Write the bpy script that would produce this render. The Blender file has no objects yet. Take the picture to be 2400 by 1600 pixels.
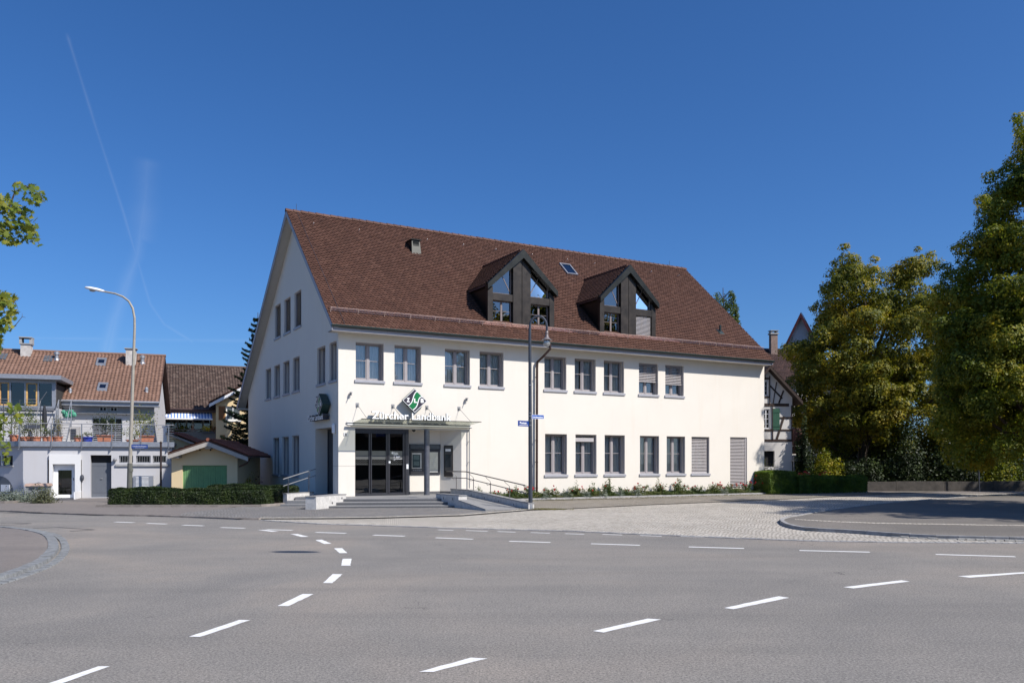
import bpy, bmesh, math, random
import numpy as np
from math import sin, cos, tan, pi, radians, atan2, hypot, sqrt
from mathutils import Vector, Matrix
from mathutils.geometry import tessellate_polygon

random.seed(7)
rng = np.random.default_rng(11)
SC = bpy.context.scene
COL = SC.collection

# ------------------------------------------------------------------ camera, sky, sun
EYE = 1.9                       # camera height in metres
FOC = 1958.6                    # focal length in pixels of a 2400 px wide picture
HOR = 1083.3                    # row of the horizon in the 2400 x 1600 picture
cam_d = bpy.data.cameras.new("camera")
cam = bpy.data.objects.new("camera", cam_d)
COL.objects.link(cam)
cam.location = (0, 0, EYE)
cam.rotation_euler = (radians(90), 0, 0)
cam_d.sensor_width = 36
cam_d.lens = 36 * FOC / 2400
cam_d.shift_y = (HOR - 800) / 2400
cam_d.clip_end = 3000
SC.camera = cam

SUN_EL = 44.0
SUN_DIR = Vector((0.868, -0.495, 0)).normalized()      # towards the sun, on the ground plane
SD = (SUN_DIR * cos(radians(SUN_EL)) + Vector((0, 0, sin(radians(SUN_EL))))).normalized()
sun_d = bpy.data.lights.new("sun", 'SUN')
sun_d.energy = 5.0
sun_d.angle = radians(0.55)
sun_d.color = (1.0, 0.95, 0.885)
sun = bpy.data.objects.new("sun", sun_d)
COL.objects.link(sun)
sun.rotation_euler = SD.to_track_quat('Z', 'Y').to_euler()
sun.location = (30, -20, 40)

world = bpy.data.worlds.new("World")
SC.world = world
world.use_nodes = True
wn = world.node_tree.nodes
wl = world.node_tree.links
for n_ in list(wn):
    wn.remove(n_)
w_out = wn.new('ShaderNodeOutputWorld')
w_bg = wn.new('ShaderNodeBackground')
w_sky = wn.new('ShaderNodeTexSky')
w_sky.sky_type = 'NISHITA'
w_sky.sun_disc = False
w_sky.sun_elevation = radians(SUN_EL)
w_sky.sun_rotation = atan2(SUN_DIR.x, SUN_DIR.y)
w_sky.altitude = 900
w_sky.air_density = 1.0
w_sky.dust_density = 2.4
w_sky.ozone_density = 2.6
w_bg.inputs['Strength'].default_value = 0.084
w_hs = wn.new('ShaderNodeHueSaturation')
w_hs.inputs['Saturation'].default_value = 1.08
w_mul = wn.new('ShaderNodeMix')          # the deep polarised blue of the day
w_mul.data_type = 'RGBA'
w_mul.blend_type = 'MULTIPLY'
w_mul.inputs[0].default_value = 1.0
w_mul.inputs[7].default_value = (0.70, 0.97, 1.36, 1)
wl.new(w_sky.outputs[0], w_mul.inputs[6])
wl.new(w_mul.outputs[2], w_hs.inputs['Color'])


def pix_dir(px, py):
    return Vector(((px - 1200) / FOC, 1.0, (HOR - py) / FOC)).normalized()


def wmath(op, a, b=None, c=None, clamp=False):
    n = wn.new('ShaderNodeMath')
    n.operation = op
    n.use_clamp = clamp
    for i, v in enumerate((a, b, c)):
        if v is None:
            continue
        if isinstance(v, (int, float)):
            n.inputs[i].default_value = v
        else:
            wl.new(v, n.inputs[i])
    return n.outputs[0]


def wdot(v, vec):
    n = wn.new('ShaderNodeVectorMath')
    n.operation = 'DOT_PRODUCT'
    wl.new(v, n.inputs[0])
    n.inputs[1].default_value = vec
    return n.outputs['Value']


w_tc = wn.new('ShaderNodeTexCoord')
w_dir = w_tc.outputs['Generated']
w_noise = wn.new('ShaderNodeTexNoise')
w_noise.inputs['Scale'].default_value = 14
w_noise.inputs['Detail'].default_value = 5
wl.new(w_dir, w_noise.inputs['Vector'])
trail = None


def contrail(pts, width, amount):
    """aircraft trails high in the sky, each a run of great-circle arcs"""
    global trail
    for (a, b) in zip(pts[:-1], pts[1:]):
        da, db = pix_dir(*a), pix_dir(*b)
        nrm = da.cross(db).normalized()
        mid = (da + db).normalized()
        along = (db - da).normalized()
        half = (db - da).length / 2
        off = wmath('ABSOLUTE', wdot(w_dir, nrm))
        off = wmath('ADD', off, wmath('MULTIPLY', wmath('SUBTRACT', w_noise.outputs['Fac'], 0.5), width * 1.2))
        off = wmath('ABSOLUTE', off)
        prof = wmath('SUBTRACT', 1.0, wmath('DIVIDE', off, width), clamp=True)
        prof = wmath('MULTIPLY', prof, prof)
        pos = wmath('ABSOLUTE', wmath('SUBTRACT', wdot(w_dir, along), mid.dot(along)))
        end = wmath('SUBTRACT', 1.0, wmath('DIVIDE', wmath('SUBTRACT', pos, half * 0.98), half * 0.15), clamp=True)
        front = wmath('GREATER_THAN', wdot(w_dir, mid), 0.0)
        m = wmath('MULTIPLY', wmath('MULTIPLY', prof, end), wmath('MULTIPLY', front, amount))
        trail = m if trail is None else wmath('MAXIMUM', trail, m)


contrail([(160, 90), (225, 300), (290, 500), (325, 620), (352, 712), (385, 760), (450, 800)], 0.003, 0.05)
contrail([(345, 430), (322, 600), (300, 660), (268, 750), (250, 822)], 0.011, 0.055)
contrail([(345, 380), (335, 560)], 0.022, 0.05)
contrail([(60, 792), (700, 800)], 0.003, 0.035)
w_mix = wn.new('ShaderNodeMix')
w_mix.data_type = 'RGBA'
wl.new(trail, w_mix.inputs[0])
wl.new(w_hs.outputs[0], w_mix.inputs[6])
w_mix.inputs[7].default_value = (9.5, 10.4, 11.5, 1)
wl.new(w_mix.outputs[2], w_bg.inputs['Color'])
wl.new(w_bg.outputs[0], w_out.inputs['Surface'])

SC.view_settings.view_transform = 'Standard'
SC.view_settings.look = 'None'
SC.view_settings.gamma = 1
SC.view_settings.use_curve_mapping = False
SC.view_settings.exposure = 0.20
SC.cycles.max_bounces = 8
SC.cycles.transparent_max_bounces = 24
SC.cycles.caustics_reflective = False
SC.cycles.caustics_refractive = False


# ------------------------------------------------------------------ frames (where things stand)
def ray(px, py):
    return Vector(((px - 1200) / FOC, 1.0, (HOR - py) / FOC))


def ground(px, py, z=0.0):
    """the spot of the ground (height z) the photograph shows at a pixel"""
    r = ray(px, py)
    k = (z - EYE) / r.z
    return Vector((r.x * k, r.y * k, z))


def at(px, py, Y):
    r = ray(px, py) * Y
    return Vector((r.x, r.y, r.z + EYE))


class Frame:
    """a building's own axes: a along its front, t into its depth, z up"""
    def __init__(self, x, y, deg):
        self.o = Vector((x, y, 0))
        r = radians(deg)
        self.u = Vector((cos(r), sin(r), 0))
        self.v = Vector((-sin(r), cos(r), 0))

    def __call__(self, a, t, z):
        p = self.o + self.u * a + self.v * t
        return Vector((p.x, p.y, z))

    def front(self, px, py, t=0.0):
        r = ray(px, py)
        k = (self.o + self.v * t).dot(self.v) / r.dot(self.v)
        p = r * k - self.o
        return p.dot(self.u), r.z * k + EYE

    def side(self, px, py, a=0.0):
        r = ray(px, py)
        k = (self.o + self.u * a).dot(self.u) / r.dot(self.u)
        p = r * k - self.o
        return p.dot(self.v), r.z * k + EYE


B = Frame((793 - 1200) / FOC * 37.5, 37.5, 29.4)       # the bank


def FR(fr, t=0.0):                      # plane map of a front wall: (a, z, inward depth)
    return lambda a, z, d=0.0: fr(a, t + d, z)


def SI(fr, s=0.0):                      # plane map of a left side wall: (t, z, inward depth)
    return lambda a, z, d=0.0: fr(s + d, a, z)


# ------------------------------------------------------------------ mesh helpers
class MB:
    def __init__(self):
        self.v = []
        self.f = []
        self.m = []

    def add(self, vs, fs, mi=0):
        o = len(self.v)
        self.v.extend([tuple(p) for p in vs])
        for f in fs:
            self.f.append(tuple(i + o for i in f))
            self.m.append(mi)

    def quad(self, a, b, c, d, mi=0):
        self.add((a, b, c, d), ((0, 1, 2, 3),), mi)

    def hexa(self, p, mi=0):            # 8 corners: bottom ring then top ring
        self.add(p, ((0, 3, 2, 1), (4, 5, 6, 7), (0, 1, 5, 4), (1, 2, 6, 5), (2, 3, 7, 6), (3, 0, 4, 7)), mi)

    def box(self, x0, x1, y0, y1, z0, z1, mi=0):
        self.hexa([(x0, y0, z0), (x1, y0, z0), (x1, y1, z0), (x0, y1, z0), (x0, y0, z1), (x1, y0, z1), (x1, y1, z1), (x0, y1, z1)], mi)

    def fbox(self, fr, a0, a1, t0, t1, z0, z1, mi=0):
        self.hexa([fr(a0, t0, z0), fr(a1, t0, z0), fr(a1, t1, z0), fr(a0, t1, z0), fr(a0, t0, z1), fr(a1, t0, z1), fr(a1, t1, z1), fr(a0, t1, z1)], mi)

    def pbox(self, M, a0, a1, z0, z1, d0, d1, mi=0):
        self.hexa([M(a0, z0, d0), M(a1, z0, d0), M(a1, z0, d1), M(a0, z0, d1), M(a0, z1, d0), M(a1, z1, d0), M(a1, z1, d1), M(a0, z1, d1)], mi)

    def bar(self, p, q, w, h=None, up=(0, 0, 1), mi=0):
        h = h or w
        p, q = Vector(p), Vector(q)
        d = (q - p).normalized()
        upv = Vector(up)
        if abs(d.dot(upv)) > 0.98:
            upv = Vector((0, 1, 0)) if abs(d.y) < 0.9 else Vector((1, 0, 0))
        x = d.cross(upv).normalized() * w / 2
        y = x.normalized().cross(d).normalized() * h / 2
        self.hexa([p - x - y, p + x - y, p + x + y, p - x + y, q - x - y, q + x - y, q + x + y, q - x + y], mi)

    def prism(self, poly, z0, z1, mi=0):
        n = len(poly)
        vs = [(p[0], p[1], z0) for p in poly] + [(p[0], p[1], z1) for p in poly]
        fs = [tuple(range(n, 2 * n)), tuple(reversed(range(n)))]
        fs += [(i, (i + 1) % n, n + (i + 1) % n, n + i) for i in range(n)]
        self.add(vs, fs, mi)

    def extr(self, pts, vec, mi=0):     # any flat polygon pushed along a vector
        n = len(pts)
        vec = Vector(vec)
        vs = [Vector(p) for p in pts] + [Vector(p) + vec for p in pts]
        fs = [tuple(range(n)), tuple(reversed(range(n, 2 * n)))]
        fs += [(i, n + i, n + (i + 1) % n, (i + 1) % n) for i in range(n)]
        self.add(vs, fs, mi)

    def tube(self, pts, r, n=8, mi=0, caps=True):
        pts = [Vector(p) for p in pts]
        rs = r if isinstance(r, (list, tuple)) else [r] * len(pts)
        rings = []
        ref = None
        for i, p in enumerate(pts):
            if i == 0:
                d = pts[1] - pts[0]
            elif i == len(pts) - 1:
                d = pts[-1] - pts[-2]
            else:
                d = (pts[i + 1] - p).normalized() + (p - pts[i - 1]).normalized()
            d.normalize()
            if ref is None:
                ref = Vector((0, 0, 1)) if abs(d.z) < 0.9 else Vector((1, 0, 0))
            x = d.cross(ref)
            if x.length < 1e-4:
                x = d.cross(Vector((0, 1, 0)))
            x.normalize()
            y = x.cross(d).normalized()
            ref = y
            rings.append([p + x * cos(2 * pi * k / n) * rs[i] + y * sin(2 * pi * k / n) * rs[i] for k in range(n)])
        vs = [q for R in rings for q in R]
        fs = []
        for i in range(len(rings) - 1):
            for k in range(n):
                fs.append((i * n + k, i * n + (k + 1) % n, (i + 1) * n + (k + 1) % n, (i + 1) * n + k))
        if caps:
            fs.append(tuple(reversed(range(n))))
            fs.append(tuple(range((len(rings) - 1) * n, len(rings) * n)))
        self.add(vs, fs, mi)

    def lathe(self, c, prof, n=16, mi=0):
        c = Vector(c)
        vs = []
        fs = []
        for (r, z) in prof:
            for k in range(n):
                vs.append(c + Vector((cos(2 * pi * k / n) * r, sin(2 * pi * k / n) * r, z)))
        for i in range(len(prof) - 1):
            for k in range(n):
                fs.append((i * n + k, i * n + (k + 1) % n, (i + 1) * n + (k + 1) % n, (i + 1) * n + k))
        fs.append(tuple(reversed(range(n))))
        fs.append(tuple(range((len(prof) - 1) * n, len(prof) * n)))
        self.add(vs, fs, mi)

    def wall(self, M, poly, holes=(), reveal=0.3, mi=0, mr=None):
        """a wall face with real openings and their reveals; poly and holes in (a, z)"""
        mr = mi if mr is None else mr
        loops = [[Vector((a, z, 0)) for a, z in poly]]
        for (a0, a1, z0, z1) in holes:
            loops.append([Vector((a0, z0, 0)), Vector((a0, z1, 0)), Vector((a1, z1, 0)), Vector((a1, z0, 0))])
        flat = [p for L in loops for p in L]
        tris = tessellate_polygon(loops)
        self.add([M(p.x, p.y, 0) for p in flat], [tuple(t) for t in tris], mi)
        for (a0, a1, z0, z1) in holes:
            for (p, q) in (((a0, z0), (a1, z0)), ((a1, z0), (a1, z1)), ((a1, z1), (a0, z1)), ((a0, z1), (a0, z0))):
                self.quad(M(p[0], p[1], 0), M(q[0], q[1], 0), M(q[0], q[1], reveal), M(p[0], p[1], reveal), mr)

    def build(self, name, mats, parent=None, smooth=False, org=None, shade=None):
        me = bpy.data.meshes.new(name)
        if org is None and parent is None and self.v:
            a = np.array(self.v)
            lo, hi = a.min(0), a.max(0)
            org = Vector(((lo[0] + hi[0]) / 2, (lo[1] + hi[1]) / 2, lo[2]))
        if parent is not None:
            org = base_of(parent)
        o = Vector(org) if org is not None else Vector((0, 0, 0))
        a = np.array(self.v, dtype=float).reshape(-1, 3) - np.array(o)
        me.from_pydata(a.tolist(), [], self.f)
        mats = list(mats) if isinstance(mats, (list, tuple)) else [mats]
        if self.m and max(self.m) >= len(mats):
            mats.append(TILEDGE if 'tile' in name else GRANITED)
        for m in mats:
            me.materials.append(m)
        if len(mats) > 1:
            me.polygons.foreach_set('material_index', self.m)
        if smooth:
            me.polygons.foreach_set('use_smooth', [True] * len(me.polygons))
        me.update()
        ob = bpy.data.objects.new(name, me)
        COL.objects.link(ob)
        if smooth == 'auto' or shade == 'auto':
            me.shade_auto = True if hasattr(me, 'shade_auto') else None
        if parent is not None:
            ob.parent = parent
        else:
            ob.location = o
        return ob


def base_of(ob):
    p = Vector((0, 0, 0))
    while ob is not None:
        p += ob.location
        ob = ob.parent
    return p


def numpy_mesh(name, verts, nper, mat, parent=None, org=None):
    """many separate small polygons of nper corners each (leaves) as one mesh"""
    nv = len(verts)
    nf = nv // nper
    if parent is not None:
        org = base_of(parent)
    if org is None:
        lo, hi = verts.min(0), verts.max(0)
        org = ((lo[0] + hi[0]) / 2, (lo[1] + hi[1]) / 2, lo[2])
    v = verts - np.array(org)
    me = bpy.data.meshes.new(name)
    me.vertices.add(nv)
    me.vertices.foreach_set('co', v.astype(np.float32).ravel())
    me.loops.add(nv)
    me.loops.foreach_set('vertex_index', np.arange(nv, dtype=np.int32))
    me.polygons.add(nf)
    me.polygons.foreach_set('loop_start', np.arange(0, nv, nper, dtype=np.int32))
    try:
        me.polygons.foreach_set('loop_total', np.full(nf, nper, dtype=np.int32))
    except Exception:
        pass
    me.materials.append(mat)
    me.update(calc_edges=True)
    ob = bpy.data.objects.new(name, me)
    COL.objects.link(ob)
    if parent is not None:
        ob.parent = parent
    else:
        ob.location = org
    return ob


def tag(ob, label, cat, group=None):
    ob['label'] = label
    ob['category'] = cat
    if group:
        ob['group'] = group
    return ob


def struct(ob, kind='structure'):
    ob['kind'] = kind
    return ob


def thing(name, loc, label, cat, group=None):
    o = bpy.data.objects.new(name, None)
    o.empty_display_size = 0.3
    COL.objects.link(o)
    o.location = loc
    return tag(o, label, cat, group)


def dup(root, loc, label, rz=0.0, sc=1.0):
    """copy of a thing with copies of its parts and their sub-parts"""
    r = root.copy()
    COL.objects.link(r)
    r.location = loc
    r.rotation_euler = (0, 0, rz)
    r.scale = (sc, sc, sc)
    r['label'] = label
    for ch in list(root.children):
        c = ch.copy()
        COL.objects.link(c)
        c.parent = r
        for g in list(ch.children):
            d = g.copy()
            COL.objects.link(d)
            d.parent = c
    return r


# ------------------------------------------------------------------ materials
MATS = {}


def newmat(name):
    m = bpy.data.materials.new(name)
    m.use_nodes = True
    nt = m.node_tree
    return m, nt, nt.nodes, nt.links, nt.nodes['Principled BSDF']


def nmath(nt, op, a, b=None, clamp=False):
    n = nt.nodes.new('ShaderNodeMath')
    n.operation = op
    n.use_clamp = clamp
    for i, v in enumerate((a, b)):
        if v is None:
            continue
        if isinstance(v, (int, float)):
            n.inputs[i].default_value = v
        else:
            nt.links.new(v, n.inputs[i])
    return n.outputs[0]


def tex_noise(nt, scale, detail=4, rough=0.6, vec=None, dist=0.0):
    n = nt.nodes.new('ShaderNodeTexNoise')
    n.inputs['Scale'].default_value = scale
    n.inputs['Detail'].default_value = detail
    n.inputs['Roughness'].default_value = rough
    n.inputs['Distortion'].default_value = dist
    if vec is not None:
        nt.links.new(vec, n.inputs['Vector'])
    return n


def position(nt, scale=None):
    g = nt.nodes.new('ShaderNodeNewGeometry')
    if scale is None:
        return g.outputs['Position']
    mp = nt.nodes.new('ShaderNodeMapping')
    mp.inputs['Scale'].default_value = scale
    nt.links.new(g.outputs['Position'], mp.inputs['Vector'])
    return mp.outputs[0]


def ramp(nt, fac, stops):
    r = nt.nodes.new('ShaderNodeValToRGB')
    el = r.color_ramp.elements
    el[0].position, el[0].color = stops[0][0], tuple(stops[0][1]) + (1,)
    el[1].position, el[1].color = stops[-1][0], tuple(stops[-1][1]) + (1,)
    for p, c in stops[1:-1]:
        e = el.new(p)
        e.color = tuple(c) + (1,)
    nt.links.new(fac, r.inputs[0])
    return r.outputs[0]


def mixc(nt, fac, a, b, mode='MIX'):
    n = nt.nodes.new('ShaderNodeMix')
    n.data_type = 'RGBA'
    n.blend_type = mode
    for i, v in ((0, fac), (6, a), (7, b)):
        if isinstance(v, (int, float)):
            n.inputs[i].default_value = v
        elif isinstance(v, (tuple, list)):
            n.inputs[i].default_value = tuple(v) + (1,)
        else:
            nt.links.new(v, n.inputs[i])
    return n.outputs[2]


def bump(nt, h, strength, dist=0.01):
    b = nt.nodes.new('ShaderNodeBump')
    b.inputs['Strength'].default_value = strength
    b.inputs['Distance'].default_value = dist
    nt.links.new(h, b.inputs['Height'])
    return b.outputs[0]


def plain(name, col, rough=0.6, metal=0.0, var=0.12, nscale=6.0, bumpy=0.0, bscale=80.0, spec=0.5):
    """a painted / cast surface with slight wear"""
    m, nt, N, L, P = newmat(name)
    pos = position(nt)
    n = tex_noise(nt, nscale, 5, 0.65, pos)
    lo = tuple(c * (1 - var) for c in col)
    hi = tuple(min(1, c * (1 + var)) for c in col)
    c = ramp(nt, n.outputs['Fac'], [(0.3, lo), (0.7, hi)])
    L.new(c, P.inputs['Base Color'])
    P.inputs['Metallic'].default_value = metal
    P.inputs['Specular IOR Level'].default_value = spec
    r = nmath(nt, 'ADD', nmath(nt, 'MULTIPLY', n.outputs['Fac'], 0.2), rough - 0.1, clamp=True)
    L.new(r, P.inputs['Roughness'])
    if bumpy:
        b = tex_noise(nt, bscale, 4, 0.7, pos)
        L.new(bump(nt, b.outputs['Fac'], bumpy, 0.01), P.inputs['Normal'])
    MATS[name] = m
    return m


def plaster(name, col, stain=(0.5, 0.42, 0.33), amt=0.25):
    m, nt, N, L, P = newmat(name)
    pos = position(nt)
    big = tex_noise(nt, 0.45, 5, 0.6, pos, 0.4)
    streak = tex_noise(nt, 1.0, 5, 0.7, position(nt, (2.2, 2.2, 0.18)))
    fine = tex_noise(nt, 60, 3, 0.7, pos)
    v = nmath(nt, 'MULTIPLY', nmath(nt, 'SUBTRACT', big.outputs['Fac'], 0.42, clamp=True), 2.2, clamp=True)
    c1 = mixc(nt, v, tuple(c * 0.94 for c in col), col)
    s = nmath(nt, 'MULTIPLY', nmath(nt, 'SUBTRACT', streak.outputs['Fac'], 0.55, clamp=True), amt * 4, clamp=True)
    c2 = mixc(nt, s, c1, tuple(a * b * 1.6 for a, b in zip(col, stain)))
    c3 = mixc(nt, nmath(nt, 'MULTIPLY', fine.outputs['Fac'], 0.10), c2, tuple(c * 0.75 for c in col))
    L.new(c3, P.inputs['Base Color'])
    P.inputs['Roughness'].default_value = 0.93
    P.inputs['Specular IOR Level'].default_value = 0.2
    L.new(bump(nt, fine.outputs['Fac'], 0.35, 0.006), P.inputs['Normal'])
    MATS[name] = m
    return m


def tilemat(name, cols, rough=0.75, moss=None):
    m, nt, N, L, P = newmat(name)
    g = N.new('ShaderNodeNewGeometry')
    c = ramp(nt, g.outputs['Random Per Island'], [(i / (len(cols) - 1), c) for i, c in enumerate(cols)])
    n = tex_noise(nt, 0.7, 5, 0.65, g.outputs['Position'])
    v = nmath(nt, 'MULTIPLY', nmath(nt, 'SUBTRACT', n.outputs['Fac'], 0.4, clamp=True), 2.0, clamp=True)
    c = mixc(nt, v, c, tuple(x * 0.72 for x in cols[len(cols) // 2]), 'MIX')
    n2 = tex_noise(nt, 30, 3, 0.7, g.outputs['Position'])
    c = mixc(nt, nmath(nt, 'MULTIPLY', n2.outputs['Fac'], 0.3), c, moss or tuple(x * 0.6 for x in cols[0]))
    L.new(c, P.inputs['Base Color'])
    P.inputs['Roughness'].default_value = rough
    P.inputs['Specular IOR Level'].default_value = 0.3
    L.new(bump(nt, n2.outputs['Fac'], 0.3, 0.005), P.inputs['Normal'])
    MATS[name] = m
    return m


def leafmat(name, cols, trans=0.35, nscale=0.35, rough=0.55):
    m, nt, N, L, P = newmat(name)
    g = N.new('ShaderNodeNewGeometry')
    n = tex_noise(nt, nscale, 3, 0.6, g.outputs['Position'])
    f = nmath(nt, 'ADD', nmath(nt, 'MULTIPLY', g.outputs['Random Per Island'], 0.5), nmath(nt, 'MULTIPLY', nmath(nt, 'SUBTRACT', n.outputs['Fac'], 0.33, clamp=True), 1.9), clamp=True)
    c = ramp(nt, f, [(i / (len(cols) - 1), c) for i, c in enumerate(cols)])
    L.new(c, P.inputs['Base Color'])
    P.inputs['Roughness'].default_value = rough
    P.inputs['Specular IOR Level'].default_value = 0.35
    t = N.new('ShaderNodeBsdfTranslucent')
    L.new(mixc(nt, 1.0, c, (1.0, 1.0, 0.45), 'MULTIPLY'), t.inputs['Color'])
    mx = N.new('ShaderNodeMixShader')
    mx.inputs[0].default_value = trans
    L.new(P.outputs[0], mx.inputs[1])
    L.new(t.outputs[0], mx.inputs[2])
    L.new(mx.outputs[0], N['Material Output'].inputs['Surface'])
    MATS[name] = m
    return m


def glassmat(name, tint=(0.75, 0.8, 0.8), base=0.10, kf=0.9, rough=0.01, see=1.0, body=(0.01, 0.012, 0.014)):
    """pane: reflects by angle, lets the rest through"""
    m, nt, N, L, P = newmat(name)
    N.remove(P)
    lw = N.new('ShaderNodeLayerWeight')
    lw.inputs['Blend'].default_value = 0.45
    f = nmath(nt, 'ADD', nmath(nt, 'MULTIPLY', lw.outputs['Fresnel'], kf), base, clamp=True)
    gl = N.new('ShaderNodeBsdfGlossy')
    gl.inputs['Roughness'].default_value = rough
    gl.inputs['Color'].default_value = (0.95, 0.97, 1, 1)
    n = tex_noise(nt, 0.9, 2, 0.5, position(nt))
    L.new(bump(nt, n.outputs['Fac'], 0.04, 0.05), gl.inputs['Normal'])
    tr = N.new('ShaderNodeBsdfTransparent')
    tr.inputs['Color'].default_value = tuple(tint) + (1,)
    inner = tr.outputs[0]
    if see < 1.0:
        df = N.new('ShaderNodeBsdfDiffuse')
        df.inputs['Color'].default_value = tuple(body) + (1,)
        mm = N.new('ShaderNodeMixShader')
        mm.inputs[0].default_value = see
        L.new(df.outputs[0], mm.inputs[1])
        L.new(tr.outputs[0], mm.inputs[2])
        inner = mm.outputs[0]
    mx = N.new('ShaderNodeMixShader')
    L.new(f, mx.inputs[0])
    L.new(inner, mx.inputs[1])
    L.new(gl.outputs[0], mx.inputs[2])
    L.new(mx.outputs[0], N['Material Output'].inputs['Surface'])
    MATS[name] = m
    return m


CREAM = plaster('cream_plaster', (0.80, 0.746, 0.662), amt=0.18)
WHITEW = plaster('white_plaster', (0.54, 0.535, 0.55), amt=0.2)
WHITE2 = plaster('bright_white_plaster', (0.74, 0.735, 0.73), amt=0.05)
YELLOW = plaster('yellow_plaster', (0.80, 0.63, 0.38), amt=0.12)
OLDWHITE = plaster('old_white_plaster', (0.70, 0.67, 0.63), amt=0.45)
ROOFB = tilemat('brown_roof_tile', [(0.085, 0.040, 0.028), (0.108, 0.050, 0.033), (0.12, 0.055, 0.036), (0.135, 0.063, 0.042), (0.16, 0.08, 0.055)])
ROOFC = tilemat('clay_roof_tile', [(0.19, 0.11, 0.08), (0.225, 0.132, 0.095), (0.25, 0.148, 0.107), (0.29, 0.175, 0.13)])
ROOFD = tilemat('weathered_roof_tile', [(0.06, 0.042, 0.034), (0.09, 0.06, 0.048), (0.12, 0.08, 0.063), (0.17, 0.125, 0.10)])
ROOFK = tilemat('dark_roof_tile', [(0.05, 0.03, 0.027), (0.075, 0.043, 0.037), (0.10, 0.055, 0.045)])
ROOFR = tilemat('red_roof_tile', [(0.24, 0.08, 0.05), (0.32, 0.11, 0.07), (0.38, 0.15, 0.09)])
TILEDGE = plain('shadow_tile_edge', (0.034, 0.018, 0.014), 0.95, var=0.3)  # tile edges darkened to draw the shadow line under each course
UNDER = plain('roof_underlay', (0.09, 0.05, 0.04), 0.9)
FASCIA = plain('lilac_grey_board', (0.37, 0.36, 0.39), 0.6, var=0.05)
SOFFIT = plain('soffit_board', (0.52, 0.49, 0.44), 0.8, var=0.05)
SILL = plain('grey_sill', (0.36, 0.36, 0.39), 0.55, var=0.08)
WFRAME = plain('taupe_window_frame', (0.33, 0.30, 0.30), 0.45, var=0.06)
DFRAME = plain('dark_aluminium', (0.045, 0.045, 0.052), 0.38, metal=0.3, var=0.1)
BRONZE = plain('dark_bronze_sheet', (0.034, 0.027, 0.022), 0.45, metal=0.4, var=0.35, nscale=2.5)
GREENB = plain('dark_green_bronze', (0.015, 0.016, 0.013), 0.42, metal=0.4, var=0.25, nscale=3)
GUTTER = plain('green_grey_gutter', (0.035, 0.05, 0.048), 0.4, metal=0.3)
COPPER = plain('browned_copper', (0.085, 0.05, 0.042), 0.4, metal=0.6, var=0.2)
NEWCOPPER = plain('pinkish_copper', (0.62, 0.33, 0.25), 0.35, metal=0.7, var=0.25)
GALV = plain('galvanised_steel', (0.42, 0.42, 0.43), 0.42, metal=0.7, var=0.15)
STEEL = plain('brushed_steel', (0.34, 0.34, 0.34), 0.5, metal=0.35, var=0.1)
DSTEEL = plain('dark_grey_paint', (0.055, 0.06, 0.075), 0.45, var=0.12)
POLE = plain('pole_paint', (0.055, 0.062, 0.078), 0.4, metal=0.2, var=0.1)
POLEL = plain('aged_concrete_pole', (0.34, 0.31, 0.26), 0.7, var=0.15)
GRANITE = plain('granite', (0.25, 0.245, 0.24), 0.75, var=0.3, nscale=40, bumpy=0.3)
GRANITEL = plain('pale_limestone', (0.56, 0.54, 0.51), 0.8, var=0.22, nscale=5, bumpy=0.4)
GRANITED = plain('dark_granite', (0.10, 0.10, 0.105), 0.6, var=0.3, nscale=30, bumpy=0.2)
BLACK = plain('black_void', (0.012, 0.012, 0.013), 0.8)
GREENP = plain('green_paint', (0.16, 0.33, 0.14), 0.6, var=0.12, nscale=3)
SHUTG = plain('dark_green_shutter', (0.02, 0.085, 0.05), 0.55)
WOODBR = plain('red_brown_boards', (0.13, 0.055, 0.042), 0.75, var=0.25, nscale=4)
TIMBER = plain('dark_timber', (0.045, 0.028, 0.022), 0.85, var=0.3)
ORANGEW = plain('larch_frame', (0.60, 0.36, 0.12), 0.55, var=0.15)
SHUTB = plain('brown_shutter', (0.28, 0.12, 0.04), 0.6)
WHITEP = plain('white_paint', (0.82, 0.82, 0.83), 0.4, var=0.03)
LETTER = plain('white_letter_face', (0.88, 0.88, 0.86), 0.4, var=0.02)
LDARK = plain('letter_return', (0.06, 0.06, 0.07), 0.5)
LOGOD = plain('logo_dark', (0.035, 0.028, 0.045), 0.4, var=0.03)
LOGOG = plain('logo_green', (0.0, 0.16, 0.045), 0.4, var=0.03)
LOGOE = plain('sign_side', (0.02, 0.05, 0.045), 0.4)
BLUEP = plain('blue_enamel', (0.012, 0.09, 0.42), 0.3, var=0.04)
BLUED = plain('shaded_blue_enamel', (0.012, 0.045, 0.22), 0.3, var=0.04)  # the blue darkened for the sign that faces away from the sun
TERRA = plain('terracotta', (0.52, 0.19, 0.10), 0.7, var=0.15)
BLUEPOT = plain('blue_glaze', (0.01, 0.04, 0.4), 0.2)
CONC = plain('grey_concrete', (0.33, 0.33, 0.33), 0.85, var=0.2, nscale=3, bumpy=0.3)
ZINC = plain('zinc_sheet', (0.30, 0.315, 0.35), 0.45, metal=0.4, var=0.12)
GREYDOOR = plain('grey_door', (0.12, 0.13, 0.15), 0.5, var=0.05)
BARK = plain('bark', (0.075, 0.055, 0.04), 0.9, var=0.4, nscale=8, bumpy=0.8, bscale=25)
SOIL = plain('soil', (0.10, 0.075, 0.05), 0.95, var=0.4, nscale=8, bumpy=0.6, bscale=20)
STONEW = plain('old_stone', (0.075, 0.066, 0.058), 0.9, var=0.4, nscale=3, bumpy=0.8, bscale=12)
CURTAIN = plain('net_curtain', (0.86, 0.87, 0.86), 0.9, var=0.06)
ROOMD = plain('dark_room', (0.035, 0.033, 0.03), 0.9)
BLIND = plain('aluminium_blind', (0.44, 0.41, 0.41), 0.5, metal=0.0, var=0.05)
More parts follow.
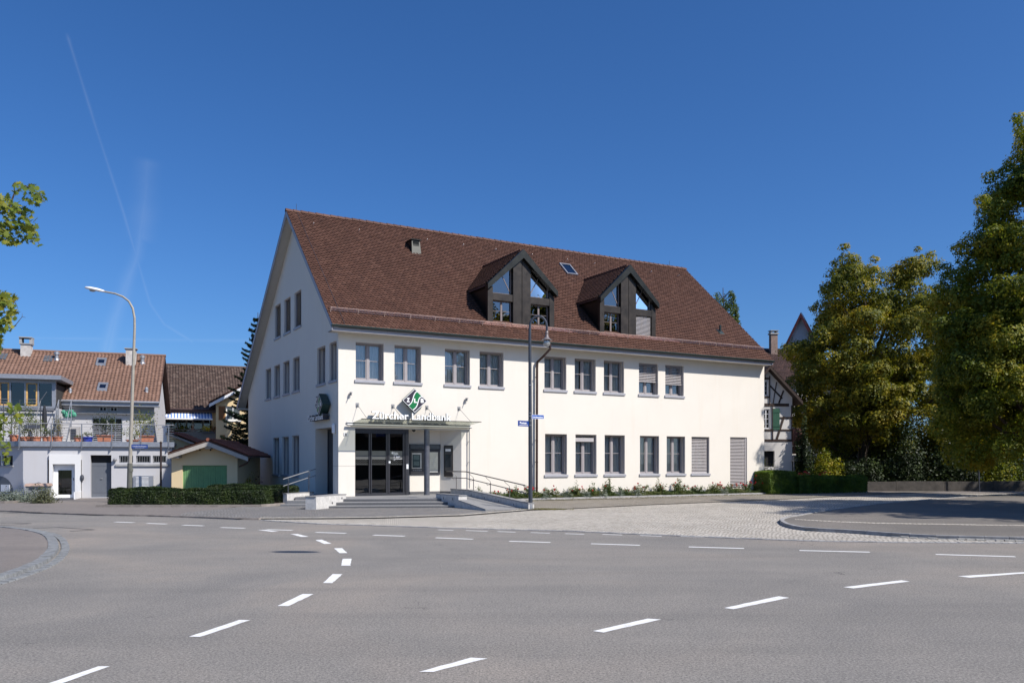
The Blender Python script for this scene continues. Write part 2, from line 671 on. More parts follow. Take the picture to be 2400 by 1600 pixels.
BLINDB = plain('brown_blind', (0.15, 0.12, 0.12), 0.45, var=0.05)
SKIN = plain('skin', (0.45, 0.26, 0.19), 0.6, var=0.06)
HAIRW = plain('white_hair', (0.55, 0.54, 0.52), 0.8)
SHIRT = plain('pale_shirt', (0.42, 0.41, 0.42), 0.85)
REDM = plain('dark_red_leaves', (0.18, 0.02, 0.03), 0.7)
GREENCL = plain('green_cloth', (0.08, 0.30, 0.20), 0.85, var=0.3)
GLASS = glassmat('window_glass', tint=(0.92, 0.95, 0.95), base=0.05)
GLASSD = glassmat('door_glass', tint=(0.42, 0.43, 0.42), base=0.015)
GLASSR = glassmat('roof_window_glass', tint=(0.2, 0.22, 0.25), base=0.12)
GLASSC = glassmat('canopy_glass', tint=(0.86, 0.88, 0.82), base=0.0, kf=0.25, see=0.8, body=(0.5, 0.5, 0.45))
GLASSL = glassmat('lamp_glass', tint=(0.85, 0.85, 0.85), base=0.10, see=0.55, body=(0.6, 0.62, 0.62))

LIND = leafmat('linden_leaves', [(0.04, 0.065, 0.010), (0.075, 0.10, 0.014), (0.13, 0.145, 0.018), (0.22, 0.215, 0.024), (0.38, 0.31, 0.03), (0.52, 0.36, 0.04)], 0.42)
LIND2 = leafmat('greener_linden_leaves', [(0.05, 0.08, 0.012), (0.10, 0.14, 0.017), (0.18, 0.215, 0.022), (0.32, 0.30, 0.028), (0.50, 0.38, 0.038)], 0.46)
BOX = leafmat('hedge_leaves', [(0.007, 0.013, 0.003), (0.012, 0.022, 0.005), (0.024, 0.042, 0.008), (0.055, 0.08, 0.014)], 0.15, 1.2)  # leaves darkened in place of the shadow lying over the left hedge
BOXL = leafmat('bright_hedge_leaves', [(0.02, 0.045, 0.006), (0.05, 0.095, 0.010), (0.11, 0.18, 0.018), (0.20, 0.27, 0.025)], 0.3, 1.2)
SPRUCE = leafmat('spruce_needles', [(0.010, 0.020, 0.010), (0.018, 0.035, 0.016), (0.032, 0.055, 0.028)], 0.1, 0.6)
MAPLE = leafmat('maple_leaves', [(0.05, 0.085, 0.012), (0.10, 0.15, 0.018), (0.17, 0.21, 0.025), (0.28, 0.26, 0.03)], 0.4, 1.0)
ROSEL = leafmat('rose_leaves', [(0.03, 0.055, 0.015), (0.06, 0.10, 0.03), (0.12, 0.16, 0.04), (0.22, 0.20, 0.09)], 0.3, 1.5)
LAVL = leafmat('lavender_leaves', [(0.10, 0.13, 0.10), (0.16, 0.19, 0.15), (0.24, 0.26, 0.21)], 0.2, 2)
DRYL = leafmat('dry_shrub_leaves', [(.05, .06, .03), (.09, .10, .05), (.15, .15, .08)], .2, 2)
ROSER = leafmat('red_rose_petals', [(0.45, 0.01, 0.02), (0.65, 0.03, 0.05), (0.70, 0.08, 0.10)], 0.3, 3)
ROSEP = leafmat('pink_petals', [(0.6, 0.2, 0.25), (0.75, 0.45, 0.48), (0.8, 0.65, 0.65)], 0.3, 3)
GRASSY = leafmat('dry_grass', [(0.07, 0.08, 0.02), (0.15, 0.14, 0.045), (0.25, 0.21, 0.08)], 0.3, 2)


def text_geo(s, size, bold=0.0, align='LEFT'):
    cu = bpy.data.curves.new('t', 'FONT')
    cu.body = s
    cu.size = size
    cu.offset = bold
    cu.align_x = align
    cu.resolution_u = 3
    ob = bpy.data.objects.new('t', cu)
    COL.objects.link(ob)
    bpy.context.view_layer.update()
    dg = bpy.context.evaluated_depsgraph_get()
    me = ob.evaluated_get(dg).to_mesh()
    vs = [tuple(v.co) for v in me.vertices]
    fs = [tuple(p.vertices) for p in me.polygons]
    from collections import Counter
    cnt = Counter()
    for f in fs:
        for i in range(len(f)):
            cnt[frozenset((f[i], f[(i + 1) % len(f)]))] += 1
    rim = []
    for f in fs:
        for i in range(len(f)):
            if cnt[frozenset((f[i], f[(i + 1) % len(f)]))] == 1:
                rim.append((f[i], f[(i + 1) % len(f)]))
    ob.evaluated_get(dg).to_mesh_clear()
    bpy.data.objects.remove(ob)
    bpy.data.curves.remove(cu)
    return vs, fs, rim


def put_text(mb, s, size, M, a, z, d0, d1=None, bold=0.0, width=None, height=None, mi=0, ms=None, flip=False, align='LEFT'):
    """lettering on the plane M, its face at depth d0, its back at d1"""
    vs, fs, rim = text_geo(s, size, bold, align)
    xs = [v[0] for v in vs]
    ys = [v[1] for v in vs]
    kx = width / (max(xs) - min(xs)) if width else 1.0
    ky = height / (max(ys) - min(ys)) if height else (kx if width else 1.0)
    x0 = min(xs) if align == 'LEFT' else 0
    sg = -1 if flip else 1
    P = [(a + sg * (v[0] - x0) * kx, z + v[1] * ky) for v in vs]
    mb.add([M(p[0], p[1], d0) for p in P], fs, mi)
    if d1 is not None:
        n = len(P)
        allv = [M(p[0], p[1], d0) for p in P] + [M(p[0], p[1], d1) for p in P]
        mb.add(allv, [(i, j, j + n, i + n) for i, j in rim], ms if ms is not None else mi)


def roof_tiles(mb, P0, U, S, width, length, w=0.18, e=0.172, style='beaver', lift=0.0, keep=None, seed=1):
    """real tiles laid in courses: P0 eave corner, U along the eave, S up the slope"""
    r = random.Random(seed)
    U = Vector(U).normalized()
    S = Vector(S).normalized()
    Nn = U.cross(S).normalized()
    if Nn.z < 0:
        Nn = -Nn
    P0 = Vector(P0)
    rows = int(length / e)
    colsn = int(width / w)
    w = width / colsn
    e = length / rows
    if style == 'beaver':
        low = [(-0.47, 0.24), (-0.40, 0.09), (-0.22, 0.0), (0.0, -0.03), (0.22, 0.0), (0.40, 0.09), (0.47, 0.24)]
        hts = [1.0] * 7
    elif style == 'pan':
        low = [(-0.49, 0.0), (-0.30, 0.0), (-0.16, 0.02), (0.0, 0.02), (0.16, 0.02), (0.34, 0.0), (0.49, 0.0)]
        hts = [1.55, 1.5, 0.7, 0.45, 0.6, 1.2, 1.65]
    for i in range(rows):
        off = 0.5 * (i % 2) if style == 'beaver' else 0.0
        for j in range(-1 if off else 0, colsn):
            cx = (j + 0.5 + off) * w
            cy = i * e
            if keep and not keep(cx, cy):
                continue
            h = 0.046 + r.uniform(-0.004, 0.007) + lift
            h2 = 0.004 + lift
            rot = r.uniform(-0.012, 0.012)
            top = e * 1.18
            vs = []
            xs = [(a * w, b * e) for a, b in low]
            for k, (x, y) in enumerate(xs):
                xc = max(0.0, min(width, cx + x + rot * y))
                hh = h * hts[k] if style == 'pan' else h
                vs.append(P0 + U * xc + S * (cy + y) + Nn * hh)
            if style == 'beaver':
                xl = max(0.0, min(width, cx - 0.47 * w))
                xr = max(0.0, min(width, cx + 0.47 * w))
                vs.append(P0 + U * xr + S * (cy + top) + Nn * h2)
                vs.append(P0 + U * xl + S * (cy + top) + Nn * h2)
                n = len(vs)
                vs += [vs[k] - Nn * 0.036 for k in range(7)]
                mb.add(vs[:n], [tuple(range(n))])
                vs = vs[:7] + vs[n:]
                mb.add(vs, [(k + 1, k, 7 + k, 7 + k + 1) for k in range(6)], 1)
                continue
            else:
                for k in range(7):
                    x = xs[k][0]
                    vs.append(P0 + U * (cx + x) + S * (cy + top) + Nn * (h2 + 0.02 * hts[k]))
                vs += [vs[k] - Nn * 0.025 for k in range(7)]
                fs = [(k, k + 1, 8 + k, 7 + k) for k in range(6)] + [(k + 1, k, 14 + k, 15 + k) for k in range(6)]
            mb.add(vs, fs)


# ------------------------------------------------------------------ foliage helpers
def leaf_quads(P, Nrm, size, aspect=0.65, jitter=0.35):
    """one folded-free rhombic leaf per point"""
    n = len(P)
    R = rng.normal(size=(n, 3))
    Nn = Nrm + R * jitter
    Nn /= np.linalg.norm(Nn, axis=1)[:, None] + 1e-9
    R2 = rng.normal(size=(n, 3))
    A = np.cross(Nn, R2)
    A /= np.linalg.norm(A, axis=1)[:, None] + 1e-9
    Bv = np.cross(Nn, A)
    s = (size * rng.uniform(0.65, 1.25, size=n))[:, None]
    v = np.empty((n, 4, 3))
    v[:, 0] = P - A * s
    v[:, 1] = P - Bv * s * aspect + A * s * 0.1
    v[:, 2] = P + A * s
    v[:, 3] = P + Bv * s * aspect + A * s * 0.1
    return v.reshape(-1, 3)


def clump_points(c, r, n, flat=0.75):
    d = rng.normal(size=(n, 3))
    d /= np.linalg.norm(d, axis=1)[:, None]
    rad = rng.uniform(0.5, 1.1, size=n) ** 0.5
    d[:, 2] = np.where(rng.uniform(size=n) < 0.35, np.abs(d[:, 2]), d[:, 2])
    wob = 1 + 0.25 * np.sin(d[:, 0] * 5 + c[0] * 3) * np.cos(d[:, 1] * 5 + c[1] * 2)
    P = d * (rad * wob)[:, None] * r
    P[:, 2] *= flat
    return P + np.array(c), d


def limb(mb, a, b, r0, r1, bend=0.12, n=5, seg=6):
    a, b = Vector(a), Vector(b)
    L = (b - a).length
    off = Vector((random.uniform(-1, 1), random.uniform(-1, 1), random.uniform(-.3, .6))) * bend * L
    pts = []
    rs = []
    for i in range(n + 1):
        f = i / n
        pts.append(a.lerp(b, f) + off * (4 * f * (1 - f)) * 0.5)
        rs.append(r0 + (r1 - r0) * f)
    mb.tube(pts, rs, seg)
    return pts


def inside_lobes(lobes, p):
    for (c, r) in lobes:
        q = [(p[i] - c[i]) / r[i] for i in range(3)]
        if q[0] ** 2 + q[1] ** 2 + q[2] ** 2 < 1:
            return True
    return False


def broad_tree(name, base, lobes, trunk_r, label, mat, nclump=110, per=420, leaf=0.13, cr=(0.8, 1.35), group=None, cat='tree', trunk_h=None, seed=1, flat=0.72, keep=None):
    """lobes: ellipsoids (centre, radii) relative to the base that outline the crown"""
    global rng
    rng = np.random.default_rng(seed)
    rr = random.Random(seed)
    t = thing(name, base, label, cat, group)
    base = Vector(base)
    vols = [r[0] * r[1] * r[2] for c, r in lobes]
    Pl, Nl = [], []
    centres = []
    tries = 0
    while len(centres) < nclump and tries < nclump * 60:
        tries += 1
        c, r = rr.choices(lobes, weights=[v ** 0.75 for v in vols])[0]
        th, ph = rr.uniform(0, 2 * pi), math.acos(rr.uniform(-0.95, 1))
        q = rr.uniform(0.62, 1.0)
        p = Vector((c[0] + r[0] * q * sin(ph) * cos(th), c[1] + r[1] * q * sin(ph) * sin(th), c[2] + r[2] * q * cos(ph)))
        deep = 0
        for (c2, r2) in lobes:
            k = sum(((p[i] - c2[i]) / r2[i]) ** 2 for i in range(3))
            if k < 0.34:
                deep = 1
        if deep and rr.random() < 0.8:
            continue
        if keep and not keep(base + p):
            continue
        centres.append(p)
    outer = []
    for p in centres:
        if rr.random() < 0.45:
            c, r = min(lobes, key=lambda L: (Vector(L[0]) - p).length)
            d0 = (p - Vector(c)).normalized()
            outer.append(p + d0 * rr.uniform(0.5, 1.1) + Vector((rr.uniform(-.3, .3), rr.uniform(-.3, .3), rr.uniform(-.1, .5))))
    for p in centres + outer:
        r = rr.uniform(*cr) if p in centres else rr.uniform(0.3, 0.55)
        n = int(per * (r / cr[1]) ** 2)
        pts, d = clump_points(base + p, r, n, flat)
        Pl.append(pts)
        nn = d.copy()
        nn[:, 2] += 0.35
        Nl.append(nn)
    P = np.concatenate(Pl)
    Nn = np.concatenate(Nl)
    Nn /= np.linalg.norm(Nn, axis=1)[:, None]
    numpy_mesh('crown', leaf_quads(P, Nn, leaf, 0.62, 0.27), 4, mat, t)
    mb = MB()
    top = max(c[2] + r[2] for c, r in lobes)
    th_ = trunk_h or min(c[2] - r[2] * 0.6 for c, r in lobes)
    cx = sum(c[0] for c, r in lobes) / len(lobes)
    cy = sum(c[1] for c, r in lobes) / len(lobes)
    apex = base + Vector((cx, cy, top * 0.8))
    tr = limb(mb, base - Vector((0, 0, 0.1)), apex, trunk_r, trunk_r * 0.2, 0.03, 8, 10)
    for p in rr.sample(centres, min(len(centres), 38)):
        f = max(0.22, min(0.9, (p.z * 0.62) / (top * 0.8)))
        k = int(f * 8)
        limb(mb, tr[k], base + p, trunk_r * (0.42 - 0.25 * f), 0.025, 0.12, 4, 5)
    mb.build('trunk', BARK, t)
    return t


def hedge_shell(c0, c1, width, height, n, leaf, round_top=0.12, wob=0.05):
    """leaf points over a clipped hedge between two ground points"""
    c0, c1 = np.array(c0, float), np.array(c1, float)
    d = c1 - c0
    L = np.linalg.norm(d)
    d = d / L
    s = np.array([-d[1], d[0]])
    areas = np.array([L * height, L * height, L * width, width * height, width * height])
    which = rng.choice(5, size=n, p=areas / areas.sum())
    a = rng.uniform(0, L, n)
    b = rng.uniform(-width / 2, width / 2, n)
    h = rng.uniform(0.02, height, n)
    N = np.zeros((n, 3))
    k = which == 0
    b[k] = -width / 2
    N[k, :2] = -s
    k = which == 1
    b[k] = width / 2
    N[k, :2] = s
    k = which == 2
    h[k] = height
    N[k, 2] = 1
    k = which == 3
    a[k] = 0
    N[k, :2] = -d
    k = which == 4
    a[k] = L
    N[k, :2] = d
    edge = np.minimum(1, np.maximum(0, (h - (height - round_top)) / round_top)) * np.minimum(1, np.maximum(0, (np.abs(b) - (width / 2 - round_top)) / round_top))
    inn = rng.uniform(-wob, wob * 0.9, n) + 0.025 * np.sin(a * 3.1 + h * 4) + 0.015 * np.sin(a * 7.7 + b * 5)
    P = np.zeros((n, 3))
    P[:, :2] = c0 + a[:, None] * d + b[:, None] * s
    P[:, 2] = h + 0.03 * np.sin(a * 1.3) * (h / height)
    P += N * inn[:, None]
    P[:, 2] -= edge * round_top * 0.5
    P[:, :2] -= s * (np.sign(b) * edge * round_top * 0.5)[:, None]
    N[:, 2] += 0.35
    return P, N


def hedge(name, c0, c1, width, height, label, mat, n=9000, leaf=0.035, z=0.0, group=None):
    t = thing(name, ((c0[0] + c1[0]) / 2, (c0[1] + c1[1]) / 2, z), label, 'hedge', group)
    P, N = hedge_shell(c0, c1, width, height, n, leaf)
    P2, N2 = hedge_shell(c0, c1, width - 0.22, height - 0.1, n // 3, leaf)
    P = np.concatenate([P, P2])
    N = np.concatenate([N, N2])
    P[:, 2] += z
    numpy_mesh('leaves', leaf_quads(P, N, leaf, 0.7, 0.6), 4, mat, t)
    mb = MB()
    d = (Vector(c1) - Vector(c0)).normalized()
    L = (Vector(c1) - Vector(c0)).length
    fr = Frame(c0[0], c0[1], math.degrees(atan2(d.y, d.x)))
    for k in range(int(L / 0.35)):
        p = fr(0.2 + k * 0.35, random.uniform(-.1, .1), z)
        for q in range(3):
            mb.tube([p, fr(0.2 + k * 0.35 + random.uniform(-.2, .2), random.uniform(-.3, .3) * width, z + height * 0.85)], [0.015, 0.006], 4)
    mb.build('stems', BARK, t)
    return t
# ------------------------------------------------------------------ ground, roads, markings
def asphalt(name, lo, hi, warm, speck=0.5):
    m, nt, N, L, P = newmat(name)
    pos = position(nt)
    big = tex_noise(nt, 0.16, 4, 0.6, pos, 0.8)
    mid = tex_noise(nt, 1.1, 4, 0.65, pos)
    wear = tex_noise(nt, 0.5, 3, 0.55, position(nt, (0.16, 1.5, 1)))
    fine = tex_noise(nt, 38, 4, 0.85, pos)
    sp = N.new('ShaderNodeTexVoronoi')
    sp.inputs['Scale'].default_value = 55
    L.new(pos, sp.inputs['Vector'])
    c = ramp(nt, big.outputs['Fac'], [(0.33, lo), (0.5, hi), (0.68, warm)])
    c = mixc(nt, nmath(nt, 'MULTIPLY', nmath(nt, 'SUBTRACT', mid.outputs['Fac'], 0.35, clamp=True), 0.9, clamp=True), c, tuple(x * 0.84 for x in lo))
    c = mixc(nt, nmath(nt, 'MULTIPLY', nmath(nt, 'SUBTRACT', wear.outputs['Fac'], 0.48, clamp=True), 1.9, clamp=True), c, tuple(x * 0.78 for x in lo))
    med = tex_noise(nt, 11, 3, 0.7, pos)
    s = nmath(nt, 'MULTIPLY', nmath(nt, 'SUBTRACT', 0.54, fine.outputs['Fac'], clamp=True), speck * 4.5, clamp=True)
    c = mixc(nt, s, c, tuple(x * 0.30 for x in lo))
    s = nmath(nt, 'MULTIPLY', nmath(nt, 'SUBTRACT', fine.outputs['Fac'], 0.53, clamp=True), speck * 3.0, clamp=True)
    c = mixc(nt, s, c, tuple(min(1, x * 1.9) for x in hi))
    s = nmath(nt, 'MULTIPLY', nmath(nt, 'SUBTRACT', 0.5, med.outputs['Fac'], clamp=True), 1.6, clamp=True)
    c = mixc(nt, s, c, tuple(x * 0.55 for x in lo))
    g = ramp(nt, sp.outputs['Distance'], [(0.0, (1, 1, 1)), (0.18, (0, 0, 0))])
    c = mixc(nt, nmath(nt, 'MULTIPLY', g, 0.28), c, tuple(min(1, x * 1.9) for x in hi))
    # hairline cracks
    cr = N.new('ShaderNodeTexVoronoi')
    cr.feature = 'DISTANCE_TO_EDGE'
    cr.inputs['Scale'].default_value = 0.16
    dn = tex_noise(nt, 1.4, 5, 0.7, pos)
    vm = N.new('ShaderNodeVectorMath')
    vm.operation = 'MULTIPLY_ADD'
    L.new(dn.outputs['Color'], vm.inputs[0])
    vm.inputs[1].default_value = (1.6, 1.6, 0)
    L.new(pos, vm.inputs[2])
    L.new(vm.outputs[0], cr.inputs['Vector'])
    ck = nmath(nt, 'LESS_THAN', cr.outputs['Distance'], 0.0010)
    ck = nmath(nt, 'MULTIPLY', ck, nmath(nt, 'GREATER_THAN', mid.outputs['Fac'], 0.58))
    c = mixc(nt, nmath(nt, 'MULTIPLY', ck, 0.7), c, (0.03, 0.03, 0.03))
    L.new(c, P.inputs['Base Color'])
    P.inputs['Roughness'].default_value = 0.88
    P.inputs['Specular IOR Level'].default_value = 0.3
    L.new(bump(nt, fine.outputs['Fac'], 0.8, 0.012), P.inputs['Normal'])
    return m


def setts(name, cols, joint, size, fan=0.0, rot=0.0, jw=0.012, rough=0.8):
    """cobbles; fan > 0 lays them in segmental arcs"""
    m, nt, N, L, P = newmat(name)
    pos = position(nt)
    mp = N.new('ShaderNodeMapping')
    mp.inputs['Rotation'].default_value = (0, 0, rot)
    L.new(pos, mp.inputs['Vector'])
    dn = tex_noise(nt, 1.7, 3, 0.6, mp.outputs[0])
    dv = N.new('ShaderNodeVectorMath')
    dv.operation = 'MULTIPLY_ADD'
    L.new(dn.outputs['Color'], dv.inputs[0])
    dv.inputs[1].default_value = (size * 1.1, size * 1.1, 0)
    L.new(mp.outputs[0], dv.inputs[2])
    sx = N.new('ShaderNodeSeparateXYZ')
    L.new(dv.outputs[0], sx.inputs[0])
    x, y = sx.outputs[0], sx.outputs[1]
    if fan:
        W = 1.05
        q = nmath(nt, 'SUBTRACT', nmath(nt, 'FRACT', nmath(nt, 'DIVIDE', x, W)), 0.5)
        y = nmath(nt, 'ADD', y, nmath(nt, 'MULTIPLY', nmath(nt, 'MULTIPLY', q, q), fan * 4))
    cb = N.new('ShaderNodeCombineXYZ')
    L.new(x, cb.inputs[0])
    L.new(y, cb.inputs[1])
    br = N.new('ShaderNodeTexBrick')
    br.offset = 0.5
    br.inputs['Scale'].default_value = 1.0
    br.inputs['Mortar Size'].default_value = jw
    br.inputs['Mortar Smooth'].default_value = 0.35
    br.inputs['Brick Width'].default_value = size * 1.08
    br.inputs['Row Height'].default_value = size
    br.inputs['Bias'].default_value = 0.0
    br.inputs['Color1'].default_value = (0, 0, 0, 1)
    br.inputs['Color2'].default_value = (1, 1, 1, 1)
    br.inputs['Mortar'].default_value = (0.5, 0.5, 0.5, 1)
    L.new(cb.outputs[0], br.inputs['Vector'])
    c = ramp(nt, br.outputs['Color'], [(i / (len(cols) - 1), k) for i, k in enumerate(cols)])
    big = tex_noise(nt, 0.35, 4, 0.6, pos)
    c = mixc(nt, nmath(nt, 'MULTIPLY', nmath(nt, 'SUBTRACT', big.outputs['Fac'], 0.4, clamp=True), 1.6, clamp=True), c, tuple(k * 0.8 for k in cols[0]))
    fine = tex_noise(nt, 60, 3, 0.7, pos)
    c = mixc(nt, nmath(nt, 'MULTIPLY', fine.outputs['Fac'], 0.25), c, tuple(k * 0.55 for k in cols[0]))
    c = mixc(nt, br.outputs['Fac'], c, joint)
    L.new(c, P.inputs['Base Color'])
    P.inputs['Roughness'].default_value = rough
    P.inputs['Specular IOR Level'].default_value = 0.3
    h = nmath(nt, 'SUBTRACT', nmath(nt, 'MULTIPLY', fine.outputs['Fac'], 0.25), br.outputs['Fac'])
    L.new(bump(nt, h, 0.9, 0.02), P.inputs['Normal'])
    return m


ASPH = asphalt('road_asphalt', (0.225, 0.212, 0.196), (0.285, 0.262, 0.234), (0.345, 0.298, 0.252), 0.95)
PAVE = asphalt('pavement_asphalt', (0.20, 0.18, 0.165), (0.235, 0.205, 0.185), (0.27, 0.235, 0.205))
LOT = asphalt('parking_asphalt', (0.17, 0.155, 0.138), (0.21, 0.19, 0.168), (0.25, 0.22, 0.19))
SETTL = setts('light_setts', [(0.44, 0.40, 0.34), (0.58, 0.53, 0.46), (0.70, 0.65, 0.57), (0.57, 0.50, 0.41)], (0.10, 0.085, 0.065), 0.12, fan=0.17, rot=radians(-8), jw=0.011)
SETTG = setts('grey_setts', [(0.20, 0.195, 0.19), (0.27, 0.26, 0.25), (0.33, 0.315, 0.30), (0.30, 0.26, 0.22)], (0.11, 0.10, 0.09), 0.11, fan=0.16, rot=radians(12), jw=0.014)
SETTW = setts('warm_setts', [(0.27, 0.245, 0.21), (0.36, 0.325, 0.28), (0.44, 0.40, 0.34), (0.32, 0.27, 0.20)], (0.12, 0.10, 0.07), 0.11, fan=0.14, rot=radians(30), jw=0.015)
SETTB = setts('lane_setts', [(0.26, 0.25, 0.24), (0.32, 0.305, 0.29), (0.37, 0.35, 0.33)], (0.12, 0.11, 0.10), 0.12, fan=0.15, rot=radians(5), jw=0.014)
GRASSG = plain('lawn_ground', (0.06, 0.075, 0.02), 0.95, var=0.4, nscale=2)


def paint_mat():
    m, nt, N, L, P = newmat('road_paint')
    pos = position(nt)
    a = tex_noise(nt, 5, 5, 0.75, pos)
    b = tex_noise(nt, 45, 3, 0.8, pos)
    f = nmath(nt, 'MULTIPLY', nmath(nt, 'SUBTRACT', nmath(nt, 'ADD', nmath(nt, 'MULTIPLY', a.outputs['Fac'], 0.55), nmath(nt, 'MULTIPLY', b.outputs['Fac'], 0.5)), 0.56, clamp=True), 7.0, clamp=True)
    c = mixc(nt, f, (0.80, 0.79, 0.76), (0.42, 0.40, 0.37))
    L.new(c, P.inputs['Base Color'])
    P.inputs['Roughness'].default_value = 0.7
    L.new(bump(nt, b.outputs['Fac'], 0.5, 0.01), P.inputs['Normal'])
    return m


PAINT = paint_mat()
KERB = plain('kerb_stone', (0.33, 0.32, 0.31), 0.8, var=0.3, nscale=4, bumpy=0.5, bscale=30)
KERBD = plain('dark_kerb_stone', (0.23, 0.20, 0.175), 0.85, var=0.35, nscale=3, bumpy=0.5, bscale=30)


def flat(name, pts, z, mat):
    mb = MB()
    mb.add([(p[0], p[1], z) for p in pts], [tuple(range(len(pts)))])
    me_o = mb.build(name, mat, org=(0, 0, z))
    bm = bmesh.new()
    bm.from_mesh(me_o.data)
    bmesh.ops.triangulate(bm, faces=bm.faces)
    for f in bm.faces:
        if f.normal.z < 0:
            f.normal_flip()
    bm.to_mesh(me_o.data)
    bm.free()
    return struct(me_o)


def G(px, py):
    return ground(px, py)


flat('ground', [(-900, -300), (900, -300), (900, 1500), (-900, 1500)], -0.012, GRASSG)
flat('road', [(-60, -25), (70, -25), (70, 60), (-60, 60)], 0.0, ASPH)
# far left pavement and yard up to the white house
kerbL = [G(-260, 1190), G(0, 1198.5), G(89, 1203), G(214, 1207.5), G(330, 1209.5), G(420, 1212), G(560, 1217.5), G(606, 1218)]
pv = [(p.x, p.y) for p in kerbL[:-2]] + [(-11.9, 31.0), (-11.6, 35.2), (-10.2, 38.0), (-9.5, 44), (-14, 56), (-40, 62), (-52, 40)]
flat('pavement', pv, 0.036, PAVE)
# light setts
edge = [G(606, 1219), G(744, 1228), G(880, 1232), G(1060, 1238), G(1200, 1241.5), G(1340, 1245), G(1500, 1252.5), G(1700, 1260.5), G(1880, 1267.5), G(2100, 1271.5), G(2420, 1273.5), G(2800, 1279)]
inner = [G(606, 1217), G(740, 1216.8), G(880, 1215.5), G(1084, 1209.5), G(1240, 1196.5), G(1340, 1192.5), G(1532, 1183), G(1700, 1176), G(1850, 1169.5), G(2020, 1160.5), G(2200, 1152), G(2420, 1147), G(2800, 1140)]
flat('forecourt', [(p.x, p.y) for p in edge] + [(p.x, p.y) for p in reversed(inner)], 0.006, SETTL)
# darker setts around the entrance
gs = [(p.x, p.y) for p in kerbL[-3:-1]] + [(p.x, p.y) for p in inner[:5]] + [(0.9, 33.6), (-1.0, 40.5), (-7.6, 37.6), (-11.5, 44), (-10.2, 38.0), (-11.4, 35.2), (-12.2, 31.0)]
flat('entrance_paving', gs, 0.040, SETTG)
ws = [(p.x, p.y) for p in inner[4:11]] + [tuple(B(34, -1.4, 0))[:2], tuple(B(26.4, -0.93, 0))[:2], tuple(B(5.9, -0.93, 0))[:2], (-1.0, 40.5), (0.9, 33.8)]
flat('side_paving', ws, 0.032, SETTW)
# shaded lane and parking on the right
ln = [(p.x, p.y) for p in inner[9:]] + [(60, 62), (26, 62), (20, 54.5)]
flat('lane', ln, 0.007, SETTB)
nose = [(1826, 1223), (1830, 1228), (1839, 1234), (1862, 1240), (1891, 1244), (1975, 1248.6), (2040, 1253), (2096, 1257.8), (2200, 1263), (2420, 1268.3), (2800, 1274)]
back = [(2800, 1146), (2420, 1157.5), (2300, 1164), (2175, 1173.5), (2057, 1184), (1964, 1196), (1900, 1206), (1872, 1211.7), (1845, 1216), (1830, 1220)]
lotp = [G(*p) for p in nose + back]
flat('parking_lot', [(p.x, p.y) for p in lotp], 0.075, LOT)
flat('forecourt_strip', [(p.x, p.y) for p in [G(1864, 1221), G(1960, 1226.5), G(2050, 1230), G(2300, 1234.5), G(2460, 1236.5), G(2800, 1240), G(2800, 1242.5), G(2460, 1239), G(2300, 1237), G(2050, 1232.5), G(1960, 1229), G(1862, 1223)]], 0.081, SETTL)
# walkway past the hedge
flat('walkway', [tuple(B(33.0, -2.0, 0))[:2], (26, 51), (60, 50.5), (60, 56.5), (22, 57.5), (20.5, 54)], 0.012, PAVE)


def kerb_line(name, pts, w, h, mat, step=0.9, gap=0.012, z0=-0.01, inward=1, jit=0.006):
    """a run of separate kerb stones along a line, as one strip of the setting"""
    mb = MB()
    P = [Vector((p[0], p[1], 0)) for p in pts]
    seg = []
    L = 0
    acc = [0]
    for a, b in zip(P[:-1], P[1:]):
        L += (b - a).length
        acc.append(L)

    def pt(s):
        s = max(0, min(L - 1e-6, s))
        for i in range(len(acc) - 1):
            if s <= acc[i + 1]:
                return P[i].lerp(P[i + 1], (s - acc[i]) / max(1e-9, acc[i + 1] - acc[i]))
        return P[-1]
    s = 0
    while s < L - 0.02:
        l = min(step * random.uniform(0.85, 1.12), L - s)
        a, b = pt(s + gap), pt(s + l)
        d = (b - a)
        if d.length < 0.01:
            s += l
            continue
        n = Vector((-d.y, d.x, 0)).normalized() * w * inward
        hh = h + random.uniform(-jit, jit)
        c = 0.012
        mb.hexa([a + Vector((0, 0, z0)), b + Vector((0, 0, z0)), b + n + Vector((0, 0, z0)), a + n + Vector((0, 0, z0)),
                 a + n * 0.06 + Vector((0, 0, hh)), b + n * 0.06 + Vector((0, 0, hh)), b + n * 0.97 + Vector((0, 0, hh)), a + n * 0.97 + Vector((0, 0, hh))])
        s += l
    return struct(mb.build(name, mat, org=(0, 0, 0)))


kerb_line('kerb', [(p.x, p.y) for p in kerbL], 0.16, 0.06, KERBD, 1.0)
kerb_line('kerb', [(p.x, p.y) for p in edge], 0.15, 0.02, KERB, 0.17, 0.014)
kerb_line('kerb', [(G(*p).x, G(*p).y) for p in [(606, 1216.5), (740, 1215.6), (880, 1214.2), (1084, 1208.4), (1235, 1196)]], 0.13, 0.05, plain('pale_sett', (0.52, 0.47, 0.39), 0.85, var=0.25, nscale=8), 0.15, 0.014)
kerb_line('kerb', [(p.x, p.y) for p in ([lotp[-4], lotp[-3], lotp[-2], lotp[-1]] + lotp[:11])], 0.13, 0.10, KERB, 0.6, 0.01, jit=0.004)
kerb_line('kerb', [(p.x, p.y) for p in lotp[10:18]], 0.13, 0.10, KERB, 0.6, 0.01, jit=0.004)
kerb_line('kerb', [(p.x, p.y) for p in [G(2085, 1259.5), G(2200, 1264.5), G(2420, 1270.5), G(2800, 1276)]], 0.17, 0.03, plain('rough_sett', (0.36, 0.34, 0.30), 0.85, var=0.3, nscale=10, bumpy=0.8), 0.22, 0.03, jit=0.012)
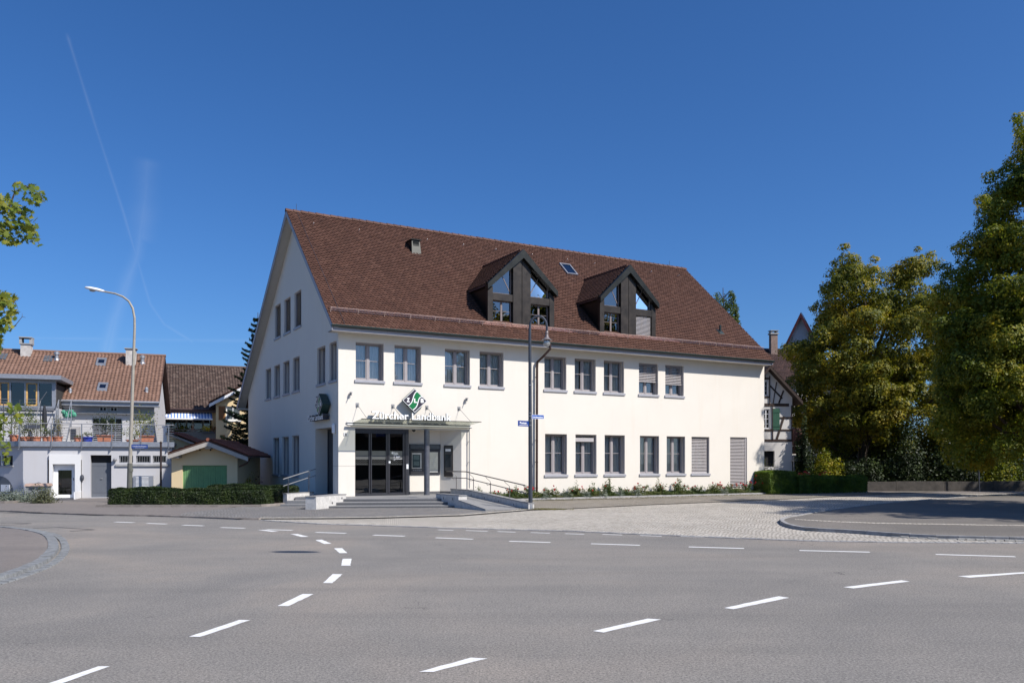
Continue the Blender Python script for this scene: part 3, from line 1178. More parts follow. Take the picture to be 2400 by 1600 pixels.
# kerb of the flower bed along the bank and round the hedge
kerb_line('kerb', [tuple(B(5.95, -0.93, 0))[:2], tuple(B(26.6, -1.0, 0))[:2], tuple(B(33.0, -2.55, 0))[:2], tuple(B(33.2, -1.4, 0))[:2]], 0.11, 0.13, KERB, 1.0)
flat('flower_bed', [tuple(B(5.9, -0.9, 0))[:2], tuple(B(26.5, -0.95, 0))[:2], tuple(B(33.1, -2.5, 0))[:2], tuple(B(33.1, 0.4, 0))[:2], tuple(B(5.9, 0.02, 0))[:2]], 0.085, SOIL)
# kerb in front of the left hedge
hk = [(-17.5, 35.1), (-13.5, 35.02), (-10.6, 35.15), (-10.2, 35.6), (-9.9, 36.7)]
kerb_line('kerb', hk, 0.12, 0.13, KERBD, 1.0)
flat('hedge_bed', [(-17.5, 35.2), (-10.6, 35.25), (-10.0, 36.6), (-9.6, 38.6), (-9.8, 40.4), (-14, 42), (-17.6, 38.5)], 0.095, SOIL)

# small island lower left, ringed by two rows of setts
isl_o = [(-200, 1400), (-60, 1386), (0, 1371), (40, 1359), (77, 1346), (104, 1336), (128, 1325), (147, 1312), (159, 1299), (164, 1288), (163, 1278), (158, 1268), (149, 1259), (137, 1253), (120, 1248), (85, 1241.5), (42, 1237.5), (0, 1235), (-120, 1231)]
io = [G(*p) for p in isl_o]

ISET = plain('blue_grey_sett', (0.215, 0.22, 0.22), 0.8, var=0.35, nscale=7, bumpy=0.7)
cen = Vector((-12.5, 18.0, 0))


def ring(off):
    out = []
    for i, p in enumerate(io):
        a = io[max(0, i - 1)]
        b = io[min(len(io) - 1, i + 1)]
        d = (b - a).normalized()
        out.append(p + Vector((-d.y, d.x, 0)) * off)
    return [(p.x, p.y) for p in out]


flat('traffic_island', ring(.40) + [(-25, 24), (-25, 12)], 0.05, PAVE)
kerb_line('kerb', ring(0.0), 0.17, 0.022, ISET, 0.21, 0.025, jit=0.01)
kerb_line('kerb', ring(0.21), 0.22, 0.065, ISET, 0.27, 0.018, jit=0.008)

# painted markings
mk = MB()


def dash(q, z=0.0052):
    ps = [G(*p) for p in q]
    c = sum(ps, Vector()) / 4
    vs = [Vector((p.x, p.y, z)) for p in ps]
    if (vs[1] - vs[0]).cross(vs[2] - vs[0]).z < 0:
        vs.reverse()
    # ragged edges worn by tyres
    out = []
    for i in range(4):
        a, b = vs[i], vs[(i + 1) % 4]
        L = (b - a).length
        n = max(1, int(L / 0.12))
        d = Vector((-(b - a).y, (b - a).x, 0)).normalized()
        for k in range(n):
            out.append(a.lerp(b, k / n) + d * random.uniform(-0.007, 0.007))
    mk.add(out, [tuple(range(len(out)))])


def za(x, y):
    return (x * .4252, 1100 + y * .4252)


def zb(x, y):
    return (1000 + x * .5952, 1100 + y * .5952)


for q in [((250, 1184), (540, 1085), (605, 1085), (330, 1184)), ((1040, 922), (1320, 829), (1380, 830), (1105, 923)), ((1528, 752), (1668, 686), (1730, 686), (1590, 753)),
          ((1781, 625), (1835, 576), (1888, 577), (1832, 626)), ((1880, 530), (1888, 492), (1937, 491), (1932, 530)), ((1842, 434), (1885, 433), (1915, 460), (1872, 461)),
          ((1737, 388), (1775, 386), (1828, 408), (1788, 410)), ((1600, 355), (1642, 355), (1702, 370), (1660, 371)), ((1420, 332.5), (1462, 332.5), (1537, 341), (1497, 342.5))]:
    dash([za(*p) for p in q])


def line_dash(p, q, w):
    """a dash of true width w between two picture points on its centre line"""
    a, b = G(*p), G(*q)
    n = Vector((-(b - a).y, (b - a).x, 0)).normalized() * w / 2
    z = Vector((0, 0, 0.0052))
    mk.quad(a - n + z, b - n + z, b + n + z, a + n + z)


for p, q in [((634, 288.5), (736, 292)), ((810, 296), (918, 300)), ((1008, 306), (1122, 310)), ((1217, 319), (1350, 323)), ((1470, 330.5), (1612, 334.5)), ((1740, 346), (1908, 351)), ((2058, 361), (2230, 367))]:
    line_dash(za(*p), za(*q), 0.16)
for p, q in [((35, 268.5), (182, 274)), ((325, 282), (487, 287)), ((647, 292), (840, 298)), ((1032, 304.5), (1250, 310.5)), ((1468, 318.5), (1745, 325)), ((2005, 334), (2318, 343)), ((2560, 346), (2900, 355))]:
    line_dash(zb(*p), zb(*q), 0.15)
for q in [((0 - 30, 797), (175, 741), (240, 744), (25, 797)), ((655, 636), (870, 587), (923, 591), (695, 642)), ((1172, 545), (1385, 499), (1428, 505), (1208, 550)),
          ((1640, 463), (1870, 436), (1903, 441), (1680, 468)), ((2092, 420), (2352, 404), (2420, 404), (2140, 426))]:
    dash([zb(*p) for p in q])
for p, q in [((45, 237), (105, 239.5)), ((155, 239.7), (240, 243)), ((280, 243.6), (350, 246.5)), ((410, 247.6), (485, 250.5)), ((545, 252), (620, 254.8)), ((692, 255), (770, 257.7)), ((840, 259.5), (925, 262.3)), ((1000, 262.8), (1095, 266)), ((1172, 267), (1275, 270.6)), ((1360, 271), (1460, 274.6)), ((1540, 275), (1660, 278)), ((1760, 278.6), (1930, 282.4))]:
    line_dash(zb(*p), zb(*q), 0.11)
struct(mk.build('road_markings', PAINT, org=(0, 0, 0)))
# manhole patch outlines (sealed cuts) in the left road
sc_ = MB()
TAR = plain('tar_joint', (0.04, 0.04, 0.04), 0.6)
for pts in ([(182, 324), (318, 318), (520, 331), (386, 340)], [(0, 296), (60, 293), (170, 297), (70, 304), (0, 305)], [(-120, 250), (0, 236), (120, 243), (300, 240)]):
    g = [G(*za(*p)) for p in pts]
    for a, b in zip(g[:-1], g[1:]):
        n = Vector((-(b - a).y, (b - a).x, 0)).normalized() * 0.035
        z = Vector((0, 0, 0.0045))
        sc_.quad(a - n + z, b - n + z, b + n + z, a + n + z)
struct(sc_.build('road_joint', TAR, org=(0, 0, 0)))

# ------------------------------------------------------------------ the bank
bank = thing('bank_building', B(13, 7, 0), 'large cream bank building with steep brown tiled roof, two bronze dormers and glass entrance canopy', 'building')
FT = FR(B)
GS = SI(B)
LEN, DEP = 26.43, 18.7
RT, RZ = 7.15, 15.0            # ridge depth and height of the roof deck
EZ = 7.95


def deck(t):                   # roof deck height above depth t
    if t <= RT:
        return RZ - (RT - t) * 0.892
    return RZ - (t - RT) * 0.748


up_s = [0.81, 2.68, 5.25, 7.12, 10.85, 12.71, 14.58, 16.93, 18.78]
lo_s = [10.89, 12.76, 14.63, 17.0, 18.88, 20.70]
WW = 1.34
holes = [(s, s + WW, 5.66, 7.36) for s in up_s] + [(s, s + WW, 1.28, 3.37) for s in lo_s] + [(23.66, 25.01, 0.42, 3.39), (0.78, 6.13, 0.0, 3.45)]
mb = MB()
mb.wall(FT, [(0, 0), (0, 7.72), (LEN, 7.72), (LEN, 0)], holes[:-1], 0.34)
mb.v = mb.v[:]                 # front without entrance is rebuilt with the entrance notch below
mb = MB()
mb.wall(FT, [(0, 0), (0.78, 0), (0.78, 3.45), (6.13, 3.45), (6.13, 0), (LEN, 0), (LEN, 7.72), (0, 7.72)], holes[:-1], 0.34)
# reveals of the entrance notch and the recessed walls inside it
q = lambda a, b, z0, z1: mb.quad(B(a[0], a[1], z0), B(b[0], b[1], z0), B(b[0], b[1], z1), B(a[0], a[1], z1))
q((0.78, 0), (0.78, 0.15), 0, 3.45)
q((3.44, 0.85), (5.37, 0.85), 0, 3.45)
q((5.37, 0.85), (6.13, 0.0), 0, 3.45)
mb.add([B(0.78, 0, 3.45), B(6.13, 0, 3.45), B(5.37, 0.85, 3.45), B(0.78, 0.85, 3.45)], [(0, 1, 2, 3)])
# gable side
gw = [(10.36, 11.70), (8.25, 9.59), (6.14, 7.46)]
gm = [(12.6, 13.94), (10.53, 11.87), (8.47, 9.81), (6.45, 7.79), (1.97, 3.31), (0.25, 1.33)]
gg = [(10.72, 12.12), (8.62, 10.0), (6.55, 7.93)]
gh = [(a, b, 8.96, 10.78) for a, b in gw] + [(a, b, 5.66, 7.40) for a, b in gm] + [(a, b, 1.24, 3.31) for a, b in gg] + [(0.79, 3.6, 0.36, 3.52)]
gp = [(0, 0), (DEP, 0), (DEP, deck(DEP) - 0.12), (RT, RZ - 0.14), (0, deck(0) - 0.14)]
mb.wall(GS, gp, gh, 0.34)
mb.quad(B(0.34, 0.79, .36), B(0.66, 0.79, .36), B(0.66, 0.79, 3.52), B(0.34, 0.79, 3.52))
mb.quad(B(0.34, 3.6, .36), B(0.66, 3.6, .36), B(0.66, 3.6, 3.52), B(0.34, 3.6, 3.52))
mb.quad(B(0.34, 0.79, 3.52), B(0.66, 0.79, 3.52), B(0.66, 3.6, 3.52), B(0.34, 3.6, 3.52))
# back and right walls, set-back bay behind the gable
RS = lambda a, z, d=0.0: B(LEN - d, a, z)
mb.wall(RS, gp, (), 0.3)
mb.wall(lambda a, z, d=0.0: B(a, DEP - d, z), [(0, 0), (LEN, 0), (LEN, 6.2), (0, 6.2)], (), 0.3)
mb.fbox(B, 0.45, 3.5, DEP, 20.2, 0, 5.5)
mb.build('wall', CREAM, bank)
# floor slabs and partition inside keep the rooms dark
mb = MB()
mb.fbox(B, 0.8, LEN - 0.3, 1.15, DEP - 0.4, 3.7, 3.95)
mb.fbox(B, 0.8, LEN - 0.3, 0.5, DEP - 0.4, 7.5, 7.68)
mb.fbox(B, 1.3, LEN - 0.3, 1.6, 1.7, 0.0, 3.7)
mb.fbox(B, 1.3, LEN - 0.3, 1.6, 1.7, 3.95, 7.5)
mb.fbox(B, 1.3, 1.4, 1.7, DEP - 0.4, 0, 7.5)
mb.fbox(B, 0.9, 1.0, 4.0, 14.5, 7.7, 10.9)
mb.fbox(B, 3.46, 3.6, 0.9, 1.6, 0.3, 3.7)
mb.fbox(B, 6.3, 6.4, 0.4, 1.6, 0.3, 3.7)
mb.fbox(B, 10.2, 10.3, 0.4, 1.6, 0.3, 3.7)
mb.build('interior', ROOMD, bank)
# joint line on the left pier and grey plinth band
mb = MB()
mb.pbox(FT, 6.9, 26.43, 0.0, 0.34, -0.012, 0.0)
mb.pbox(GS, 3.75, DEP, 0.0, 0.34, -0.012, 0.0)
mb.build('plinth', CONC, bank)
mb = MB()
mb.pbox(FT, 0.0, 0.78, 1.735, 1.752, -0.004, 0.001)
mb.pbox(GS, 0.0, 0.79, 1.735, 1.752, -0.004, 0.001)
mb.build('wall_joint', plain('joint', (0.45, 0.42, 0.37), 0.9), bank)
# dark base board in the entrance recess
mb = MB()
mb.pbox(FR(B, 0.85), 3.44, 5.37, 0.36, 0.50, -0.012, 0.0)
d_ = (B(6.13, 0, 0) - B(5.37, .85, 0)).normalized()
nn_ = Vector((d_.y, -d_.x, 0))
AW = lambda a, z, d=0.0: B(5.37, .85, z) + d_ * a - nn_ * d    # the splayed wall with the letter slot
if (AW(0, 0, -1) - B(0, -30, 0)).length > (AW(0, 0, 1) - B(0, -30, 0)).length:
    AW = lambda a, z, d=0.0: B(5.37, .85, z) + d_ * a + nn_ * d
mb.pbox(AW, 0.0, 1.14, 0.36, 0.50, -0.012, 0.0)
mb.build('base_board', GRANITED, bank)


def window(M, a0, a1, z0, z1, dep, parent, kind='casement', frame=WFRAME, label=None, sill=True, curtain=True, seed=0, rail=True):
    r = random.Random(seed)
    f = MB()
    w = 0.055
    d0, d1 = dep, dep + 0.07
    f.pbox(M, a0, a0 + w, z0, z1, d0, d1)
    f.pbox(M, a1 - w, a1, z0, z1, d0, d1)
    f.pbox(M, a0 + w, a1 - w, z1 - w, z1, d0, d1)
    f.pbox(M, a0 + w, a1 - w, z0, z0 + w, d0, d1)
    am = (a0 + a1) / 2
    f.pbox(M, am - 0.055, am + 0.055, z0 + w, z1 - w, d0 - 0.012, d1)
    zb_ = z0 + (z1 - z0) * 0.535
    for (x0, x1) in ((a0 + w, am - 0.055), (am + 0.055, a1 - w)):
        f.pbox(M, x0, x0 + 0.045, z0 + w, z1 - w, d0 + 0.01, d1 - 0.005)
        f.pbox(M, x1 - 0.045, x1, z0 + w, z1 - w, d0 + 0.01, d1 - 0.005)
        f.pbox(M, x0 + 0.045, x1 - 0.045, z0 + w, z0 + w + 0.06, d0 + 0.01, d1 - 0.005)
        f.pbox(M, x0 + 0.045, x1 - 0.045, z1 - w - 0.045, z1 - w, d0 + 0.01, d1 - 0.005)
        f.pbox(M, x0 + 0.045, x1 - 0.045, zb_ - 0.013, zb_ + 0.013, d0 + 0.022, d1 - 0.01)
    if rail:                                     # guide rails of the outside blinds
        f.pbox(M, a1 - 0.035, a1, z0, z1, d0 - 0.20, d0 - 0.13)
        f.pbox(M, a0, a0 + 0.035, z0, z1, d0 - 0.20, d0 - 0.13)
        f.pbox(M, a0 + .035, a1 - .035, z1 - 0.05, z1, d0 - 0.21, d0 - 0.12)
    win = f.build('window', frame, parent)
    if label:
        win['label'] = label
    g = MB()
    g.quad(M(a0 + w, z0 + w, d0 + 0.04), M(a1 - w, z0 + w, d0 + 0.04), M(a1 - w, z1 - w, d0 + 0.04), M(a0 + w, z1 - w, d0 + 0.04))
    g.build('pane', GLASS, win)
    if curtain:
        c = MB()
        gap = r.uniform(0.0, 0.10)
        for (x0, x1) in ((a0 + 0.04, am - gap - 0.02), (am + gap + 0.02, a1 - 0.04)):
            n = 40
            prev = None
            ph = r.uniform(0, 6)
            k = r.uniform(7.5, 10)
            for i in range(n + 1):
                x = x0 + (x1 - x0) * i / n
                dd = d1 + 0.08 + 0.035 * sin(ph + i / n * k * (x1 - x0) * 5) + 0.012 * sin(ph * 2 + i * 1.3)
                cur = (M(x, z0 - 0.05, dd), M(x, z1 + 0.02, dd * 0.6 + 0.4 * (d1 + 0.12)))
                if prev:
                    c.quad(prev[0], cur[0], cur[1], prev[1])
                prev = cur
        c.build('curtain', CURTAIN, win, smooth=True)
    if sill:
        s = MB()
        o = 0.055
        s.add([M(a0 - o, z0 - 0.13, -0.06), M(a1 + o, z0 - 0.13, -0.06), M(a1 + o, z0 - 0.13, 0.02), M(a0 - o, z0 - 0.13, 0.02),
               M(a0 - o, z0 - 0.02, -0.06), M(a1 + o, z0 - 0.02, -0.06), M(a1 + o, z0 - 0.003, 0.02), M(a0 - o, z0 - 0.003, 0.02)],
              [(0, 3, 2, 1), (4, 5, 6, 7), (0, 1, 5, 4), (1, 2, 6, 5), (2, 3, 7, 6), (3, 0, 4, 7)])
        s.quad(M(a0, z0 - 0.002, 0.0), M(a1, z0 - 0.002, 0.0), M(a1, z0 + 0.02, dep), M(a0, z0 + 0.02, dep))
        s.build('sill', SILL, win)
    return win


def blind(M, a0, a1, z0, z1, d, parent, mat=BLIND, pitch=0.088, name='blind', bottom=True):
    b = MB()
    z = z1 - 0.03
    while z > z0 + 0.02:
        b.add([M(a0, z - 0.038, d), M(a1, z - 0.038, d), M(a1, z, d + 0.045), M(a0, z, d + 0.045), M(a0, z - 0.044, d), M(a1, z - 0.044, d), M(a1, z - 0.006, d + 0.045), M(a0, z - 0.006, d + 0.045)],
              [(0, 1, 2, 3), (7, 6, 5, 4), (0, 4, 5, 1), (2, 6, 7, 3)])
        z -= pitch
    if bottom:
        b.pbox(M, a0, a1, z0 - 0.03, z0 + 0.02, d, d + 0.05)
    return b.build(name, mat, parent)


for i, s in enumerate(up_s):
    w = window(FT, s, s + WW, 5.66, 7.36, 0.30, bank, seed=i + 1)
    if i in (7, 8):
        w['label'] = 'upper window with its slatted blind lowered two thirds'
        blind(FT, s + 0.04, s + WW - 0.04, 6.37 if i == 7 else 6.30, 7.32, 0.12, w)
for i, s in enumerate(lo_s):
    w = window(FT, s, s + WW, 1.28, 3.37, 0.30, bank, seed=i + 31, curtain=(i != 5))
    if i == 1:
        b = MB()
        b.pbox(FT, s + 0.02, s + WW - 0.12, 3.0, 3.2, 0.09, 0.16)
        b.build('blind_box', BLIND, w)
    if i == 5:
        w['label'] = 'ground floor window fully closed by a slatted blind'
        blind(FT, s + 0.02, s + WW - 0.10, 1.32, 3.36, 0.10, w, pitch=0.085)
lv = MB()
lv.pbox(FT, 23.66, 23.70, 0.42, 3.39, 0.05, 0.12)
lv.pbox(FT, 24.92, 25.01, 0.42, 3.39, 0.05, 0.30)
lv.build('louvre', BLIND, bank)
lvo = bank.children[-1]
blind(FT, 23.70, 24.92, 0.50, 3.38, 0.06, lvo, pitch=0.085, name='louvre_slat')
v_ = MB()
v_.pbox(FT, 23.66, 25.01, 0.42, 3.39, 0.30, 0.34)
v_.build('louvre_back', BLACK, lvo)
for i, (a, b) in enumerate(gw):
    w = window(GS, a, b, 8.96, 10.78, 0.28, bank, seed=50 + i, curtain=False)
    blind(GS, a + 0.03, b - 0.03, 9.0, 10.76, 0.13, w, BLINDB, pitch=0.085)
    w['label'] = 'gable window under the ridge closed by a brown slatted blind'
for i, (a, b) in enumerate(gm):
    window(GS, a, b, 5.66, 7.40, 0.28, bank, seed=60 + i)
for i, (a, b) in enumerate(gg):
    window(GS, a, b, 1.24, 3.31, 0.28, bank, seed=70 + i)

# roof
mb = MB()
S0, S1 = -0.52, 26.2
prof = [(-0.62, deck(-0.62) - 0.02), (RT, RZ), (19.7, deck(19.7)), (19.7, deck(19.7) - 0.14), (RT, RZ - 0.16), (-0.62, deck(-0.62) - 0.18)]
mb.extr([B(S0 + 0.04, t, z) for t, z in prof], B.u * (S1 - S0 - 0.08 + 0.25))
S1 = 26.45
roof = mb.build('roof', UNDER, bank)
PH = atan2(0.892, 1.0)
sl = Vector((B.v.x * cos(PH), B.v.y * cos(PH), sin(PH)))
mb = MB()
DS = [(7.62, 11.72), (14.42, 18.42)]
Lr = hypot(RT + 0.78, (RT + 0.78) * 0.892)


def keep_main(x, y):
    s = x + S0
    t = -0.78 + y * cos(PH)
    for a, b in DS:                    # nothing under the dormers
        if 0.35 < t < 4.0 and a + 0.35 + max(0, t - 2.1) < s < b - 0.35 - max(0, t - 2.1):
            return False
    if 15.45 < s < 16.15 and 4.95 < t < 5.68:
        return False
    return True


roof_tiles(mb, B(S0, -0.78, deck(-0.78) + 0.005), B.u, sl, S1 - S0, Lr, 0.18, 0.172, 'beaver', keep=keep_main)
mb.build('roof_tiles', ROOFB, roof)
mb = MB()
PH2 = atan2(0.748, 1.0)
sb = Vector((-B.v.x * cos(PH2), -B.v.y * cos(PH2), sin(PH2)))
a_, b_ = B(S1, 19.75, deck(19.75) + 0.02), B(S0, RT, RZ + 0.03)
mb.extr([B(S0, 19.8, deck(19.8) + 0.01), B(S1, 19.8, deck(19.8) + 0.01), B(S1, RT, RZ + 0.02), B(S0, RT, RZ + 0.02)], (0, 0, 0.045))
mb.build('rear_slope', ROOFB, roof)
# ridge tiles
mb = MB()
n = 68
for i in range(n):
    s = S0 - 0.03 + (S1 - S0 + 0.06) * i / n
    l = (S1 - S0 + 0.06) / n + 0.05
    zz = RZ + 0.03 + random.uniform(-0.006, 0.006)
    p0 = [(-0.15, -0.09), (-0.10, 0.02), (0, 0.075), (0.10, 0.02), (0.15, -0.09)]
    A = [B(s, RT + x, zz + y + 0.02) for x, y in p0]
    Bv = [B(s + l, RT + x * 0.85, zz + y * 0.85) for x, y in p0]
    mb.add(A + Bv, [(k, k + 1, 6 + k, 5 + k) for k in range(4)] + [(4, 3, 2, 1, 0), (5, 6, 7, 8, 9)])
mb.build('ridge_tile', ROOFB, roof)
# rake boards of both gables, soffits and fascia
mb = MB()
for (s0, s1) in ((S0 + 0.0, S0 + 0.045), (S1 - 0.06, S1 - 0.015)):
    mb = MB()
    for (t0, t1) in ((-0.70, RT), (RT, 19.72)):
        mb.hexa([B(s0, t0, deck(t0) - 0.26), B(s1, t0, deck(t0) - 0.26), B(s1, t1, deck(t1) - 0.28), B(s0, t1, deck(t1) - 0.28),
                 B(s0, t0, deck(t0) - 0.0), B(s1, t0, deck(t0) - 0.0), B(s1, t1, deck(t1)), B(s0, t1, deck(t1))])
    mb.build('rake_board', FASCIA, roof)
mb = MB()
for (t0, t1) in ((-0.62, RT), (RT, 19.7)):
    mb.quad(B(S0 + 0.045, t0, deck(t0) - 0.19), B(0.02, t0, deck(t0) - 0.19), B(0.02, t1, deck(t1) - 0.19), B(S0 + 0.045, t1, deck(t1) - 0.19))
mb.fbox(B, S0 + 0.045, S1 - 0.06, -0.60, 0.02, 7.70, 7.73)
mb.fbox(B, S0 + 0.045, 3.6, 19.2, 19.66, deck(19.7) - 0.3, deck(19.7) - 0.2)
mb.build('soffit', SOFFIT, roof)
mb = MB()
mb.fbox(B, S0, S1 - 0.02, -0.64, -0.605, 7.70, 7.86)
mb.fbox(B, S0 + 0.045, S0 + 0.08, -0.60, 0.0, 7.70, 7.74)
mb.build('fascia', FASCIA, roof)
# gutter
mb = MB()
pr = [(0.092 * cos(a), 0.10 * sin(a)) for a in [pi + k * pi / 8 for k in range(9)]]
A = [B(S0 - 0.02, -0.725 + x, 7.955 + y) for x, y in pr]
A2 = [B(S1 + 0.02, -0.725 + x, 7.955 + y) for x, y in pr]
mb.add(A + A2, [(k, k + 1, 10 + k, 9 + k) for k in range(8)] + [tuple(range(9)), tuple(reversed(range(9, 18)))])
mb.tube([B(S0 - 0.02, -0.80, 7.957), B(S1 + 0.02, -0.80, 7.957)], 0.011, 6)
for k in range(40):
    s = S0 + 0.3 + k * 0.67
    mb.tube([B(s, -0.80, 7.95), B(s, -0.725, 7.872), B(s, -0.64, 7.90)], 0.008, 4)
mb.build('gutter', GUTTER, roof)
# snow guard lattice
mb = MB()
ns = sl.cross(B.u).normalized()
if ns.z < 0:
    ns = -ns


def RP(s, t, h=0.0):
    return B(s, t, deck(t)) + ns * h


s = S0 + 0.15
while s < S1 - 0.3:
    e = min(s + 1.27, S1 - 0.1)
    for h in (0.07, 0.15, 0.23):
        mb.tube([RP(s, 0.02, h), RP(e, 0.02, h)], 0.012, 4)
    nx = int((e - s) / 0.14)
    for k in range(nx):
        x0 = s + (e - s) * k / nx
        x1 = s + (e - s) * (k + 1) / nx
        mb.tube([RP(x0, 0.02, 0.06), RP(x1, 0.02, 0.235)], 0.010, 4)
        mb.tube([RP(x1, 0.02, 0.06), RP(x0, 0.02, 0.235)], 0.010, 4)
    mb.bar(RP(s, -0.02, 0.0), RP(s, 0.02, 0.25), 0.03, 0.012)
    mb.tube([RP(s, 0.02, 0.24), RP(s, 0.30, 0.03)], 0.008, 4)
    s += 1.27
mb.build('snow_guard', plain('guard_metal', (0.66, 0.52, 0.46), 0.4, metal=0.4, var=0.2), roof)
# copper aprons below the dormers
mb = MB()
for a, b in ((7.2, 12.9), (14.2, 19.9)):
    mb.add([RP(a + .4, 0.26, 0.06), RP(b - .9, 0.26, 0.06), RP(b, 0.0, 0.062), RP(a, 0.0, 0.062)], [(0, 1, 2, 3)])
    k = a
    while k < b:
        mb.bar(RP(k, 0.0, 0.07), RP(k + .02, 0.24, 0.07), 0.02, 0.03)
        k += 0.6
mb.build('copper_apron', NEWCOPPER, roof)
# snow hooks, lightning rods, conductor
for s in (0.63, 3.08, 6.99, 9.21, 11.3, 13.75, 16.22, 18.25, 22.7, 24.99):
    mb = MB()
    mb.tube([RP(s, 6.22, 0.03), RP(s, 6.16, 0.17)], 0.014, 5)
    mb.build('roof_hook', WHITEP, roof)
mb = MB()
for s in (0.02, 25.1):
    mb.tube([B(s, RT, RZ), B(s, RT, RZ + 0.42)], 0.011, 5)
mb.tube([RP(0.02, 7.1, 0.06), RP(0.035, 3.2, 0.055), RP(0.05, -0.72, 0.06)], 0.009, 4)
mb.tube([RP(10.76 + 0.4, 2.3, 0.06), RP(10.5, -0.6, 0.06)], 0.006, 4)
mb.build('lightning_conductor', DSTEEL, roof)
# skylight, vent box, small pipe
mb = MB()
ft, bk = 4.86, 5.76
for (x0, x1, t0, t1) in ((15.40, 15.47, ft, bk), (16.09, 16.16, ft, bk), (15.47, 16.09, ft, ft + .06), (15.47, 16.09, bk - .06, bk)):
    mb.hexa([RP(x0, t0, -.02), RP(x1, t0, -.02), RP(x1, t1, -.02), RP(x0, t1, -.02), RP(x0, t0, .12), RP(x1, t0, .12), RP(x1, t1, .12), RP(x0, t1, .12)])
sk = mb.build('skylight', ZINC, roof)
mb = MB()
mb.quad(RP(15.47, ft + .06, .09), RP(16.09, ft + .06, .09), RP(16.09, bk - .06, .09), RP(15.47, bk - .06, .09))
mb.build('skylight_pane', GLASSR, roof)
mb = MB()
mb.hexa([B(5.60, 4.92, deck(4.92)), B(6.14, 4.92, deck(4.92)), B(6.14, 5.75, deck(5.75)), B(5.60, 5.75, deck(5.75)),
         B(5.64, 5.05, 13.78), B(6.10, 5.05, 13.78), B(6.10, 5.75, 13.86), B(5.64, 5.75, 13.86)])
mb.fbox(B, 5.57, 6.17, 4.98, 5.8, 13.80, 13.84)
for k in range(4):
    mb.fbox(B, 5.70, 6.05, 4.99, 5.03, 13.48 + k * 0.07, 13.505 + k * 0.07)
mb.build('roof_vent', GREENB, roof)
mb = MB()
mb.tube([RP(24.05, 1.24, 0), B(24.05, 1.24, deck(1.24) + 0.45)], 0.07, 8)
mb.hexa([RP(23.85, 1.05, .03), RP(24.25, 1.05, .03), RP(24.25, 1.45, .03), RP(23.85, 1.45, .03), RP(23.9, 1.1, .07), RP(24.2, 1.1, .07), RP(24.2, 1.4, .07), RP(23.9, 1.4, .07)])
mb.build('vent_pipe', GUTTER, roof)


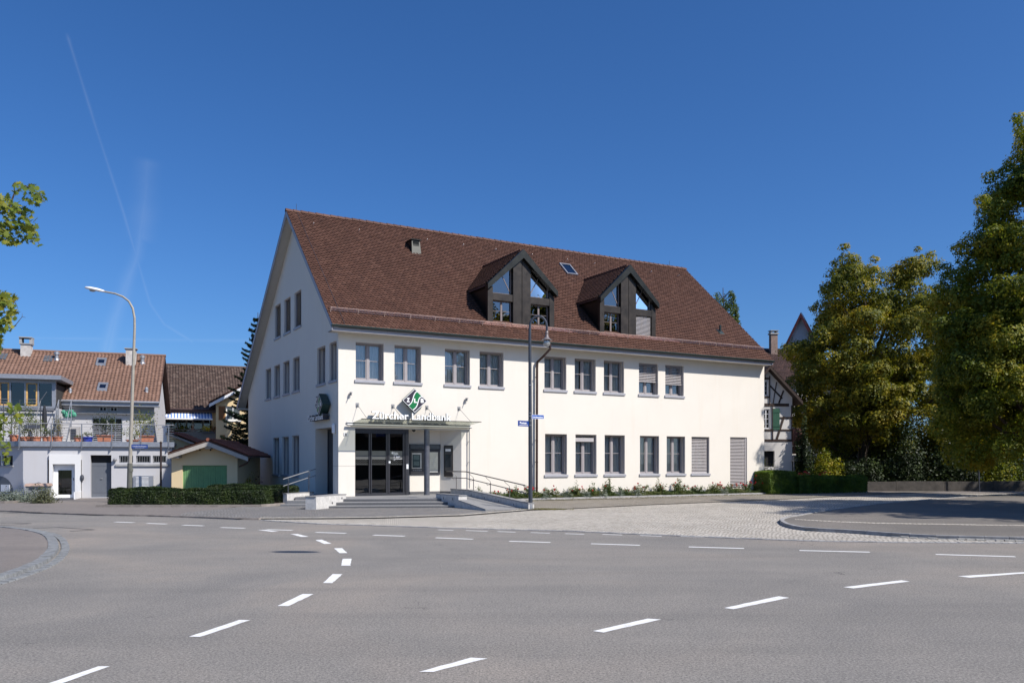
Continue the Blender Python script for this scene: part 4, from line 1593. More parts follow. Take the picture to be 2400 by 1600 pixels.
def dormer(s0, s1, closed_right):
    d = None
    T0 = 0.30
    TB = 0.06                                  # front of the barge frame
    sm = (s0 + s1) / 2
    zr, ze = 12.66, 10.76                      # ridge and eave
    k = (zr - ze) / (sm - (s0 - 0.06))
    m = MB()
    # cheeks and body
    m.add([B(s0 + .06, T0, deck(T0)), B(s0 + .06, T0, ze - 0.02), B(s0 + .06, (ze - RZ) / 0.892 + RT, ze - 0.02)], [(0, 1, 2)])
    m.add([B(s1 - .06, T0, deck(T0)), B(s1 - .06, T0, ze - 0.02), B(s1 - .06, (ze - RZ) / 0.892 + RT, ze - 0.02)], [(0, 1, 2)])
    CK = (m,)
    # barge frame: inverted V with depth
    m = MB()
    for sg, se in ((1, s0 - 0.06), (-1, s1 + 0.06)):
        th = 0.36
        za_ = ze
        P = [(se, za_), (sm, zr + 0.03), (sm, zr + 0.03 - th * 1.22), (se, za_ - th * 0.80)]
        m.extr([B(a, TB, z) for a, z in P], B.v * 0.30)
    # soffit board under the barge back to the glass
    body = m.build('dormer', GREENB, bank)
    for sx in (s0 + .06, s1 - .06):
        m = MB()
        m.add([B(sx, T0, deck(T0)), B(sx, T0, ze - 0.02), B(sx, (ze - RZ) / 0.892 + RT, ze - 0.02)], [(0, 1, 2)])
        m.build('cheek', GREENB, body)
    # roof with tiles
    m = MB()
    for se in (s0 - 0.06, s1 + 0.06):
        m.extr([B(se, TB + 0.02, ze), B(sm, TB + 0.02, zr), B(sm, (zr - RZ) / 0.892 + RT, zr), B(se, (ze - RZ) / 0.892 + RT, ze)], (0, 0, -0.10))
    m.build('dormer_roof', UNDER, body)
    m = MB()
    for sg, se in ((1, s0 - 0.08), (-1, s1 + 0.08)):
        S = Vector((B.u.x * (sm - se), B.u.y * (sm - se), zr - ze)).normalized()
        LL = sqrt((sm - se) ** 2 + (zr - ze) ** 2)
        roof_tiles(m, B(se, TB + 0.24, ze), B.v, S, 4.4, LL, 0.18, 0.172, 'beaver',
                   keep=lambda x, y, S=S: TB + 0.24 + x < ((ze + y * S.z) - RZ) / 0.892 + RT + 0.12, seed=5)
    m.tube([B(sm, TB + 0.3, zr + 0.04), B(sm, (zr - RZ) / 0.892 + RT, zr + 0.05)], 0.06, 8)
    m.build('dormer_tiles', ROOFB, body)
    # front: posts, middle pier of two sheets, header boxes, windows
    zb0 = deck(T0) + 0.02
    m = MB()

    def top(a):
        return zr - 0.42 - abs(a - sm) * k * 0.99

    def sheet(a0, a1, t0, t1, z0=None, mbx=m):
        z0 = zb0 - 0.12 if z0 is None else z0
        ps = [(a0, z0), (a1, z0), (a1, top(a1))] + ([(sm, top(sm))] if a0 < sm < a1 else []) + [(a0, top(a0))]
        mbx.extr([B(a, t0, z) for a, z in ps], B.v * (t1 - t0))
    sheet(s0 + .04, s0 + .32, T0 - 0.03, T0 + 0.15)
    sheet(s1 - .32, s1 - .04, T0 - 0.03, T0 + 0.15)
    sheet(sm - 0.51, sm - 0.015, T0 - 0.05, T0 + 0.25)
    sheet(sm + 0.015, sm + 0.51, T0 - 0.05, T0 + 0.25)
    zh0, zh1 = zb0 + 1.10, zb0 + 1.45
    for a0, a1 in ((s0 + .33, sm - 0.52), (sm + 0.52, s1 - .33)):
        m.pbox(FR(B), a0, a1, zh0, zh1, T0 - 0.02, T0 + 0.2)
        m.pbox(FR(B), a0, a1, zb0 - 0.14, zb0 - 0.02, T0 - 0.04, T0 + 0.2)
    m.build('front_sheet', BRONZE, body)
    for side, (a0, a1) in enumerate(((s0 + .34, sm - 0.54), (sm + 0.54, s1 - .34))):
        f = MB()
        F_ = FR(B)
        t0, t1 = T0 + 0.14, T0 + 0.2
        w_ = 0.05
        am = (a0 + a1) / 2
        for (x0, x1, z0, z1) in ((a0, a0 + w_, zb0, zh0), (a1 - w_, a1, zb0, zh0), (a0, a1, zb0, zb0 + 0.08), (a0, a1, zh0 - w_, zh0), (am - .05, am + .05, zb0 + 0.08, zh0 - w_)):
            f.pbox(F_, x0, x1, z0, z1, t0, t1)
        for (x0, x1) in ((a0 + w_, am - .05), (am + .05, a1 - w_)):
            f.pbox(F_, x0, x1, zb0 + 0.58, zb0 + 0.60, t0 + .01, t1 - .01)
        # frame of the triangular light above
        e0, e1 = (a0, a1) if side == 0 else (a1, a0)
        ztop = top(e1) + 0.28
        zs = top(e0) + 0.26
        for (p, q_) in (((a0, zh1 + .03), (a1, zh1 + .03)), ((e1, zh1), (e1, ztop)), ((e0, zs), (e1, ztop)), ((e0, zh1), (e0, max(zs, zh1 + .02)))):
            f.bar(B(p[0], t0 + .03, p[1]), B(q_[0], t0 + .03, q_[1]), 0.05, 0.05)
        c0 = (e1, zh1 + .05)
        f.bar(B(c0[0], t0 + .03, c0[1]), B((e0 + e1) / 2 + (e0 - e1) * 0.05, t0 + .03, (zs + ztop) / 2), 0.035, 0.035)
        f.build('dormer_window', WFRAME if False else plain('brown_grey_frame', (0.20, 0.16, 0.15), 0.5), body)
        g = MB()
        g.quad(B(a0, t0 + .03, zb0), B(a1, t0 + .03, zb0), B(a1, t0 + .03, zh0), B(a0, t0 + .03, zh0))
        g.add([B(e0, t0 + .03, zh1), B(e1, t0 + .03, zh1), B(e1, t0 + .03, ztop), B(e0, t0 + .03, zs)], [(0, 1, 2, 3)])
        g.build('dormer_pane', GLASSR, body)
        if closed_right and side == 1:
            blind(F_, a0 + .02, a1 - .02, zb0 + .02, zh0, T0 + 0.03, body, BLIND, pitch=0.07)
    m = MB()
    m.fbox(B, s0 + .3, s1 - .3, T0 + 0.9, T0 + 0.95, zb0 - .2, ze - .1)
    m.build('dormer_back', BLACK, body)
    return body


dormer(DS[0][0] + 0.06, DS[0][1] - 0.06, False)
dormer(DS[1][0] + 0.06, DS[1][1] - 0.06, True)

# downpipes
mb = MB()
mb.tube([B(10.75, -0.72, 7.87), B(10.75, -0.72, 7.62), B(10.5, -0.45, 7.25), B(10.34, -0.16, 7.0), B(10.32, -0.15, 6.7), B(10.30, -0.15, 0.15)], 0.062, 10)
for z in (6.2, 3.0, 1.9, 0.6):
    mb.tube([B(10.30, -0.15, z), B(10.30, -0.15, z + 0.04)], 0.075, 10)
    mb.bar(B(10.30, -0.1, z + 0.02), B(10.30, 0.0, z + 0.02), 0.02)
mb.build('downpipe', COPPER, bank)
mb = MB()
mb.tube([B(6.50, -0.12, 3.60), B(6.50, -0.12, 0.65)], 0.028, 8)
for z in (2.9, 1.9):
    mb.tube([B(6.50, -0.12, z), B(6.50, -0.12, z + 0.03)], 0.04, 8)
    mb.bar(B(6.50, -0.1, z + 0.015), B(6.50, 0.0, z + 0.015), 0.018)
mb.build('downpipe', STEEL, bank)

# entrance front: steel frames and glass doors
F15 = FR(B, 0.15)
fm = MB()
fm.pbox(F15, 0.78, 3.44, 3.33, 3.45, -0.02, 0.1)
fm.pbox(F15, 0.78, 3.30, 3.24, 3.33, 0.0, 0.08)
fm.pbox(F15, 0.78, 3.30, 0.36, 0.50, 0.0, 0.08)
for a0, a1 in ((0.78, 0.82), (1.49, 1.54), (1.565, 1.62), (2.33, 2.40), (2.42, 2.50), (3.16, 3.22), (3.24, 3.30)):
    fm.pbox(F15, a0, a1, 0.5, 3.24, 0.0 if a0 not in (1.565, 2.42) else -0.03, 0.08)
fm.pbox(F15, 3.30, 3.44, 0.36, 3.33, -0.03, 0.72)
door = fm.build('entrance_door', DFRAME, bank)
gb = MB()
for a0, a1 in ((0.82, 1.49), (1.62, 2.33), (2.50, 3.16)):
    gb.quad(F15(a0, .5, .04), F15(a1, .5, .04), F15(a1, 3.24, .04), F15(a0, 3.24, .04))
gb.build('door_glass', GLASSD, door)
# frosted band with a checker of small diamonds, door notices
fb = MB()
for a0, a1 in ((0.82, 1.49), (1.62, 2.33), (2.50, 3.16)):
    fb.quad(F15(a0, 2.04, .034), F15(a1, 2.04, .034), F15(a1, 2.44, .034), F15(a0, 2.44, .034))
    n = int((a1 - a0) / 0.062)
    for r_ in range(5):
        for c in range(n):
            if (r_ + c) % 2 == 0:
                x, z = a0 + 0.03 + c * 0.062, 1.84 + r_ * 0.042
                fb.add([F15(x - .028, z, .034), F15(x, z - .02, .034), F15(x + .028, z, .034), F15(x, z + .02, .034)], [(0, 1, 2, 3)])
    fb.quad(F15(a0, 1.80, .034), F15(a1, 1.80, .034), F15(a1, 1.82, .034), F15(a0, 1.82, .034))
fb.build('frosted_band', plain('frosted_film', (0.085, 0.088, 0.085), 0.6), door)
nb = MB()
put_text(nb, 'Zürcher', 0.06, F15, 2.71, 2.335, 0.028, bold=0.002)
put_text(nb, 'Landbank', 0.06, F15, 2.71, 2.275, 0.028, bold=0.002)
for z, x0, x1 in ((2.225, 2.71, 2.86), (2.19, 2.71, 2.76), (2.19, 2.82, 3.03), (2.155, 2.71, 2.76), (2.155, 2.82, 3.03), (2.12, 2.71, 2.76), (2.12, 2.82, 2.96), (2.06, 2.71, 3.13), (2.0, 2.71, 2.78)):
    nb.pbox(F15, x0, x1, z, z + 0.014, 0.024, 0.03)
for k in (0, 1):
    x = 2.62 + k * 0.045
    nb.add([F15(x, 2.30 - k * .02, .028), F15(x + .03, 2.33 - k * .02, .028), F15(x + .022, 2.38 - k * .02, .028), F15(x + .045, 2.40 - k * .02, .028), F15(x + .01, 2.40 - k * .02, .028), F15(x - .012, 2.34 - k * .02, .028)], [(0, 1, 2, 3, 4, 5)])
nb.pbox(F15, 2.44, 2.53, 1.87, 1.96, -0.035, -0.031)
nb.build('door_notice', WHITEP, door)
kb = MB()
kb.pbox(F15, 3.32, 3.42, 1.60, 1.82, -0.045, -0.03)
kb.build('intercom', WHITEP, door)
# side door in the gable recess
gd = MB()
RD = SI(B, 0.60)
gd.pbox(RD, 0.79, 3.6, 0.36, 3.52, 0.0, 0.05)
for a0, a1, z0, z1 in ((0.85, 2.1, 0.5, 3.4), (2.25, 3.5, 0.5, 3.4)):
    gd.pbox(RD, a0, a0 + .06, z0, z1, -0.03, 0.0)
    gd.pbox(RD, a1 - .06, a1, z0, z1, -0.03, 0.0)
sd_ = gd.build('side_door', DFRAME, bank)
# column
cb = MB()
cc = B(4.24, -0.16, 0)
cb.lathe(cc, [(0.15, 0.36), (0.15, 0.40), (0.135, 0.405), (0.135, 3.45)], 20)
cb.build('column', plain('blue_grey_column', (0.12, 0.125, 0.145), 0.42, metal=0.3, var=0.18, nscale=5), bank, smooth=False)
# ceiling camera
cb = MB()
cb.lathe(B(3.75, 0.25, 3.35), [(0.02, 0.0), (0.07, 0.03), (0.085, 0.07), (0.09, 0.10)], 12)
cb.build('ceiling_camera', BLACK, bank)

# canopy: glass sheet, gutter, tie rods
cp = MB()
cp.hexa([B(.66, -.04, 3.70), B(6.55, -.04, 3.70), B(6.55, -1.25, 3.81), B(.66, -1.25, 3.81), B(.66, -.04, 3.714), B(6.55, -.04, 3.714), B(6.55, -1.25, 3.824), B(.66, -1.25, 3.824)])
canopy = cp.build('canopy', GLASSC, bank)
cp = MB()
cp.bar(B(.64, -1.26, 3.818), B(6.57, -1.26, 3.818), 0.02, 0.03)
cp.build('canopy_edge', GREENB, canopy)
cp = MB()
cp.tube([B(.36, -.14, 3.60), B(6.60, -.14, 3.60)], 0.055, 10)
cp.tube([B(.36, -.05, 3.71), B(6.60, -.05, 3.71)], 0.022, 8)
cp.fbox(B, .36, 6.60, -0.035, -0.005, 3.62, 3.70)
cp.build('canopy_gutter', STEEL, canopy)
for s in (0.89, 2.6, 4.31, 6.0):
    r_ = MB()
    r_.tube([B(s + 0.0, -0.03, 4.50), B(s + 0.08, -1.08, 3.84)], 0.009, 5)
    r_.build('tie_rod', DSTEEL, canopy)
    r_ = MB()
    r_.fbox(B, s - .075, s + .075, -0.02, -0.001, 4.42, 4.60)
    r_.fbox(B, s - .02, s + .02, -0.09, -0.02, 4.46, 4.54)
    r_.build('rod_bracket', STEEL, canopy)

# house number, spot lamps
hn = MB()
hn.fbox(B, 0.24, 0.44, -0.02, -0.001, 3.10, 3.24)
o_ = hn.build('house_number', plain('plate_white', (0.6, 0.6, 0.6), 0.4), bank)
hn = MB()
put_text(hn, '8', 0.15, FT, 0.30, 3.115, -0.024, bold=0.004)
hn.build('numeral', BLACK, o_)
for M_, a, z in ((FT, 0.54, 4.98), (FT, 6.35, 4.93), (GS, 2.75, 4.95)):
    sp = MB()
    sp.lathe(M_(a, z - .06, -0.1), [(0.045, 0), (0.06, 0.03), (0.06, 0.10), (0.02, 0.12)], 10)
    sp.tube([M_(a, z, 0.0), M_(a, z, -0.1), M_(a - .05, z - 0.14, -0.16), M_(a - .08, z - .2, -.17)], 0.02, 6)
    sp.tube([M_(a - .0, z + .05, -0.06), M_(a + .02, z + .07, -0.22)], [0.05, 0.035], 8)
    sp.build('wall_spotlight', STEEL, bank)
al = MB()
al.lathe(GS(0.42, 3.2, -0.09), [(0.03, 0), (0.08, 0.05), (0.085, 0.40), (0.03, 0.46)], 12)
al.bar(GS(0.42, 3.42, 0.0), GS(0.42, 3.42, -0.09), 0.05)
al.build('wall_lamp', WHITEP, bank)


# ------------------------------------------------------------------ signs of the bank
def logo(M, ca, cz, hw, hh, d_front, d_back, label, name='bank_sign', flip=False, side=LOGOE):
    sg = -1 if flip else 1
    K = lambda x, y, d: M(ca + sg * x * hw, cz + y * hh, d)
    t = thing(name, K(0, -1, d_back), label, 'sign')
    m = MB()
    P = [(0, 1), (1, 0), (0, -1), (-1, 0)]
    m.add([K(x, y, d_front) for x, y in P] + [K(x, y, d_back) for x, y in P], [(0, 1, 2, 3), (7, 6, 5, 4), (0, 4, 5, 1), (1, 5, 6, 2), (2, 6, 7, 3), (3, 7, 4, 0)])
    m.build('sign_box', side, t)
    e = 0.004
    m = MB()
    m.add([K(x * .985, y * .985, d_front - e) for x, y in P], [(0, 1, 2, 3)])
    m.build('white_border', LETTER, t)
    m = MB()
    m.add([K(x * .93, y * .93, d_front - 2 * e) for x, y in P], [(0, 1, 2, 3)])
    m.build('dark_field', LOGOD, t)
    c1 = [(-0.52, -0.42), (-0.40, -0.32), (-0.28, -0.18), (-0.20, 0.0), (-0.14, 0.22), (-0.06, 0.48), (0.04, 0.66), (0.14, 0.76), (0.23, 0.74)]
    c2 = [(-0.17, -0.77), (-0.03, -0.68), (0.10, -0.54), (0.19, -0.36), (0.25, -0.14), (0.31, 0.10), (0.40, 0.27), (0.52, 0.36), (0.64, 0.33)]

    def clipd(p, r):
        s_ = abs(p[0]) + abs(p[1])
        return p if s_ <= r else (p[0] * r / s_, p[1] * r / s_)
    m = MB()
    c1c = [clipd(p, .93) for p in c1]
    c2c = [clipd(p, .93) for p in c2]
    for i in range(8):
        m.quad(K(*c1c[i], d_front - 3 * e), K(*c2c[i], d_front - 3 * e), K(*c2c[i + 1], d_front - 3 * e), K(*c1c[i + 1], d_front - 3 * e))
    m.add([K(.23, .70, d_front - 3 * e), K(.64, .29, d_front - 3 * e), K(*c2c[7], d_front - 3 * e), K(*c1c[7], d_front - 3 * e)], [(0, 1, 2, 3)])
    m.build('green_band', LOGOG, t)
    m = MB()
    for cc_ in (c1, c2):
        for i in range(8):
            a, b = clipd(cc_[i], .95), clipd(cc_[i + 1], .95)
            dx, dy = b[0] - a[0], b[1] - a[1]
            L_ = hypot(dx, dy) + 1e-6
            nx, ny = -dy / L_ * 0.036, dx / L_ * 0.036
            m.quad(K(a[0] - nx, a[1] - ny, d_front - 4 * e), K(b[0] - nx, b[1] - ny, d_front - 4 * e), K(b[0] + nx, b[1] + ny, d_front - 4 * e), K(a[0] + nx, a[1] + ny, d_front - 4 * e))
    m.build('white_curve', LETTER, t)
    m = MB()
    for ch, x, y in (('Z', -0.54, 0.03), ('L', 0.05, 0.0), ('B', 0.60, 0.02)):
        vs, fs, rim = text_geo(ch, 0.5, 0.03)
        xs = [v[0] for v in vs]
        ys = [v[1] for v in vs]
        kx, ky = 0.26 / (max(xs) - min(xs)), 0.36 / (max(ys) - min(ys))
        mx, my = (max(xs) + min(xs)) / 2, (max(ys) + min(ys)) / 2
        m.add([K(x + (v[0] - mx) * kx, y + (v[1] - my) * ky, d_front - 5 * e) for v in vs], fs)
    m.build('lettering', LETTER, t)
    m = MB()
    m.bar(K(0, -.2, d_back), K(0, -.2, 0), 0.03)
    m.bar(K(0, .4, d_back), K(0, .4, 0), 0.03)
    m.build('fixing', STEEL, t)
    return t


logo(FT, 3.56, 4.78, 0.62, 0.565, -0.32, -0.20, 'dark and green diamond sign reading ZLB above the glass canopy, on the sunlit front')
t = thing('lettering_sign', FT(3.4, 3.86, -0.2), 'white raised letters reading Zürcher Landbank just above the glass canopy', 'sign')
m = MB()
put_text(m, 'Zürcher Landbank', 0.5, FT, 1.47, 3.88, -0.26, -0.16, bold=0.012, width=4.02, height=0.37 / 0.36 * 0.36, mi=0, ms=1)
m.build('letters', [LETTER, LDARK], t)
m = MB()
for k in range(14):
    m.bar(FT(1.6 + k * 0.29, 4.0, -0.16), FT(1.6 + k * 0.29, 4.0, 0), 0.012)
m.build('pins', STEEL, t)
logo(lambda a, z, d=0.0: GS(a, z, d), 1.62, 4.57, 0.60, 0.52, -0.42, -0.05, 'dark diamond sign seen edge-on on the shaded gable wall near the corner', flip=True)
t = thing('lettering_sign', GS(2.3, 3.9, -0.2), 'small white letters reading Zürcher Landbank over the side door of the shaded gable', 'sign')
m = MB()
put_text(m, 'Zürcher Landbank', 0.4, GS, 3.75, 3.90, -0.34, -0.05, bold=0.012, width=2.55, height=0.27, mi=0, ms=1, flip=True)
m.build('letters', [LETTER, LDARK], t)

# cash machine, notice case, letter slot
A85 = FR(B, 0.85)
t = thing('cash_machine', A85(4.1, 1.29, 0), 'dark wall cash machine left of the round column, with a lit-blue screen panel', 'cash machine')
m = MB()
m.pbox(A85, 3.76, 4.55, 1.31, 2.52, -0.05, 0.0)
m.build('housing', DFRAME, t)
m = MB()
m.pbox(A85, 3.87, 4.37, 1.60, 2.36, -0.075, -0.05)
m.build('bezel', GALV, t)
m = MB()
m.pbox(A85, 3.90, 4.30, 1.66, 2.28, -0.085, -0.075)
o_ = m.build('screen', plain('dark_screen', (0.02, 0.035, 0.045), 0.2), t)
m = MB()
for k in range(9):
    if k != 4:
        m.pbox(A85, 3.95, 4.25, 1.76 + k * 0.055, 1.785 + k * 0.055, -0.088, -0.0855)
m.build('screen_line', plain('screen_line', (0.12, 0.17, 0.19), 0.3), o_)
m = MB()
for k in range(5):
    m.pbox(A85, 3.92 + k * 0.1, 3.99 + k * 0.1, 1.50, 1.54, -0.062, -0.05)
m.build('button', GALV, t)
t = thing('notice_case', A85(5.0, 1.29, 0), 'glazed notice case with a white sheet right of the round column', 'notice case')
m = MB()
m.pbox(A85, 4.56, 5.37, 1.31, 2.52, -0.045, 0.0)
m.build('case', DFRAME, t)
m = MB()
m.pbox(A85, 4.64, 5.24, 1.42, 2.40, -0.055, -0.045)
o_ = m.build('sheet', plain('notice_sheet', (0.38, 0.38, 0.36), 0.4), t)
m = MB()
for k in range(6):
    m.pbox(A85, 4.78, 4.78 + 0.32 - (k % 3) * 0.05, 1.62 + k * 0.10, 1.625 + k * 0.10, -0.058, -0.0555)
m.build('sheet_line', plain('sheet_line', (0.22, 0.22, 0.22), 0.5), o_)
t = thing('header_box', A85(4.5, 2.52, 0), 'grey illuminated-sign box with dark rim above the cash machine and notice case', 'sign panel')
m = MB()
m.pbox(A85, 3.76, 5.38, 2.53, 2.78, -0.06, 0.0)
m.build('rim', DFRAME, t)
m = MB()
m.pbox(A85, 3.80, 5.33, 2.55, 2.75, -0.068, -0.06)
m.build('face', plain('sign_grey', (0.12, 0.13, 0.13), 0.4), t)
m = MB()
m.pbox(A85, 4.25, 4.42, 2.60, 2.62, -0.071, -0.0685)
m.build('small_print', BLACK, t)
t = thing('letter_slot_panel', AW(.47, 1.23, 0), 'tall narrow dark letter slot panel with a white label on the splayed entrance wall', 'letter slot')
m = MB()
m.pbox(AW, .23, .70, 1.22, 2.73, -0.035, 0.0)
m.build('frame', plain('brown_black', (0.03, 0.024, 0.022), 0.5), t)
m = MB()
m.pbox(AW, .28, .65, 1.50, 2.66, -0.045, -0.035)
m.build('plate', plain('plate_grey', (0.10, 0.095, 0.09), 0.35, metal=0.4), t)
m = MB()
m.pbox(AW, .31, .60, 1.68, 2.30, -0.052, -0.045)
m.build('slot_glass', plain('slot_glass', (0.03, 0.035, 0.04), 0.15), t)
m = MB()
m.pbox(AW, .32, .60, 2.44, 2.56, -0.052, -0.045)
m.build('paper_label', WHITEP, t)

# ------------------------------------------------------------------ steps, terrace, ramp, handrails
st = thing('entrance_steps', (-5.0, 35.2, 0), 'grey granite steps, terrace and access ramp in front of the glass doors', 'steps')
TZ = 0.37
n1 = [(-7.74, 34.05), (-2.35, 34.62)]
n2 = [(-7.50, 34.65), (-2.62, 35.2)]
n3 = [(-7.26, 35.25), (-2.95, 35.75)]
back_ = [tuple(B(3.3, -1.0, 0))[:2], (-7.0, 37.0)]


def nosing(m, nz, z):
    a, b = Vector((nz[0][0] + .02, nz[0][1] - .004, 0)), Vector((nz[1][0] - .02, nz[1][1] - .004, 0))
    m.quad(a + Vector((0, 0, z - .118)), b + Vector((0, 0, z - .118)), b + Vector((0, 0, z - .028)), a + Vector((0, 0, z - .028)), 1)


for i, (nz, z) in enumerate(((n1, .123), (n2, .247))):
    m = MB()
    nxt = (n2, n3)[i]
    nr = len(nz)
    m.prism([nz[0], nz[1], (nxt[1][0], nxt[1][1] + .25), (nxt[0][0], nxt[0][1] + .25)], 0.0, z)
    nosing(m, nz, z)
    m.build('step', GRANITE, st)
m = MB()
terr = [n3[0], n3[1], tuple(B(3.3, -2.6, 0))[:2], tuple(B(5.4, -2.6, 0))[:2], tuple(B(6.9, -0.02, 0))[:2], tuple(B(6.12, -0.02, 0))[:2], tuple(B(5.36, .84, 0))[:2], tuple(B(0.80, .84, 0))[:2], tuple(B(0.80, -0.01, 0))[:2], tuple(B(-0.01, -0.01, 0))[:2], tuple(B(-0.01, 3.9, 0))[:2], (-10.1, 39.2), (-9.6, 37.0), (-8.35, 36.75), (-7.5, 36.0)]
m.prism(terr, 0.0, TZ)
m.fbox(B, 0.0, 0.62, 0.81, 3.58, 0.30, TZ)
nosing(m, n3, TZ)
m.build('terrace_slab', GRANITE, st)
for (p, q_, z) in (((-9.86, 35.55), (-8.45, 35.35), .123), ((-9.74, 36.15), (-8.3, 35.95), .247)):
    m = MB()
    m.prism([p, q_, (q_[0] + .4, q_[1] + 1.0), (p[0] + .25, p[1] + 1.1)], 0.0, z)
    m.build('step', GRANITE, st)


def plinth(poly, z, cap=0.035, ov=0.02, name='plinth_wall'):
    m = MB()
    m.prism(poly, 0.0, z - cap)
    o = m.build(name, GRANITEL, st)
    c = [sum(p[0] for p in poly) / len(poly), sum(p[1] for p in poly) / len(poly)]
    m = MB()
    m.prism([(p[0] + ov * np.sign(p[0] - c[0]), p[1] + ov * np.sign(p[1] - c[1])) for p in poly], z - cap, z)
    m.build('cap', GRANITED if False else GRANITE, o)
    return o


p1 = plinth([(-8.21, 33.22), (-7.76, 33.11), (-7.05, 35.5), (-7.55, 35.65)], 0.565)
p2_ = plinth([(-10.03, 36.62), (-9.83, 36.52), (-9.18, 38.75), (-9.4, 38.85)], 0.55)
BL = lambda s, t: tuple(B(s, t, 0))[:2]
p3 = plinth([BL(3.3, -3.3), BL(3.3, -5.55), BL(3.68, -5.55), BL(3.68, -3.3)], 0.56)
# lamps let into the plinth sides
m = MB()
for p, d in (((-7.62, 33.6, .30), (-7.27, 34.75, .42)),):
    pass
for k, (f, z) in enumerate(((0.52, .24), (0.85, .40))):
    a = Vector((-7.76, 33.11, 0)).lerp(Vector((-7.05, 35.5, 0)), f)
    dirv = (Vector((-7.05, 35.5, 0)) - Vector((-7.76, 33.11, 0))).normalized()
    nv = Vector((dirv.y, -dirv.x, 0))
    c = a + Vector((0, 0, z)) + nv * 0.006
    for rr_, mm_ in ((0.052, 0), (0.03, 1)):
        m.add([c + nv * (0.004 * mm_) + dirv * rr_ * cos(x * pi / 6) + Vector((0, 0, rr_ * sin(x * pi / 6))) for x in range(12)], [tuple(range(12))], mm_)
for t_ in (-4.1, -5.0, ):
    c = B(3.294, t_, 0.38)
    m.add([c + B.v * 0.03 * cos(x * pi / 5) + Vector((0, 0, 0.06 * sin(x * pi / 5))) for x in range(10)], [tuple(range(10))], 1)
m.build('step_light', [GALV, BLACK], st)
# low sloping wall beside the ramp, ramp, ramp wall
m = MB()
m.hexa([B(3.3, -5.55, 0), B(3.68, -5.55, 0), B(3.68, -7.95, 0), B(3.3, -7.95, 0), B(3.3, -5.55, .34), B(3.68, -5.55, .34), B(3.68, -7.95, .075), B(3.3, -7.95, .075)])
o_ = m.build('ramp_curb', GRANITEL, st)
m = MB()
m.hexa([B(3.28, -5.55, .34), B(3.70, -5.55, .34), B(3.70, -7.97, .075), B(3.28, -7.97, .075), B(3.28, -5.55, .37), B(3.70, -5.55, .37), B(3.70, -7.97, .105), B(3.28, -7.97, .105)])
m.build('cap', GRANITE, o_)
m = MB()
m.hexa([B(3.68, -2.55, 0), B(5.36, -2.55, 0), B(5.36, -7.95, -0.01), B(3.68, -7.95, -0.01), B(3.68, -2.55, TZ - .004), B(5.36, -2.55, TZ - .004), B(5.36, -7.95, .012), B(3.68, -7.95, .012)])
m.build('ramp', GRANITE, st)
rz = lambda t: 0.66 if t > -2.2 else 0.66 + (t + 2.2) * (0.66 - 0.29) / (7.7 - 2.2)
m = MB()
for t0, t1 in ((-0.4, -2.2), (-2.2, -7.7)):
    m.hexa([B(5.36, t0, 0), B(5.62, t0, 0), B(5.62, t1, 0), B(5.36, t1, 0), B(5.36, t0, rz(t0) - .035), B(5.62, t0, rz(t0) - .035), B(5.62, t1, rz(t1) - .035), B(5.36, t1, rz(t1) - .035)])
o_ = m.build('ramp_wall', GRANITEL, st)
m = MB()
for t0, t1 in ((-0.4, -2.2), (-2.2, -7.72)):
    m.hexa([B(5.34, t0, rz(t0) - .035), B(5.64, t0, rz(t0) - .035), B(5.64, t1, rz(t1) - .035), B(5.34, t1, rz(t1) - .035), B(5.34, t0, rz(t0)), B(5.64, t0, rz(t0)), B(5.64, t1, rz(t1)), B(5.34, t1, rz(t1))])
m.build('cap', GRANITE, o_)
m = MB()
for t_ in (-2.6, -3.9, -5.2, -6.5):
    m.add([B(5.352, t_ + .02 * cos(x), rz(t_) - .2 + .05 * sin(x)) for x in [k * pi / 5 for k in range(10)]], [tuple(range(10))])
m.build('wall_light', BLACK, o_)

# ramp handrail
hr = thing('handrail', B(5.5, -4.5, .4), 'two-railed grey handrail with five posts along the ramp right of the entrance', 'handrail')
top = [B(5.3, -0.1, 1.48), B(5.3, -2.2, 1.48), B(5.3, -7.55, 0.98)]
low = [B(5.3, -0.1, 1.18), B(5.3, -2.2, 1.18), B(5.3, -7.45, 0.70)]
hts_ = lambda t: 1.48 if t > -2.2 else 1.48 + (t + 2.2) * 0.5 / 5.35
m = MB()
m.tube(top, 0.024, 8)
RAIL = plain('brown_grey_rail', (0.16, 0.14, 0.13), 0.5, metal=0.2)
m.build('top_rail', RAIL, hr)
m = MB()
m.tube(low, 0.02, 8)
m.build('lower_rail', RAIL, hr)
for t_ in (-0.75, -2.55, -4.2, -5.9, -7.5):
    m = MB()
    zt = hts_(t_)
    m.bar(B(5.50, t_, rz(t_) - 0.01), B(5.50, t_, zt - 0.28), 0.035, 0.05)
    m.tube([B(5.50, t_, zt - 0.30), B(5.50, t_ + .02, zt - 0.22), B(5.34, t_ + .1, zt - 0.06), B(5.31, t_ + .11, zt)], 0.014, 6)
    m.tube([B(5.50, t_, zt - 0.36), B(5.36, t_ + .02, zt - 0.38), B(5.31, t_ + .03, zt - 0.30)], 0.012, 6)
    m.build('post', RAIL, hr)
hl = thing('handrail', (-9.6, 37.6, .5), 'dark steel handrail with two posts before the shaded gable door', 'handrail')
m = MB()
m.tube([Vector((-10.0, 36.5, 1.17)), Vector((-9.15, 38.9, 1.60))], 0.022, 8)
m.build('top_rail', STEEL, hl)
m = MB()
m.tube([Vector((-10.0, 36.5, 0.87)), Vector((-9.15, 38.9, 1.30))], 0.018, 8)
m.build('lower_rail', STEEL, hl)
